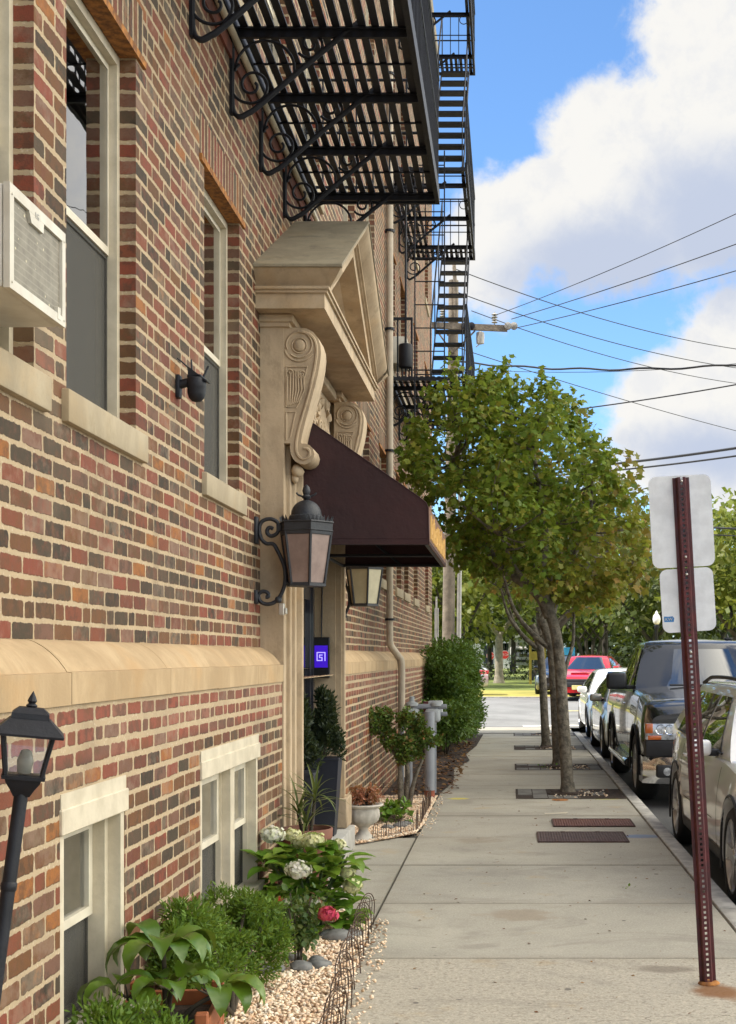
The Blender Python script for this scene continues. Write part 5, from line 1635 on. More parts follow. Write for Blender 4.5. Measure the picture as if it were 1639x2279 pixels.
def street_tree(x, y, outline, dy, n, size, mat, label, trunk, limbs, seed, per=2300, cr=(.14, .33), mat2=None):
    T = empty('street_tree', (x, y, 0), 0, label, 'tree', 'trees in a line along the kerb')
    q = random.Random(seed); rs = np.random.RandomState(seed)
    mb = MB()
    branch(mb, trunk, .074, .060, 12)
    a = trunk[0]
    mb.lathe([(.108, -.03), (.09, .05), (.076, .14)], (a[0], a[1], 0), 12, cap=False)
    for l, r0, r1 in limbs: branch(mb, l, r0, r1, 8)
    xs = [p[0] for p in outline]; zs = [p[1] for p in outline]
    cx = sum(xs) / len(xs); cz = sum(zs) / len(zs)
    cl = []
    tries = 0
    while len(cl) < n and tries < 9000:
        tries += 1
        px = q.uniform(min(xs), max(xs)); pz = q.uniform(min(zs), max(zs))
        if not inside(outline, px, pz): continue
        ex = math.hypot((px - cx) / (max(xs) - min(xs)) * 2, (pz - cz) / (max(zs) - min(zs)) * 2)
        py = q.uniform(-1, 1) * dy * math.sqrt(max(.12, 1 - ex * ex * .8))
        r = q.uniform(*cr)
        if any((px - c[0]) ** 2 + (py - c[1]) ** 2 + (pz - c[2]) ** 2 < (.55 * (r + c[3])) ** 2 for c in cl): continue
        cl.append((px, py, pz, r * 1.1, r * 1.1, r * .8))
    # twigs to the clumps
    src = [p for l, _, _ in limbs for p in smooth_path(l, 4)]
    for c in cl:
        s_ = min(src, key=lambda p: (p.x - c[0]) ** 2 + (p.y - c[1]) ** 2 + (p.z - c[2]) ** 2 + (3. if p.z > c[2] + .1 else 0))
        mid = ((s_.x + c[0]) / 2 + q.uniform(-.1, .1), (s_.y + c[1]) / 2, (s_.z + c[2]) / 2 - .06)
        mb.tube(smooth_path([tuple(s_), mid, c[:3]], 4), [.016] * 3 + [.012] * 3 + [.006] * 3, 5)
    mb.build('trunk', M['bark'], T, smooth=60)
    # outer sprays that break the outline
    sp = []
    for i in range(0, len(outline)):
        p0 = outline[i]; p1 = outline[(i + 1) % len(outline)]
        for k in range(3):
            t = q.random(); e = q.uniform(-.08, .20)
            px = p0[0] + (p1[0] - p0[0]) * t; pz = p0[1] + (p1[1] - p0[1]) * t
            dn = math.hypot(px - cx, pz - cz)
            sp.append((px + (px - cx) / dn * e, q.uniform(-.5, .5) * dy, pz + (pz - cz) / dn * e, .10, .12, .16))
    P, D, U, Z = clump_leaves(cl, per, size, rs, .45)
    P2, D2, U2, Z2 = clump_leaves(sp, per * 1.1, size, rs, .1)
    if mat2:
        P = np.concatenate([P, P2]); D = np.concatenate([D, D2]); U = np.concatenate([U, U2]); Z = np.concatenate([Z, Z2])
        tn = (P[:, 0] - .15) * .9 + (3.35 - P[:, 2]) * .75 + rs.normal(size=len(P)) * .22 > .35
        leaf_mesh('crown', P[~tn], D[~tn], U[~tn], Z[~tn], LEAF_MAPLE, mat, T)
        o = leaf_mesh('crown', P[tn], D[tn], U[tn], Z[tn], LEAF_MAPLE, mat2, T); o['label'] = 'side of the crown turning orange'
        return T
    leaf_mesh('crown', np.concatenate([P, P2]), np.concatenate([D, D2]), np.concatenate([U, U2]), np.concatenate([Z, Z2]), LEAF_MAPLE, mat, T)
    return T

# outline of the leaning near crown, metres from the trunk foot
def off(poly, x): return [(a - x, b) for a, b in poly]
out1 = [(-1.22, 3.95), (-1.02, 4.18), (-.76, 4.40), (-.50, 4.68), (-.28, 4.70), (-.14, 4.60), (.02, 4.66), (.12, 4.52), (.40, 4.52), (.52, 4.46), (.72, 4.22), (.86, 4.02), (1.05, 3.75), (1.22, 3.50), (1.38, 3.15), (1.46, 2.82), (1.30, 2.55), (1.05, 2.36), (.78, 2.32), (.52, 2.42), (.25, 2.64), (-.15, 2.78), (-.45, 2.80), (-.72, 2.92), (-.90, 3.20), (-.98, 3.50), (-1.08, 3.75)]
street_tree(.66, 15.05, off(out1, .66), 1.25, 105, .070, M['leaf_maple'], 'nearest leaning street tree with dense yellow green crown over the pavement',
            [(0, 0, -.05), (-.01, 0, .25), (-.034, 0, .617), (-.065, 0, 1.08), (-.09, 0, 1.5), (-.148, 0, 1.91), (-.257, 0, 2.22)],
            [([(-.20, 0, 2.05), (-.30, 0, 2.26), (-.44, .02, 2.40), (-.70, .05, 2.57), (-.83, .08, 2.69), (-.95, .1, 2.95), (-1.1, .1, 3.4), (-1.3, .05, 3.9)], .075, .02),
             ([(-.15, 0, 1.9), (-.20, .02, 2.10), (-.127, .05, 2.43), (.054, .1, 2.74), (.24, .1, 3.1), (.3, .1, 3.7)], .055, .015),
             ([(-.257, 0, 2.22), (-.30, -.1, 2.55), (-.26, -.15, 3.0), (-.35, -.2, 3.6), (-.45, -.1, 4.3)], .06, .015),
             ([(-.06, .0, 1.15), (-.02, .1, 1.45), (.07, .2, 1.75), (.10, .3, 2.2), (.25, .4, 2.6)], .03, .01),
             ([(-.44, .02, 2.40), (-.6, -.3, 2.6), (-.8, -.6, 2.95)], .03, .01), ([(-.2, .05, 2.3), (.2, .5, 2.6), (.55, .7, 2.9)], .03, .01)], 3, mat2=M['leaf_turn'])
out2 = [(-1.2, 3.4), (-.9, 4.1), (-.3, 4.6), (.4, 4.5), (1.0, 4.2), (1.4, 3.7), (1.5, 3.2), (1.25, 2.7), (.6, 2.55), (0, 2.7), (-.6, 2.75), (-1.1, 2.9)]
tr2 = [(0, 0, -.05), (-.03, 0, .6), (-.06, 0, 1.2), (-.11, 0, 1.75), (-.25, 0, 2.15)]
lm2 = [([(-.1, 0, 1.7), (-.4, 0, 1.95), (-.65, .05, 2.3), (-.8, 0, 2.8)], .05, .015), ([(-.12, 0, 1.8), (-.05, .1, 2.3), (.15, .1, 2.9), (.3, 0, 3.6)], .055, .015), ([(-.1, 0, 1.9), (.3, -.2, 2.3), (.7, -.3, 2.6)], .04, .012)]
street_tree(.69, 18.9, out2, 1.2, 60, .115, M['leaf_autumn'], 'second street tree from the front, its orange tinged crown behind the leaning one', tr2, lm2, 5, 420)
street_tree(.62, 22.8, out2, 1.2, 50, .12, M['leaf_autumn'], 'third street tree in the line, mostly hidden behind two nearer trunks', tr2, lm2, 8, 340)
tr4 = [(0, 0, -.05), (-.05, 0, .7), (-.09, 0, 1.5), (-.12, 0, 2.1), (-.15, 0, 2.6)]
street_tree(.72, 26.6, out2, 1.3, 50, .13, M['leaf_maple'], 'farthest street tree at the end of the pavement with bare straight trunk', tr4, lm2, 9, 320)

# tree pits of dark pavers
M['pit'] = simple('pit_paver', (.165, .158, .142), .95, var=.25, scale=5, bump=.5, world=True, c2=(.11, .104, .09))
for k, y in enumerate((15.1, 18.75, 22.7, 26.5)):
    mb = MB()
    nx = 7
    for i in range(nx):
        for j in range(3):
            x0 = .08 + 1.2 * i / nx; y0 = y - .52 + 1.04 * j / 3
            if .48 < x0 + .08 < .90 and j == 1: continue
            mb.box(x0 + .006, x0 + 1.2 / nx - .006, y0 + .006, y0 + .34, -.04, .005 + rnd.uniform(-.003, .005))
    tag(mb.build('pit_paving', M['pit']), 'dark paver square round a street tree', 'paving', kind='structure')
    mb = MB(); mb.quad((.06, y - .54, .0035), (1.30, y - .54, .0035), (1.30, y + .54, .0035), (.06, y + .54, .0035))
    tag(mb.build('pit_soil', M['soil']), 'bare soil in a tree pit', 'soil', kind='structure')

# ================================================================ park trees
def park_tree(x, y, H, cr, mat, label, bark='bark_dark', fork=True, n=34, size=.26, seed=1, zc=.62, stems=1, lean=0., per=110, tr=.2):
    z0 = zpark(y)
    T = empty('park_tree', (x, y, z0), 0, label, 'tree', 'trees in the park beyond the cross street')
    q = random.Random(seed); rs = np.random.RandomState(seed)
    mb = MB()
    ends = []
    for s_ in range(stems):
        bx = (s_ - (stems - 1) / 2) * .35
        hf = H * (.27 if fork else .4)
        p = branch(mb, [(bx * .4, 0, -.1), (bx * .6 + lean * .3, 0, hf * .5), (bx + lean, 0, hf)], tr / (1 + .3 * (stems - 1)), tr * .8 / (1 + .3 * (stems - 1)), 9)
        for k in range(4 if stems == 1 else 2):
            a = q.uniform(0, 6.28) if k > 1 else (0 if k == 0 else PI) + q.uniform(-.3, .3)
            e = (bx + lean + math.cos(a) * cr * .5, math.sin(a) * cr * .5, hf + H * .30)
            branch(mb, [tuple(p[-1]), (bx + lean + math.cos(a) * cr * .22, math.sin(a) * cr * .22, hf + H * .12), e], tr * .55 / stems ** .5, tr * .2, 7)
            ends.append(Vector(e))
    mb.lathe([(tr * 1.5, -.1), (tr * 1.15, .15), (tr * 1.0, .4)], (0, 0, 0), 10, cap=False)
    mb.build('trunk', M[bark], T, smooth=60)
    cl = []
    zc_ = H * zc; rz_ = H * (1 - zc)
    for k in range(n):
        for _ in range(30):
            d = Vector((q.gauss(0, 1), q.gauss(0, 1), q.gauss(0, 1))).normalized() * (q.random() ** .4)
            c = (lean + d.x * cr * .82, d.y * cr * .82, zc_ + d.z * rz_ * .85)
            if c[2] > H * .30: break
        r = q.uniform(.24, .40) * cr * .8
        cl.append((*c, r, r, r * .72))
    P, D, U, Z = clump_leaves(cl, per, size, rs, .5)
    leaf_mesh('crown', P, D, U, Z, LEAF_QUAD, mat, T)
    return T
park_tree(-.57, 64, 8.5, 3.6, M['leaf_lime'], 'pale forked trunk park tree with lime yellow crown left of the street trees', 'bark_pale', seed=2, tr=.22, n=40)
park_tree(-5.0, 57, 8.2, 3.4, M['leaf_lime'], 'yellow green park tree showing behind the utility pole', 'bark_dark', seed=3)
park_tree(3.7, 61, 7.6, 3.2, M['leaf_park'], 'many stemmed dark park tree rising behind the red coupe', 'bark_dark', seed=4, stems=4, tr=.2)
park_tree(6.1, 56, 7.0, 3.1, M['leaf_fleck'], 'park tree flecked with white blossom behind the pickup roof', 'bark_dark', seed=5, n=44, size=.22)
park_tree(9.0, 52, 7.9, 3.3, M['leaf_lime'], 'bright green park tree filling the right edge behind the sign post', 'bark_dark', seed=6, n=44)
park_tree(12.6, 60, 9.4, 3.8, M['leaf_park'], 'tall green park tree at the far right beyond the bright one', 'bark_dark', seed=7)
park_tree(5.3, 73, 10.4, 4.2, M['leaf_maple'], 'tall park tree topping the street trees behind the sign plates', 'bark_dark', seed=8)
park_tree(1.5, 80, 8.2, 4.0, M['leaf_dark'], 'dark leaning park tree seen through the gap by the white truck', 'bark_dark', seed=9, lean=.5)
park_tree(-2.6, 76, 8.0, 4.0, M['leaf_dark'], 'dark park tree with slim black trunk near the stop sign', 'bark_dark', seed=10)
park_tree(-8.0, 72, 9.0, 4.2, M['leaf_dark'], 'dark park tree hidden beyond the building corner and pole', 'bark_dark', seed=11)
park_tree(11.5, 84, 9.8, 4.6, M['leaf_park'], 'rounded far park tree on the right skyline', 'bark_dark', seed=12)
park_tree(17.0, 74, 9.0, 4.2, M['leaf_lime'], 'farthest right park tree beyond the street', 'bark_dark', seed=13)
park_tree(-2.3, 56, 7.4, 2.6, M['leaf_lime'], 'slim lime green park tree filling the gap between pole and awning', 'bark_dark', seed=21, n=40, zc=.58)
for i, (x, y, H, c_) in enumerate(((.2, 92, 8.6, 4.2), (4.4, 90, 8.4, 4.2), (8.3, 68, 7.0, 3.3), (9.5, 96, 9.5, 4.6), (15, 92, 10, 5), (-5.4, 92, 9, 4.4), (2.2, 70, 6.8, 3.0), (-1.6, 99, 9., 4.2))):
    park_tree(x, y, H, c_, M['leaf_dark' if i % 2 == 0 else 'leaf_park'], ['dark background park tree behind the pale forked trunk', 'background park tree above the red coupe roof', 'shady park tree directly behind the pickup cab', 'tall background park tree behind the lower sign plate', 'tall background park tree at the far right', 'shady background park tree past the utility pole', 'low shady park tree behind the street tree trunks', 'slim background park tree above the stop signs'][i], 'bark_dark', seed=30 + i, n=38, zc=.56)
# distant wood and low hedge
rs = np.random.RandomState(3)
cl = [(rnd.uniform(-30, 55), rnd.uniform(125, 150), zpark(130) + rnd.uniform(.8, 8.5), 3.2, 2.5, 2.0) for _ in range(170)]
P, D, U, Z = clump_leaves(cl, 26, .62, rs, .4)
tag(leaf_mesh('far_foliage', P, D, U, Z, LEAF_QUAD, M['leaf_dark']), 'far dark wood behind the park', 'wood', kind='stuff')
T = empty('park_hedge', (-1, 71, zpark(71)), 0, 'low dark clipped hedge across the park lawn', 'hedge')
cl = [(-7 + .35 * k, rnd.uniform(-.2, .2), .45 + (.25 if k > 22 else 0), .38, .4, .5 + (.3 if k > 22 else 0)) for k in range(60)]
P, D, U, Z = clump_leaves(cl, 260, .12, rs, .6)
leaf_mesh('foliage', P, D, U, Z, LEAF_QUAD, M['leaf_dark'], T)
mb = MB()
for k in range(22): mb.tube([(-7 + .95 * k, 0, -.05), (-6 + .9 * k, .05, .6)], .02, 5)
mb.build('stem', M['bark_dark'], T)

# ================================================================ things beyond the cross street
M['white_far'] = simple('white_siding', (.55, .53, .50), .6, var=.08, bump=0)
def lamp_post(x, y, h, label):
    T = empty('street_lamp', (x, y, zpark(y)), 0, label, 'street lamp', 'acorn lamps in the park')
    mb = MB(); mb.lathe([(.14, 0), (.14, .25), (.09, .35), (.06, .5), (.05, h - .25), (.09, h - .2), (.09, h - .1), (.05, h - .06)], (0, 0, 0), 12)
    mb.build('post', M['black_iron'], T, smooth=40)
    mb = MB(); mb.lathe([(.07, h - .06), (.13, h + .02), (.15, h + .14), (.12, h + .27), (.06, h + .34), (.05, h + .38), (.02, h + .44), (.005, h + .46)], (0, 0, 0), 16)
    mb.build('globe', simple('opal_globe', (.80, .79, .74), .3, var=.04, bump=0), T, smooth=60)
lamp_post(5.45, 48.6, 2.62, 'white acorn globe lamp left of the sign post above the pickup')
lamp_post(1.1, 69.5, 2.45, 'small far acorn globe lamp seen between the tree trunks')

def stop_sign(x, y, z, r, label):
    T = empty('stop_sign', (x, y, zpark(y)), 0, label, 'stop sign', 'stop signs beyond the park')
    mb = MB(); mb.tube([(0, .02, 0), (0, .02, z - zpark(y) + r)], .03, 6); mb.build('post', M['steel'], T)
    mb = MB(); mb.lathe([(r, -.01), (r, .01)], (0, 0, z - zpark(y)), 8, 'y', phase=PI / 8)
    mb.build('sign_plate', simple('white_sign_edge', (.8, .78, .76), .5, var=.05, bump=0), T)
    mb = MB(); mb.lathe([(r * .93, -.016), (r * .93, -.0105)], (0, 0, z - zpark(y)), 8, 'y', phase=PI / 8)
    mb.build('sign_face', simple('stop_red', (.62, .03, .03), .5, var=.05, bump=0), T)
    t = text_mesh('stop_text', 'STOP', r * .72, M['white_far'], T, .001); t.location = (0, -.018, z - zpark(y)); t.rotation_euler = (R(90), 0, 0)
stop_sign(-.46, 105, 1.68, .36, 'red stop sign right of the forked pale trunk')
stop_sign(-1.62, 105, 1.60, .34, 'red stop sign half hidden by trunks nearer the bush')

T = empty('box_truck', (.95, 96, zpark(96)), 0, 'white delivery truck seen through the gap between trunks', 'truck')
mb = MB(); mb.rbox(-1.1, 1.1, .9, 5, .7, 3.0, .05, 2); mb.rbox(-1.0, 1.0, -.6, .85, .5, 1.9, .15, 3); mb.build('body', M['white_far'], T, smooth=40)
mb = MB(); mb.box(-.85, .85, -.615, -.60, 1.15, 1.7); mb.build('windscreen', M['carglass'], T)
mb = MB()
for x in (-.9, .9):
    for y in (.2, 3.8): mb.lathe([(.4, x - .12), (.4, x + .12)], (0, y, .4), 16, 'x')
mb.build('wheel', M['tyre'], T); mb = MB(); mb.box(-.7, .7, -.64, -.6, .75, .95); mb.build('grille', M['trim'], T)

T = empty('white_house', (-1.5, 118, zpark(118)), 0, 'pale clapboard house front far beyond the park', 'house')
mb = MB(); mb.box(-3.2, 2.2, 0, 6, 0, 3.0); mb.build('wall', M['white_far'], T)
mb = MB(); mb.prism([(-3.5, 3.0), (2.5, 3.0), (-.5, 4.9)], 'y', -.3, 6.3); mb.build('roof', simple('roof_shingle', (.16, .14, .13), .9, var=.2), T)
for x in (-2.4, .6, 1.5):
    mb = MB(); mb.box(x - .5, x + .5, -.04, -.01, .9, 2.3); mb.build('window', M['carglass'], T)
mb = MB(); mb.box(-.95, -.05, -.04, -.01, 0.05, 2.1); mb.build('door', M['navy'], T)

T = empty('park_kiosk', (1.28, 62, zpark(62)), 0, 'yellow timber notice kiosk standing behind the trunks', 'kiosk')
yw = simple('yellow_timber', (.48, .34, .06), .7, var=.15, scale=4, bump=.2)
mb = MB()
for x in (-.34, .34): mb.box(x - .06, x + .06, -.06, .06, 0, 1.9)
mb.box(-.279, .279, -.03, .03, 1.15, 1.55); mb.build('post', yw, T)
mb = MB(); mb.prism([(-.5, 1.9), (.5, 1.9), (0, 2.15)], 'y', -.25, .25); mb.build('roof', yw, T)
T = empty('street_banner', (2.42, 55, zpark(55)), 0, 'small bright blue banner panel beside the red coupe', 'banner')
mb = MB(); mb.tube([(-.18, .03, 0), (-.18, .03, 1.75)], .03, 6); mb.build('post', M['steel'], T)
mb = MB(); mb.rbox(-.17, .30, -.015, .015, .95, 1.72, .006, 1); mb.build('banner_panel', simple('blue_panel', (.03, .28, .50), .5, var=.1, bump=0), T)
mb = MB(); mb.box(-.10, .2, -.018, -.0155, 1.22, 1.28); mb.box(-.08, .12, -.018, -.0155, 1.12, 1.16); mb.build('lettering', M['white_far'], T)

# ================================================================ utility pole and wires
M['pole'] = simple('weathered_pole', (.27, .225, .17), .95, var=.25, scale=3, bump=.8, bscale=18, bdist=.02, c2=(.15, .125, .095))
M['ceramic'] = simple('insulator_ceramic', (.42, .40, .36), .3, var=.15, bump=0)
M['wire'] = simple('wire', (.03, .03, .032), .6, var=.1, bump=0)
T = empty('utility_pole', (-1.42, 30.2, 0), 0, 'weathered wooden utility pole with crossarm behind the fire escape', 'utility pole')
mb = MB(); mb.tube([(-.05, 0, -.1), (0, 0, 4), (.08, 0, 8), (.10, 0, 10.3)], [.15, .14, .125, .115], 14); mb.build('pole', M['pole'], T, smooth=60)
mb = MB(); mb.tube([(-.05, -.17, 9.0), (.02, -.17, 9.0)], .02, 6); mb.box(-.60, 1.35, -.21, -.13, 9.12, 9.26, rot=(0, R(2.5), 0)); mb.tube([(-.3, -.16, 9.13), (.08, -.13, 8.6)], .02, 6); mb.tube([(.6, -.16, 9.1), (.1, -.13, 8.6)], .02, 6)
mb.build('crossarm', M['pole'], T)
for x, z, s_ in ((1.05, 9.20, 1), (-.15, 9.28, 1), (-.45, 9.28, 1)):
    mb = MB(); mb.tube([(x, -.17, z), (x, -.17, z + .33)], .014, 6)
    for k in range(4): mb.lathe([(.03, z + .08 + .06 * k), (.075, z + .085 + .06 * k), (.03, z + .12 + .06 * k)], (x, -.17, 0), 12)
    mb.build('insulator', M['ceramic'], T, smooth=50)
for x in (.38, .52, 1.36, 1.5):
    mb = MB(); mb.lathe([(.03, -.06), (.085, -.04), (.03, 0), (.085, .03), (.03, .06)], (x, -.23, 9.19), 12, 'y'); mb.build('insulator', M['ceramic'] if x > 1 else M['black_iron'], T, smooth=50)
mb = MB(); mb.lathe([(.02, 8.78), (.09, 8.8), (.10, 8.95), (.09, 9.05), (.03, 9.08)], (.72, -.18, 0), 12); mb.tube([(.62, -.18, 8.72), (.72, -.18, 8.80)], .012, 6); mb.build('cutout_fuse', M['ceramic'], T, smooth=50)
mb = MB(); mb.tube([(.16, -.12, 9.3), (.15, -.14, 10.0), (.11, -.14, 10.75)], [.05, .05, .04], 8); mb.build('pole_top_pin', M['pole'], T)
mb = MB(); mb.tube([(.20, -.10, -.1), (.24, -.08, 4.), (.28, -.06, 6.5)], .055, 8); mb.build('conduit', simple('conduit_grey', (.36, .35, .32), .6, var=.1), T, smooth=60)
T = empty('traffic_sign', (-1.63, 28.6, 0), 0, 'narrow white sign edge-on beside the utility pole', 'sign')
mb = MB(); mb.tube([(0, 0, 0), (0, 0, 2.9)], .025, 6); mb.build('post', M['steel'], T)
mb = MB(); mb.rbox(-.035, .05, -.02, .0, 2.0, 2.65, .005, 1); mb.build('sign_plate', M['white_far'], T)

def cable(pts, r, label, sag=.0, n=24, twist=0.):
    a = Vector(pts[0]); b = Vector(pts[1]); out = []
    for i in range(n + 1):
        t = i / n; p = a.lerp(b, t); p.z -= sag * 4 * t * (1 - t)
        if twist: p.z += twist * math.sin(t * 60)
        out.append(p)
    mb = MB(); mb.tube(out, r, 5)
    o = mb.build('overhead_cable', M['wire'])
    o['label'] = label; o['category'] = 'cable'; o['group'] = 'overhead wires'
    return o
# three wires climbing from the crossarm over the street to a pole off to the right
cable([(-.35, 30.0, 9.45), (8.4, 15.4, 9.75)], 0.0079, 'topmost of three wires rising from the crossarm to the right edge', .25)
cable([(.02, 30.0, 9.36), (8.8, 15.4, 8.95)], 0.0094, 'middle of three wires rising from the crossarm to the right edge', .2)
cable([(.10, 30.0, 9.15), (9.2, 15.4, 8.30)], 0.0094, 'lowest of three wires rising from the crossarm to the right edge', .2)
cable([(-1.35, 30.2, 10.6), (13.1, 46, 12.2)], 0.0115, 'uppermost wire falling gently rightward from the pole top', .7)
cable([(-1.35, 30.1, 10.05), (13.1, 46, 11.6)], 0.0115, 'second wire falling rightward below the pole top', .7)
cable([(-.9, 30.0, 9.55), (13.1, 46, 11.1)], 0.0101, 'third wire falling rightward just above the crossarm', .7)
cable([(-1.3, 30.1, 8.75), (12.6, 46, 8.5)], 0.0101, 'thin wire falling steeply from below the crossarm to the right', .2)
cable([(-1.28, 30.1, 8.40), (10.6, 21.0, 7.35)], 0.0216, 'thick twisted cable swinging level across the blue gap', .55, 60, .02)
cable([(-1.3, 30.1, 8.25), (10.6, 21.2, 7.6)], 0.0065, 'hair thin wire just above the thick twisted cable', .55)
cable([(-1.2, 33, 7.55), (9.5, 24.0, 7.75)], 0.0158, 'single dark cable rising from the tree top to the right edge', .25)
cable([(-.4, 36, 6.65), (9.6, 24.0, 6.45)], 0.0324, 'upper of two heavy black cables right of the tree crown', .25)
cable([(-.4, 36, 6.50), (9.6, 24.0, 6.25)], 0.0230, 'lower of two heavy black cables right of the tree crown', .25)
cable([(2.6, 40, 5.75), (14, 40, 5.35)], 0.0324, 'upper dark cable crossing behind the upper sign plate', .1)
cable([(2.6, 40, 5.55), (14, 40, 5.10)], 0.0202, 'lower dark cable crossing behind the upper sign plate', .1)
# ================================================================ post with sign backs
M['post_rust'] = simple('oxide_red_post', (.085, .014, .014), .55, var=.3, scale=14, bump=.4, bscale=60, c2=(.045, .010, .011))
M['alu'] = simple('brushed_sign_back', (.76, .775, .785), .5, var=.14, scale=9, bump=.25, bscale=30, c2=(.68, .69, .70))
T = empty('sign_post', (.965, 6.36, 0), 0, 'leaning dark red perforated steel post carrying two sign backs', 'sign post')
T.rotation_euler = (0, R(-3.1), 0)
mb = MB(); H = 2.475
# hat section: web toward us, two sloped sides, two flanges
for sg in (-1, 1):
    mb.add([(sg * .006, -.020, -.05), (sg * .017, -.020, -.05), (sg * .017, -.017, -.05), (sg * .006, -.017, -.05), (sg * .006, -.020, H), (sg * .017, -.020, H), (sg * .017, -.017, H), (sg * .006, -.017, H)], [(0, 1, 5, 4), (3, 7, 6, 2), (0, 4, 7, 3), (1, 2, 6, 5), (4, 5, 6, 7)])
    mb.add([(sg * .017, -.020, -.05), (sg * .026, .006, -.05), (sg * .0232, .006, -.05), (sg * .0145, -.017, -.05), (sg * .017, -.020, H), (sg * .026, .006, H), (sg * .0232, .006, H), (sg * .0145, -.017, H)], [(0, 1, 5, 4), (3, 7, 6, 2), (0, 4, 7, 3), (1, 2, 6, 5), (4, 5, 6, 7)])
    mb.box(*sorted((sg * .0235, sg * .0405)), .0062, .0092, -.05, H)
z = -.05
while z < H - .02:
    mb.box(-.0058, .0058, -.0199, -.0171, z, z + .0255 - .0125); z += .0255
mb.build('post', M['post_rust'], T)
def plate(w_, h_, r, name, zc, dx=0., rot=0.):
    pts = []
    for (cx, cz, a0) in ((w_ / 2 - r, h_ / 2 - r, 0), (-w_ / 2 + r, h_ / 2 - r, 90), (-w_ / 2 + r, -h_ / 2 + r, 180), (w_ / 2 - r, -h_ / 2 + r, 270)):
        pts += arc(cx, cz, r, a0, a0 + 90, 6)
    mb = MB(); mb.prism(pts, 'y', .0100, .0125)
    o = mb.build(name, M['alu'], T, smooth=30, fixn=True)
    o.location = (dx, 0, zc); o.rotation_euler = (0, R(rot), 0)
    return o
plate(.306, .448, .038, 'sign_back', 2.262, -.006, 0)
p2 = plate(.262, .310, .036, 'sign_back', 1.876, .004, -.6)
mb = MB()
for z in (2.455, 2.085, 2.00, 1.62): mb.lathe([(.007, 0), (.006, -.004), (.0005, -.006)], (0, -.020, z), 10, 'y')
mb.build('bolt', M['steel'], T)
mb = MB(); mb.lathe([(.055, .001), (.05, .008), (.042, .012)], (.002, -.004, 0), 14)
mb.build('base_collar', M['rust'], T)
mb = MB(); mb.prism([(-.024, -.0125), (.022, -.014), (.025, .004), (.018, .0135), (-.002, .012), (-.024, .0145)], 'y', .0085, .0098)
st = mb.build('sticker', simple('blue_sticker', (.03, .22, .55), .5, var=.1, bump=0), p2)
st.location = (-.098, 0, -.088)
t = text_mesh('sticker_text', 'KW', .022, M['white_clean'], p2, .0004); t.location = (-.099, .0080, -.089); t.rotation_euler = (R(90), 0, 0)

# ================================================================ flat covers, litter on the pavement
def ribbed(name, mat):
    m, g, b = new_mat(name)
    px, py, pz = g.sep(g.pos())
    s_ = g.m('SINE', g.m('MULTIPLY', px, 260.))
    n = g.noise(g.pos(), 12, 4, .6)
    col = g.mix(g.ss(n, .3, .7), tuple(x * .7 for x in mat), mat)
    pset(g, b, col, .75, .2, g.bump(s_, .6, .004)); return m
def cover(x0, x1, y0, y1, mat, label):
    T = empty('vault_cover', ((x0 + x1) / 2, (y0 + y1) / 2, 0), 0, label, 'grate', 'metal covers let into the pavement')
    w_, l = (x1 - x0) / 2, (y1 - y0) / 2
    mb = MB(); mb.box(-w_ + .012, w_ - .012, -l + .012, l - .012, .0, .009); mb.build('plate', mat, T)
    mb = MB(); ring(mb, -w_, w_, -l, l, 0, .001, .01) if False else None
    mb.box(-w_, w_, -l, -l + .011, 0, .012); mb.box(-w_, w_, l - .011, l, 0, .012); mb.box(-w_, -w_ + .011, -l + .0112, l - .0112, 0, .012); mb.box(w_ - .011, w_, -l + .0112, l - .0112, 0, .012)
    mb.build('frame', M['rust_dark'], T)
    mb = MB()
    for x in (-w_ * .4, w_ * .4): mb.box(x - .02, x + .02, l - .03, l - .015, .009, .016)
    mb.build('hinge', M['rust_dark'], T)
M['rust_dark'] = simple('dark_rust', (.085, .045, .035), .85, var=.25, scale=12, bump=.3)
cover(.235, 1.02, 11.15, 11.78, ribbed('grey_brown_ribbed', (.105, .068, .062)), 'nearer brown ribbed metal cover in the pavement')
cover(.40, 1.17, 12.18, 12.72, ribbed('red_brown_ribbed', (.155, .062, .045)), 'farther redder ribbed metal cover in the pavement')
mb = MB(); mb.add([(-.11, -.05, .004), (.10, -.03, .006), (.13, .03, .016), (-.02, .02, .008), (-.12, .04, .005)], [(0, 1, 3), (1, 2, 3), (0, 3, 4)])
o = mb.build('paper_scrap', M['white_clean']); o.location = (.46, 13.2, 0); tag(o, 'white scrap of paper lying on the pavement', 'litter')
mb = MB(); mb.lathe([(.095, .001), (.09, .006), (.001, .007)], (0, 0, 0), 20); o = mb.build('valve_cover', M['rust']); o.location = (.55, 14.45, 0); tag(o, 'small round rusty valve cover beside the first tree pit', 'cover')

# ================================================================ planting beds
def edge1(y):        # outer edge of the near bed
    return -.735 - .045 * (y - 5.6) if y < 7.9 else -.84
m, g, b = new_mat('pink_gravel')
r = g.island()
col = g.ramp(r, [(0, (.80, .56, .36)), (.2, (.88, .68, .47)), (.4, (.92, .80, .62)), (.6, (.78, .52, .32)), (.75, (.94, .86, .72)), (.9, (.60, .40, .26)), (1, (.86, .64, .43))])
pset(g, b, col, .85, 0., g.bump(g.noise(g.pos(), 160, 2), .3, .003)); M['gravel'] = m
M['gravel_bed'] = simple('gravel_bed', (.62, .45, .30), .95, var=.3, scale=40, bump=.8, bscale=120, world=True)
def bed(name, poly, z, mat, label):
    mb = MB(); mb.add([(x, y, z) for x, y in poly], [tuple(range(len(poly)))])
    return tag(mb.build(name, mat), label, 'bed', kind='structure')
near_poly = [(-1.46, 3.2), (-.66, 3.2), (-.69, 4.6), (-.735, 5.6), (-.785, 6.7), (-.835, 7.78), (-.90, 7.95), (-1.02, 8.05), (-1.2, 8.2), (-1.35, 8.4), (-1.46, 8.42)]
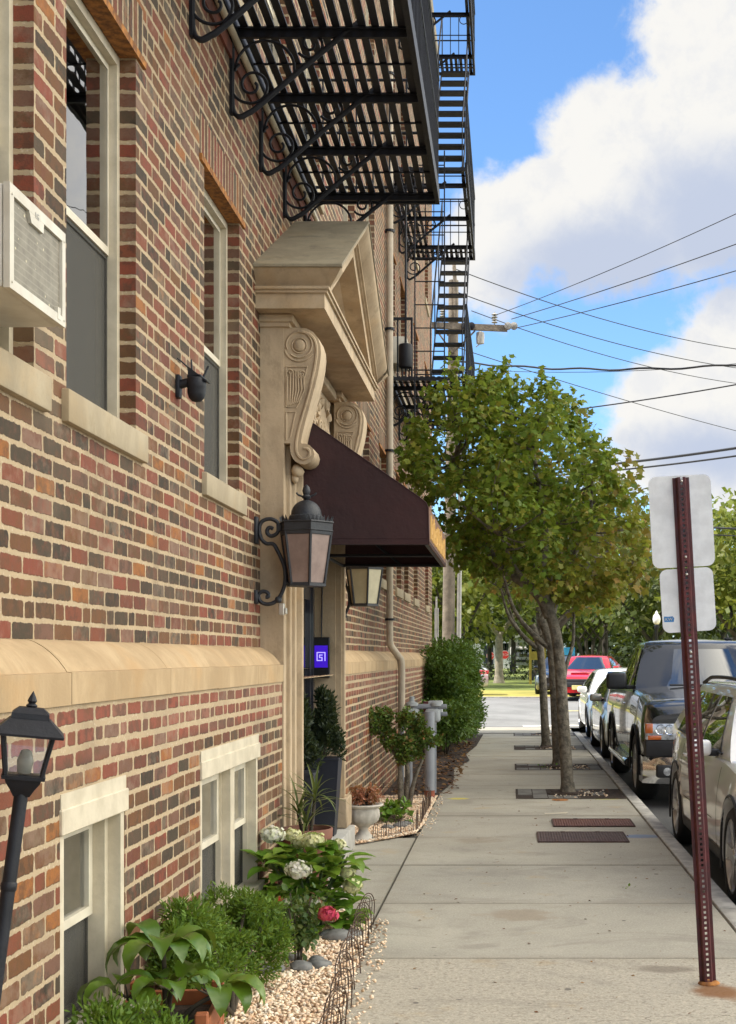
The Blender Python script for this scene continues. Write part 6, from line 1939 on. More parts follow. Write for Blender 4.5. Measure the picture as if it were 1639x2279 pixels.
far_poly = [(-1.46, 11.02), (-1.30, 11.0), (-1.2, 11.12), (-1.0, 11.40), (-.85, 11.66), (-.82, 12.2), (-.83, 14.7), (-1.46, 14.7)]
bed('gravel_ground', near_poly, .012, M['gravel_bed'], 'fine pink grit under the near planting')
bed('gravel_ground', far_poly, .012, M['gravel_bed'], 'fine pink grit beyond the step')
bed('mulch_ground', [(-1.46, 14.7), (-.83, 14.7), (-.72, 16.5), (-.80, 18.5), (-.62, 19.8), (-.72, 21), (-.60, 23), (-.55, 26.4), (-1.46, 26.4)], .014, M['soil'], 'dark mulch along the far wall')
ICO = None
def stones(name, poly, n, size, mat, label, z=.016, seed=1, flat=.6, edge=None, ymin=None):
    rs = np.random.RandomState(seed)
    xs = [p[0] for p in poly]; ys_ = [p[1] for p in poly]
    pts = []
    while len(pts) < n:
        x = rs.uniform(min(xs), max(xs)); y = rs.uniform(min(ys_) if ymin is None else ymin, max(ys_))
        if inside(poly, x, y): pts.append((x, y, z + rs.uniform(0, .012)))
    pts = np.array(pts)
    ov = np.array([(1, 0, 0), (0, 1, 0), (-1, 0, 0), (0, -1, 0), (0, 0, 1), (0, 0, -1), (.75, .75, .2), (-.75, .7, -.1), (-.7, -.75, .25), (.7, -.75, -.15)], float)
    ov[:, 2] *= flat
    of = [(0, 6, 4), (6, 1, 4), (1, 7, 4), (7, 2, 4), (2, 8, 4), (8, 3, 4), (3, 9, 4), (9, 0, 4), (6, 0, 5), (1, 6, 5), (7, 1, 5), (2, 7, 5), (8, 2, 5), (3, 8, 5), (9, 3, 5), (0, 9, 5)]
    d = rs.normal(size=(n, 3)); d[:, 2] *= .35; u = np.tile([[0, 0, 1.]], (n, 1)) + rs.normal(size=(n, 3)) * .4
    return tag(leaf_mesh(name, pts, d, u, size * (.5 + .9 * rs.rand(n)), (ov, of), mat), label, 'gravel', kind='stuff')
stones('gravel', near_poly, 11000, .0115, M['gravel'], 'pink and cream stone chips of the near bed', seed=2, ymin=4.6)
stones('gravel', far_poly, 7500, .0125, M['gravel'], 'pink and cream stone chips beyond the doorstep', seed=3)
stones('gravel', [(-.84, 5.5), (-.60, 5.5), (-.72, 7.9), (-.88, 7.9)], 260, .009, M['gravel'], 'chips scattered on the pavement edge', z=.004, seed=4)
stones('gravel', [(-.86, 11.5), (-.70, 11.6), (-.74, 14.8), (-.85, 14.8)], 90, .009, M['gravel'], 'chips scattered beside the far bed', z=.004, seed=5)
m, g, b = new_mat('fallen_leaf'); r = g.island()
pset(g, b, g.ramp(r, [(0, (.20, .09, .03)), (.4, (.12, .05, .025)), (.7, (.28, .15, .04)), (1, (.08, .04, .02))]), .8); M['fallen'] = m
def litter(name, n, f, size, label, seed, tm=LEAF_OVAL):
    rs = np.random.RandomState(seed); P = np.array([f(rs) for _ in range(n)])
    d = rs.normal(size=(n, 3)); d[:, 2] *= .15; u = np.tile([[0, 0, 1.]], (n, 1)) + rs.normal(size=(n, 3)) * .25
    return tag(leaf_mesh(name, P, d, u, size * (.6 + .8 * rs.rand(n)), tm, M['fallen']), label, 'leaves', kind='stuff')
litter('fallen_leaves', 900, lambda rs: (rs.uniform(-1.4, -.66), rs.uniform(14.8, 24), .02 + rs.uniform(0, .02)), .06, 'dry brown leaves on the mulch along the far wall', 6)
litter('fallen_leaves', 150, lambda rs: (rs.uniform(-.6, 1.25), rs.uniform(5.2, 15), .004), .020, 'small dry leaf bits on the pavement', 7)
litter('fallen_leaves', 200, lambda rs: (-.80 - .045 * 0 + rs.normal() * .03, rs.uniform(5.6, 7.8), .015), .022, 'small dry bits along the bed edge', 8)

# low rocks edging the near bed
M['rock'] = simple('grey_rock', (.20, .20, .19), .9, var=.25, scale=9, bump=.6, bscale=30)
rk = [(-1.05, 6.55, .055), (-.97, 6.62, .05), (-1.20, 6.50, .06), (-1.14, 6.78, .045), (-1.00, 6.72, .04), (-.96, 7.25, .07), (-.90, 7.35, .05), (-1.03, 7.33, .05), (-1.02, 12.0, .06), (-1.12, 11.9, .05), (-.98, 12.15, .05), (-1.25, 13.3, .07)]
for i, (x, y, r_) in enumerate(rk):
    mb = MB(); mb.blob((0, 0, 0), r_, i + 20, .2, 2, (1.2, 1, .6)); o = mb.build('edging_rock', M['rock'], smooth=60)
    o.location = (x, y, .02 + r_ * .25); tag(o, 'smooth grey edging rock lying in the gravel bed', 'rock', 'grey rocks in the gravel beds')

# ---- plants
def col_mat(name, cols, **k):
    M[name] = leaf_mat(name, cols, **k)
col_mat('leaf_cypress', [(.080, .165, .012), (.125, .225, .016), (.055, .12, .012), (.19, .28, .026)], trans=.28)
col_mat('leaf_yew', [(.045, .105, .014), (.075, .155, .018), (.11, .20, .022), (.06, .12, .014)], trans=.22)
col_mat('leaf_juniper', [(.055, .11, .018), (.09, .16, .022), (.13, .20, .028), (.07, .13, .02), (.20, .09, .025)], trans=.2)
col_mat('leaf_glossy', [(.055, .12, .010), (.085, .165, .013), (.13, .21, .02)], trans=.2, rough=.28, spec=.5)
col_mat('leaf_hydrangea', [(.11, .24, .022), (.16, .30, .03), (.09, .20, .02), (.21, .30, .035)], trans=.3, rough=.4)
col_mat('leaf_rose', [(.04, .085, .018), (.06, .12, .02), (.09, .11, .025)], trans=.2)
col_mat('leaf_spike', [(.09, .13, .03), (.15, .17, .05), (.06, .10, .025), (.28, .27, .10)], trans=.2)
col_mat('leaf_conifer', [(.015, .028, .012), (.025, .042, .016), (.04, .055, .02)], trans=.1)
col_mat('petal_white', [(.82, .80, .70), (.78, .72, .66), (.72, .74, .48), (.85, .82, .76)], trans=.3)
col_mat('petal_cream', [(.74, .72, .36), (.80, .76, .50), (.62, .66, .28)], trans=.3)
col_mat('petal_pink', [(.62, .05, .12), (.72, .10, .20), (.55, .03, .07)], trans=.3)
col_mat('petal_red', [(.42, .012, .015), (.52, .03, .03)], trans=.25)
col_mat('petal_rust', [(.40, .14, .08), (.50, .22, .12), (.30, .09, .05), (.56, .32, .22)], trans=.25)
M['stem'] = simple('plant_stem', (.07, .055, .035), .9, var=.3, bump=.4)
M['stem_green'] = simple('green_stem', (.06, .09, .03), .8, var=.2, bump=.2)

def shrub(name, loc, clumps, per, size, tm, mat, label, cat='shrub', group=None, shell=.5, stem=True, droop=.25, seed=1, stems=6, upb=.7):
    T = empty(name, loc, 0, label, cat, group)
    rs = np.random.RandomState(seed)
    P, D, U, Z = clump_leaves(clumps, per, size, rs, shell, droop, upb)
    k = P[:, 2] > .01; P, D, U, Z = P[k], D[k], U[k], Z[k]
    leaf_mesh('foliage', P, D, U, Z, tm, mat, T)
    if stem:
        mb = MB(); q = random.Random(seed)
        for i in range(stems):
            c = clumps[int(i * len(clumps) / stems)]
            mb.tube(smooth_path([(q.uniform(-.04, .04), q.uniform(-.04, .04), -.03), (c[0] * .4, c[1] * .4, c[2] * .5), (c[0], c[1], c[2])], 4), [.012] * 4 + [.008] * 5, 6)
        mb.build('stem', M['stem'], T, smooth=60)
    return T
q = random.Random(4)
# feathery cypress shrub, two humps along the wall
cl = []
for (cx, cy, cz, rx, ry, rz, n) in ((-.10, -.42, .40, .12, .25, .24, 18), (-.02, .40, .27, .23, .27, .27, 26), (-.08, .0, .28, .14, .3, .24, 14), (-.06, -.35, .15, .12, .22, .12, 7)):
    for _ in range(n):
        d = Vector((q.gauss(0, 1), q.gauss(0, 1), q.gauss(0, 1))).normalized() * q.uniform(.5, 1.)
        r_ = q.uniform(.055, .10)
        cl.append((cx + d.x * rx * .75, cy + d.y * ry * .8, max(.05, cz + d.z * rz * .8), r_, r_, r_ * .8))
shrub('cypress_shrub', (-1.24, 5.72, .01), cl, 85000, .023, LEAF_NEEDLE, M['leaf_cypress'], 'feathery bright green cypress shrub below the basement windows', seed=2, shell=.35, droop=-.25)
cl = [(q.uniform(-.10, .16), q.uniform(-.3, .22), q.uniform(.16, .38), .085, .085, .07) for _ in range(30)]
shrub('cypress_shrub', (-1.32, 4.22, .01), cl, 42000, .028, LEAF_NEEDLE, M['leaf_cypress'], 'low yellowish green feathery shrub cut off by the bottom left corner', seed=3, shell=.35, droop=-.25)

# timber planter with a big glossy plant
M['cedar'] = simple('cedar_stain', (.34, .105, .035), .65, var=.2, scale=6, bump=.3, bscale=30, c2=(.22, .065, .022))
T = empty('timber_planter', (-1.265, 4.80, 0), 0, 'reddish cedar planter box at the bottom of the picture', 'planter')
T.rotation_euler = (0, 0, R(6))
mb = MB()
for sx in (-1, 1):
    for sy in (-1, 1): mb.rbox(sx * .155 - .022, sx * .155 + .022, sy * .24 - .022, sy * .24 + .022, 0, .345, .004, 1)
mb.build('corner_post', M['cedar'], T)
for z0, z1 in ((.03, .115), (.125, .21), (.22, .305)):
    mb = MB()
    for sx in (-1, 1): mb.rbox(sx * .165 - .010, sx * .165 + .010, -.217, .217, z0, z1, .003, 1)
    for sy in (-1, 1): mb.rbox(-.132, .132, sy * .25 - .010, sy * .25 + .010, z0, z1, .003, 1)
    mb.build('side_board', M['cedar'], T)
mb = MB(); mb.box(-.15, .15, -.235, .235, .2, .25); mb.build('soil', M['soil'], T)
def strap_leaf(mb, base, az, el, L, w_, droop, seg=6):
    """a broad arched leaf with a fold along the midrib"""
    ca, sa = math.cos(az), math.sin(az); rows = []
    p = Vector(base); e = el
    for k in range(seg + 1):
        t = k / seg; ww = w_ * math.sin(PI * min(1., .06 + .94 * t) ** .75) * .5 if t < 1 else .001
        n = Vector((-sa, ca, 0)); up = Vector((-ca * math.sin(e), -sa * math.sin(e), math.cos(e)))
        rows.append([tuple(p + n * ww + up * ww * .35), tuple(p), tuple(p - n * ww + up * ww * .35)])
        p = p + Vector((ca * math.cos(e), sa * math.cos(e), math.sin(e))) * (L / seg); e -= droop / seg
    mb.grid(rows)
T = empty('glossy_plant', (-1.265, 4.80, .23), 0, 'large leaved glossy green plant growing in the cedar planter', 'plant')
st = MB(); lf = MB(); q = random.Random(12)
heads = [((-.02, .02, .27), 12, .20, .105), ((-.11, -.12, .14), 6, .17, .08), ((.15, .06, .10), 9, .18, .085), ((.05, -.14, .17), 6, .17, .08)]
for (hx, hy, hz), n, L_, w_ in heads:
    st.tube(smooth_path([(q.uniform(-.02, .02), q.uniform(-.02, .02), -.05), (hx * .5, hy * .5, hz * .55), (hx, hy, hz)], 5), [.012] * 6 + [.009] * 5, 7)
    for k in range(n):
        az = 2 * PI * k / n + q.uniform(-.25, .25); el = q.uniform(.2, .9)
        b0 = Vector((hx, hy, hz)); b1 = b0 + Vector((math.cos(az) * .06, math.sin(az) * .06, .035))
        st.tube([tuple(b0), tuple(b1)], [.0045, .003], 5)
        strap_leaf(lf, b1, az, el, L_ * q.uniform(.8, 1.15), w_ * q.uniform(.85, 1.15), q.uniform(1.9, 2.9))
lf.build('leaf_blades', M['leaf_glossy'], T, smooth=180); st.build('stem', M['stem'], T, smooth=60)

# hydrangea with flower heads
T = empty('hydrangea', (-1.16, 7.50, .01), 0, 'hydrangea bush with cream white flower heads in front of the clay pot', 'shrub'); T.scale = (1.12, 1.1, 1.06)
lf = MB(); st = MB(); q = random.Random(21)
for k in range(250):
    az = q.uniform(0, 2 * PI); rr = q.uniform(.05, .25); zz = q.uniform(.08, .50) - rr * .45
    b0 = Vector((math.cos(az) * rr, math.sin(az) * rr, max(.06, zz)))
    strap_leaf(lf, b0, az + q.uniform(-.7, .7), q.uniform(-.1, .8), q.uniform(.09, .145), q.uniform(.075, .115), q.uniform(.5, 1.3), 5)
for k in range(16):
    a_ = q.uniform(0, 2 * PI); st.tube(smooth_path([(q.uniform(-.05, .05), q.uniform(-.05, .05), -.02), (math.cos(a_) * .1, math.sin(a_) * .1, .22), (math.cos(a_) * .2, math.sin(a_) * .2, .40)], 4), .006, 6)
lf.build('leaf_blades', M['leaf_hydrangea'], T, smooth=180); st.build('stem', M['stem_green'], T, smooth=60)
for i, (x, y, z, r_, mt) in enumerate(((-.015, -.27, .385, .055, 'petal_white'), (.03, -.05, .50, .055, 'petal_cream'), (-.05, 0.05, .485, .045, 'petal_cream'), (-.20, .05, .52, .055, 'petal_white'), (.15, .0, .475, .035, 'petal_cream'), (.235, -.12, .275, .045, 'petal_cream'), (-.12, .2, .50, .04, 'petal_cream'), (.2, -.05, .33, .035, 'petal_cream'), (.06, -.2, .20, .02, 'petal_white'))):
    rs = np.random.RandomState(40 + i)
    P, D, U, Z = clump_leaves([(x, y, z, r_, r_, r_ * .72)], 170000, .021, rs, .88, 0, flat=True)
    leaf_mesh('flower_head', P, D, U, Z, LEAF_QUAD, M[mt], T)

# rose bush
T = empty('rose_bush', (-1.09, 6.66, .01), 0, 'small thin rose bush with a pink bloom in the gravel', 'shrub')
q = random.Random(31); st = MB(); cl = []
for k in range(9):
    a_ = q.uniform(0, 2 * PI); r_ = q.uniform(.05, .19); h_ = q.uniform(.2, .40)
    st.tube(smooth_path([(q.uniform(-.02, .02), q.uniform(-.02, .02), -.02), (math.cos(a_) * r_ * .4, math.sin(a_) * r_ * .4, h_ * .5), (math.cos(a_) * r_, math.sin(a_) * r_, h_)], 4), .0045, 5)
    for t in (.55, .75, 1.): cl.append((math.cos(a_) * r_ * t, math.sin(a_) * r_ * t, h_ * t, .07, .07, .05))
P, D, U, Z = clump_leaves(cl, 5200, .036, np.random.RandomState(5), .2, .1)
leaf_mesh('foliage', P, D, U, Z, LEAF_OVAL, M['leaf_rose'], T); st.build('stem', M['stem'], T, smooth=60)
for i, (x, y, z, r_, mt) in enumerate(((.155, -.02, .275, .045, 'petal_pink'), (-.06, -.02, .335, .03, 'petal_white'), (-.085, -.03, .34, .025, 'petal_red'), (-.13, -.1, .26, .02, 'petal_red'))):
    P, D, U, Z = clump_leaves([(x, y, z, r_, r_, r_ * .8)], 60000, .034 if r_ > .035 else .02, np.random.RandomState(60 + i), .45, -.6, flat=True)
    leaf_mesh('bloom', P, D, U, Z, LEAF_QUAD, M[mt], T)

# clay pot with spiky plant
M['clay'] = simple('brown_clay', (.20, .085, .055), .75, var=.12, scale=6, bump=.15, c2=(.16, .07, .045))
T = empty('flower_pot', (-1.285, 8.22, .05), 0, 'round brown clay pot at the foot of the near door pillar', 'pot')
mb = MB(); mb.lathe([(.112, -.045), (.118, .0), (.155, .40), (.160, .405), (.163, .46), (.160, .465), (.150, .465), (.146, .42), (.13, .40)], (0, 0, 0), 32)
mb.build('pot', M['clay'], T, smooth=40)
mb = MB(); mb.lathe([(.146, .41), (.06, .425), (.001, .43)], (0, 0, 0), 24, cap=False); mb.build('soil', M['soil'], T)
T = empty('spiky_plant', (-1.285, 8.22, .48), 0, 'spiky dracaena plant with arching narrow leaves in the clay pot', 'plant')
lf = MB(); st = MB(); q = random.Random(8)
for (hx, hy, hz, n) in ((.05, .0, .22, 26), (-.06, .03, .12, 18), (.0, -.03, .05, 16)):
    st.tube([(hx * .4, hy * .4, -.03), (hx, hy, hz)], [.013, .010], 7)
    for k in range(n):
        az = q.uniform(0, 2 * PI); el = q.uniform(.15, 1.45)
        strap_leaf(lf, (hx, hy, hz + q.uniform(-.03, .02)), az, el, q.uniform(.18, .30), .016, q.uniform(.4, 1.5), 6)
lf.build('leaf_blades', M['leaf_spike'], T, smooth=180); st.build('stem', M['stem'], T, smooth=60)

# tall black planters with conifers in the doorway
M['planter_black'] = simple('black_planter', (.016, .018, .028), .5, var=.1, scale=5, bump=.1)
def tall_planter(y, x, label, label2):
    T = empty('tall_planter', (x, y, .18), 0, label, 'planter', 'tall black planters flanking the door')
    mb = MB()
    mb.prism([(-.085, 0), (.085, 0), (.125, .60), (-.125, .60)], 'y', -.105, .105)
    mb.v = [(px_ * 1., py_ * (.8 + .36 * pz_ / .6), pz_) for px_, py_, pz_ in mb.v]
    mb.build('planter_body', M['planter_black'], T)
    mb = MB(); mb.rbox(-.13, .13, -.127, .127, .598, .618, .004, 1); mb.build('planter_rim', M['planter_black'], T)
    C = empty('potted_conifer', (x, y, .79), 0, label2, 'conifer', 'clipped conifers flanking the door')
    rs = np.random.RandomState(int(y * 10)); q = random.Random(int(y * 10))
    cl = []
    for k in range(46):
        t = q.random(); h_ = .04 + .46 * t; rr = .135 * (1 - t) ** .6 + .015; a_ = q.uniform(0, 2 * PI)
        cl.append((math.cos(a_) * rr * q.uniform(.3, .9), math.sin(a_) * rr * q.uniform(.3, .9), h_, .045, .045, .075))
    P, D, U, Z = clump_leaves(cl, 36000, .036, rs, .35, -.9)
    leaf_mesh('foliage', P, D, U, Z, LEAF_NEEDLE, M['leaf_conifer'], C)
    mb = MB(); mb.tube([(0, 0, -.03), (0, 0, .48)], [.014, .005], 6); mb.build('trunk', M['stem'], C)
tall_planter(10.33, -1.475, 'tall tapered black planter at the far side of the door', 'dark conifer in the far black planter under the lit sign')
tall_planter(9.02, -1.475, 'tall tapered black planter mostly behind the near door pillar', 'conifer in the near black planter just showing past the door pillar')

# urn
M['urn'] = simple('worn_white_urn', (.60, .57, .50), .8, var=.15, scale=7, bump=.4, bscale=40, c2=(.40, .37, .31))
T = empty('garden_urn', (-1.27, 11.24, 0), 0, 'weathered white footed garden urn beside the doorstep', 'urn')
mb = MB()
n = 36
prof = [(.105, 0), (.108, .02), (.095, .03), (.075, .05), (.045, .085), (.040, .11), (.052, .125), (.06, .135), (.10, .155), (.128, .185), (.138, .225), (.134, .265), (.128, .285), (.135, .295), (.165, .305), (.172, .315), (.168, .325), (.14, .322), (.12, .30)]
rows = []
for r_, z in prof:
    k = .10 if .14 < z < .28 else 0.
    rows.append([(r_ * (1 + k * abs(math.sin(7 * 2 * PI * j / n / 1.0)) - k * .5) * math.cos(2 * PI * j / n), r_ * (1 + k * abs(math.sin(7 * 2 * PI * j / n)) - k * .5) * math.sin(2 * PI * j / n), z) for j in range(n)])
mb.grid(rows, closed=True); mb.add(rows[0], [tuple(range(n - 1, -1, -1))])
mb.build('urn_body', M['urn'], T, smooth=50)
mb = MB(); mb.lathe([(.13, .29), (.06, .31), (.001, .315)], (0, 0, 0), 20, cap=False); mb.build('soil', M['soil'], T)
shrub('begonia', (-1.27, 11.24, .31), [(q.uniform(-.11, .11), q.uniform(-.09, .09), q.uniform(.02, .15), .05, .05, .045) for _ in range(26)], 13000, .030, LEAF_OVAL, M['petal_rust'], 'dusty rust pink flowering plant filling the white urn', 'plant', seed=6, shell=.3, stems=4)
shrub('small_plant', (-1.09, 12.35, .01), [(q.uniform(-.12, .12), q.uniform(-.12, .12), q.uniform(.06, .18), .06, .06, .05) for _ in range(18)], 5500, .06, LEAF_OVAL, M['leaf_hydrangea'], 'small yellow green leafy plant behind the urn', 'plant', seed=7, shell=.3, stems=4)

# shrub with cloud pruned pads by the gas meters
T = empty('pruned_juniper', (-1.12, 13.55, .01), 0, 'old juniper pruned into pads on bare twisting trunks before the gas meters', 'shrub')
mb = MB(); q = random.Random(9)
tr = [[(0, 0, -.05), (-.02, 0, .3), (-.06, 0, .52), (-.16, 0, .68), (-.30, -.03, .92)], [(.02, .02, -.05), (.05, 0, .35), (.02, 0, .6), (.06, 0, .82)], [(.05, .03, -.05), (.12, 0, .3), (.22, .04, .55)], [(-.02, -.02, -.05), (-.03, -.05, .4), (.0, -.08, .62)]]
for t in tr: branch(mb, t, .029, .013, 8)
mb.build('trunk', M['bark'], T, smooth=60)
pads = [(-.34, -.03, .98, .17, .17, .12), (-.24, .0, .84, .14, .15, .10), (-.10, -.05, .72, .12, .14, .10), (.06, 0, .93, .15, .15, .13), (.02, -.06, .70, .13, .13, .12), (.12, 0, .60, .13, .13, .10), (.27, .04, .74, .15, .15, .11), (.16, .05, .85, .12, .12, .1), (-.2, .05, .99, .12, .12, .09), (.0, -.1, .55, .09, .1, .07)]
cl = []
for p in pads:
    for _ in range(7):
        d = Vector((q.gauss(0, 1), q.gauss(0, 1), q.gauss(0, 1))).normalized()
        cl.append((p[0] + d.x * p[3] * .6, p[1] + d.y * p[4] * .6, p[2] + d.z * p[5] * .6, p[3] * .43, p[4] * .43, p[5] * .46))
P, D, U, Z = clump_leaves(cl, 30000, .034, np.random.RandomState(5), .3, -.2)
leaf_mesh('foliage', P, D, U, Z, LEAF_OVAL, M['leaf_juniper'], T)

# gas meters and guard post
M['grey_paint'] = simple('grey_pipe_paint', (.27, .285, .31), .55, var=.1, scale=5, bump=.15)
M['meter'] = simple('meter_grey', (.38, .40, .40), .5, var=.1, scale=6, bump=.1)
T = empty('gas_meter', (-1.15, 14.9, 0), 0, 'grey gas meter bank on pipes in front of the far brick wall', 'gas meter')
mb = MB()
mb.tube(smooth_path([(0, 0, 0), (0, 0, .85), (.02, 0, .98), (.1, 0, 1.02), (.42, 0, 1.02)], 4), .03, 10); mb.tube([(-.10, .12, 0), (-.10, .12, .95)], .022, 8); mb.tube([(.25, .1, 0), (.25, .1, .9)], .022, 8)
mb.tube([(-.1, .1, .93), (.42, .1, .93)], .025, 8)
mb.build('pipe', M['grey_paint'], T, smooth=60)
mb = MB()
for x in (.02, .26): mb.rbox(x - .085, x + .085, -.06, .12, .84, 1.0, .035, 3); mb.lathe([(.05, -.075), (.05, -.06)], (x, 0, .93), 16, 'y')
mb.build('meter_case', M['meter'], T, smooth=50)
mb = MB(); mb.lathe([(.05, 1.02), (.075, 1.03), (.075, 1.06), (.03, 1.08), (.03, 1.13), (.012, 1.14)], (.02, 0, 0), 14); mb.lathe([(.045, 1.02), (.065, 1.03), (.065, 1.06), (.02, 1.08)], (.3, 0, 0), 14)
mb.build('regulator', M['meter'], T, smooth=40)
T = empty('guard_post', (-.905, 14.55, 0), 0, 'stout grey steel guard post beside the gas meters', 'bollard')
mb = MB(); mb.tube([(0, 0, .10), (0, 0, .98)], .056, 18); mb.build('post', M['grey_paint'], T, smooth=50)
mb = MB(); mb.tube([(0, 0, -.02), (0, 0, .0995)], .058, 18); mb.build('base', simple('red_oxide_base', (.30, .09, .05), .85, var=.2, scale=8), T, smooth=50)
T = empty('meter_box', (-.93, 15.1, .93), 0, 'small pale grey utility box on a bracket above the guard post', 'utility box')
mb = MB(); mb.rbox(-.02, .14, -.09, .1, 0, .15, .012, 2); mb.build('case', simple('pale_box', (.55, .56, .56), .5, var=.08), T, smooth=40)
mb = MB(); mb.box(-.075, -.022, -.08, .09, .005, .14); mb.build('hinge', simple('dull_red', (.18, .05, .04), .7), T)
mb = MB(); mb.tube([(.05, .0, -.93), (.05, .0, .0)], .02, 8); mb.build('post', M['grey_paint'], T)

# big clipped yew at the corner
cl = []; q = random.Random(14)
for _ in range(260):
    y = q.uniform(21.6, 26.2); t = (y - 21.6) / 4.6
    top = 1.35 + .55 * math.sin(PI * min(1, t * 1.2 + .15)) * .9
    x = q.uniform(-1.42, -.74 + .06 * math.sin(y * 3)); z = q.uniform(.25, top)
    edge_ = max(abs((x + 1.08) / .36), z / top, 1 - t * 6)
    if edge_ < .55: continue
    r_ = q.uniform(.16, .26); cl.append((x + 1.0, y - 24, z, r_, r_, r_ * .85))
shrub('yew_bush', (-1.0, 24.0, 0), cl, 5200, .055, LEAF_OVAL, M['leaf_yew'], 'big dense dark green yew bush at the corner of the building', seed=15, shell=.5, droop=-.1, stems=10)
shrub('yew_bush', (-1.02, 20.9, 0), [(q.uniform(-.3, .25), q.uniform(-.5, .5), q.uniform(.3, .75), .18, .2, .15) for _ in range(34)], 5000, .055, LEAF_OVAL, M['leaf_yew'], 'lower dark green bush in front of the big corner yew', seed=16, shell=.5, droop=-.1, stems=6)
shrub('weed', (.80, 8.92, 0), [(0, 0, .012, .03, .03, .014), (.04, .01, .008, .03, .02, .01), (-.04, 0, .008, .03, .02, .008)], 2600, .02, LEAF_OVAL, M['leaf_hydrangea'], 'tiny green weed growing in a pavement crack', 'weed', seed=17, stem=False)
shrub('weed', (.45, 18.45, 0), [(0, 0, .03, .10, .06, .04), (.1, .03, .03, .08, .05, .03)], 1500, .045, LEAF_OVAL, M['leaf_hydrangea'], 'green weeds in the second tree pit', 'weed', seed=18, stem=False)

# wire border fence
M['fence_wire'] = simple('rusty_black_wire', (.075, .042, .026), .7, var=.3, scale=20, bump=0)
def hoop(w_=.185, h_=.20):
    mb = MB()
    def arch(a, hh, r): mb.tube([(0, -a, -.06), (0, -a, hh - a)] + [(0, a * math.cos(R(180 - 20 * k)), hh - a + a * math.sin(R(180 - 20 * k))) for k in range(1, 9)] + [(0, a, hh - a), (0, a, -.06)], r, 5)
    arch(w_ / 2, h_, .0032); arch(w_ / 2 * .66, h_ * .93, .002); arch(w_ / 2 * .33, h_ * .86, .002)
    for z in (.04, .15): mb.tube([(0, -w_ / 2 - .012, z), (0, w_ / 2 + .012, z)], .0022, 5)
    return mb
hp = hoop().build('border_hoop', M['fence_wire'])
tag(hp, 'rusty wire border hoop edging the near gravel bed', 'garden edging', 'wire hoops edging the gravel beds')
pts = [(-.735, 5.22), (-.75, 5.52), (-.765, 5.84), (-.78, 6.16), (-.795, 6.48), (-.808, 6.80), (-.82, 7.10), (-.835, 7.40), (-.855, 7.68)]
far = [(-1.14, 11.28), (-1.03, 11.45), (-.92, 11.62), (-.85, 11.85), (-.845, 12.1), (-.845, 12.35), (-.845, 12.6), (-.845, 12.85), (-.845, 13.1), (-.85, 13.35), (-.85, 13.6), (-.85, 13.85)]
cross_ = [(-1.38, 14.35), (-1.19, 14.35), (-1.0, 14.35)]
first = True
for x, y in pts + far + cross_:
    o = hp if first else hp.copy()
    if not first: COL.objects.link(o)
    first = False
    o.location = (x, y, 0)
    a_ = rnd.uniform(-.06, .06)
    rz = -.38 if y < 8 else (-.6 if y < 11.8 else 0)
    if (x, y) in cross_: rz = PI / 2
    o.rotation_euler = (rnd.uniform(-.05, .05), rnd.uniform(-.10, .10), rz + a_)
    if y > 8: o['label'] = 'black wire border hoop edging the bed beyond the doorstep'
    o['group'] = 'wire hoops along the near bed' if y < 8 else 'wire hoops round the far bed'

# solar lantern on a leaning pole
T = empty('garden_lamp', (-1.43, 3.36, .0), 0, 'black solar lantern on a leaning pole at the left edge', 'garden lamp')
T.rotation_euler = (R(-9.0), R(4.4), 0)
lh = 1.285
mb = MB(); mb.tube([(0, 0, -.2), (0, 0, lh - .03)], .0185, 14); mb.lathe([(.019, .98), (.0215, .985), (.0215, 1.0), (.019, 1.005)], (0, 0, 0), 14, cap=False); mb.build('pole', M['black_iron'], T, smooth=50)
ph4 = PI / 4 + .35
LT = empty('lantern_head', (0, 0, lh)); LT.parent = T; LT.rotation_euler = (R(8), R(2.), 0); LT.scale = (1.0, 1.0, .80)
mb = MB()
mb.lathe([(.03, -.06), (.045, -.035), (.062, -.012), (.066, 0), (.078, 0), (.080, .012), (.066, .014)], (0, 0, 0), 4, phase=ph4)
c4 = [(math.cos(ph4 + k * PI / 2), math.sin(ph4 + k * PI / 2)) for k in range(4)]
for cx, cy in c4: mb.tube([(cx * .066, cy * .066, .012), (cx * .092, cy * .092, .155)], .006, 6)
mb.lathe([(.088, .150), (.128, .148), (.130, .156), (.075, .205), (.070, .206), (.068, .225), (.045, .243), (.02, .245)], (0, 0, 0), 4, phase=ph4)
mb.lathe([(.012, .243), (.016, .25), (.009, .258), (.013, .266), (.008, .282), (.0005, .30)], (0, 0, 0), 10)
mb.build('lantern_cage', M['black_iron'], LT, smooth=25)
mb = MB()
for k in range(4):
    p0 = c4[k]; p1 = c4[(k + 1) % 4]
    mb.quad((p0[0] * .064, p0[1] * .064, .014), (p1[0] * .064, p1[1] * .064, .014), (p1[0] * .089, p1[1] * .089, .152), (p0[0] * .089, p0[1] * .089, .152))
mb.build('lantern_pane', glass_mat('lantern_pane', (.93, .94, .94), 2.6), LT)
mb = MB(); mb.lathe([(.012, .016), (.018, .02), (.022, .06), (.014, .095), (.004, .10)], (0, 0, 0), 14); mb.build('bulb', simple('frosted_bulb', (.6, .58, .5), .3, bump=0), LT, smooth=60)

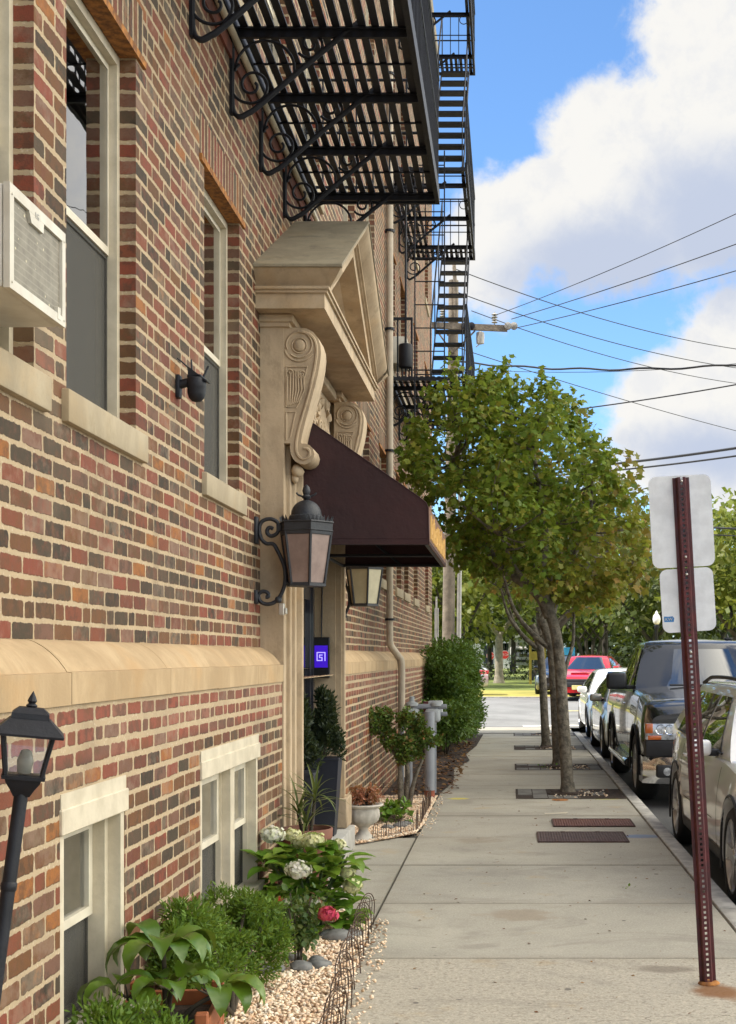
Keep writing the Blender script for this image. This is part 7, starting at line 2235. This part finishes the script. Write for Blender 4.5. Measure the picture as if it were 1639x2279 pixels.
q = random.Random(77)
for k, y in enumerate((15.1, 18.75, 22.7, 26.5)):
    litter('fallen_leaves', 46, lambda rs, y=y: (rs.uniform(.45, 1.15), y + rs.uniform(-.45, .4), .010), .04, 'dry leaves caught round a street tree foot', 90 + k)
    stones('pit_gravel', [(.5, y - .45), (1.1, y - .45), (1.1, y + .3), (.5, y + .3)], 70, .013, M['gravel'], 'pale chips lying in a tree pit', z=.006, seed=60 + k)
    mb = MB(); mb.blob((0, 0, 0), .20, 50 + k, .18, 3, (1.2, 1.2, .22)); o = mb.build('pit_soil', M['soil'], smooth=70); o.location = (.68, y, -.005); tag(o, 'low mound of soil round a street tree trunk', 'soil', kind='structure')

# ================================================================ one mesh per piece
def split_pieces(o, key):
    """cut a mesh whose pieces sit apart into one mesh per piece"""
    me = o.data; groups = {}
    for p in me.polygons: groups.setdefault(key(p.center), []).append(p)
    if len(groups) < 2: return [o]
    out = []
    ch = kids(o)
    for k in sorted(groups):
        idx = {}; vs = []; fs = []; ms = []; sm = []
        for p in groups[k]:
            f = []
            for v in p.vertices:
                if v not in idx: idx[v] = len(vs); vs.append(me.vertices[v].co[:])
                f.append(idx[v])
            fs.append(f); ms.append(p.material_index); sm.append(p.use_smooth)
        m2 = bpy.data.meshes.new(me.name); m2.from_pydata(vs, [], fs)
        for mt in me.materials: m2.materials.append(mt)
        m2.polygons.foreach_set('material_index', ms)
        if any(sm): m2.shade_smooth(); m2.set_sharp_from_angle(angle=R(40))
        m2.update()
        if not out:
            o.data = m2; n = o
        else:
            n = o.copy(); n.data = m2; COL.objects.link(n)
        out.append((k, n))
    keep = {k: n for k, n in out}
    for c in ch:
        for part in (split_pieces(c, key) if c.type == 'MESH' else [c]):
            pk_ = key(part.data.polygons[0].center) if part.type == 'MESH' else None
            if pk_ in keep: part.parent = keep[pk_]
    return [n for _, n in out]
CARS = [o for o in bpy.data.objects if o.get('category') in ('car', 'pickup truck')]
sideways = ('headlight', 'tail_light', 'fog_lamp', 'fog_lamp_bezel', 'running_board', 'roof_rail', 'window_trim', 'black_cladding', 'door_gap')
for c in CARS:
    for o in list(c.children_recursive):
        if o.type != 'MESH': continue
        st_ = o.name.split('.')[0]
        if st_ in sideways and o.parent: split_pieces(o, lambda p: p.x > 0)
        elif st_ == 'wheel_arch_trim': split_pieces(o, lambda p: (p.x > 0, p.y > 2.6))
        elif st_ == 'wiper': split_pieces(o, lambda p: p.x > .03)
for o in list(bpy.data.objects):
    if o.type != 'MESH': continue
    st_ = o.name.split('.')[0]
    if st_ == 'corner_post': split_pieces(o, lambda p: (p.x > 0, p.y > 0))
    elif st_ == 'side_board': split_pieces(o, lambda p: (1 if p.x > .14 else -1 if p.x < -.14 else 0, 0 if abs(p.x) > .14 else (p.y > 0)))
    elif st_ == 'plinth' or st_ == 'stone_band': split_pieces(o, lambda p: p.y > YC)
    elif st_ == 'pipe_clamp': split_pieces(o, lambda p: round(p.z * 2))
    elif st_ == 'door_handle' and o.parent.name.startswith('entrance'): split_pieces(o, lambda p: p.y > YC)
    elif o.parent is not None and o.parent.name.startswith('basement_window') and st_ in ('sash', 'pane', 'insect_screen', 'blind'):
        ys_ = [v.co.y for v in o.data.vertices]
        if max(ys_) - min(ys_) > .9: split_pieces(o, lambda p, c=(max(ys_) + min(ys_)) / 2: p.y > c)
ORD = ['nearest', 'second', 'third', 'fourth', 'fifth', 'sixth', 'seventh', 'eighth', 'ninth', 'tenth', 'eleventh', 'twelfth']
hs = sorted([o for o in bpy.data.objects if o.name.startswith('border_hoop')], key=lambda o: (o.location.y, o.location.x))
n1_ = [o for o in hs if o.location.y < 8]; n2_ = [o for o in hs if 8 < o.location.y < 14.2]; n3_ = sorted([o for o in hs if o.location.y > 14.2], key=lambda o: o.location.x)
for i, o in enumerate(n1_): o['label'] = '%s rusty wire hoop counted along the near gravel bed%s' % (ORD[i], '' if i else ', at the bottom edge')
for i, o in enumerate(n2_): o['label'] = '%s black wire hoop counted from the urn round the far bed' % ('first' if i == 0 else ORD[i])
for i, o in enumerate(n3_): o['label'] = ['wire hoop by the brick wall behind the pruned juniper', 'middle wire hoop behind the pruned juniper', 'wire hoop by the pavement behind the pruned juniper'][i]; o['group'] = 'wire hoops behind the pruned juniper'
rk_ = sorted([o for o in bpy.data.objects if o.name.startswith('edging_rock')], key=lambda o: (o.location.y, o.location.x))
for i, o in enumerate([r_ for r_ in rk_ if r_.location.y < 9]): o['label'] = '%s grey edging rock counted away from the viewer in the near bed' % ORD[i]
for i, o in enumerate([r_ for r_ in rk_ if r_.location.y > 9]): o['label'] = '%s grey rock counted from the urn in the far bed' % ('first' if i == 0 else ORD[i])
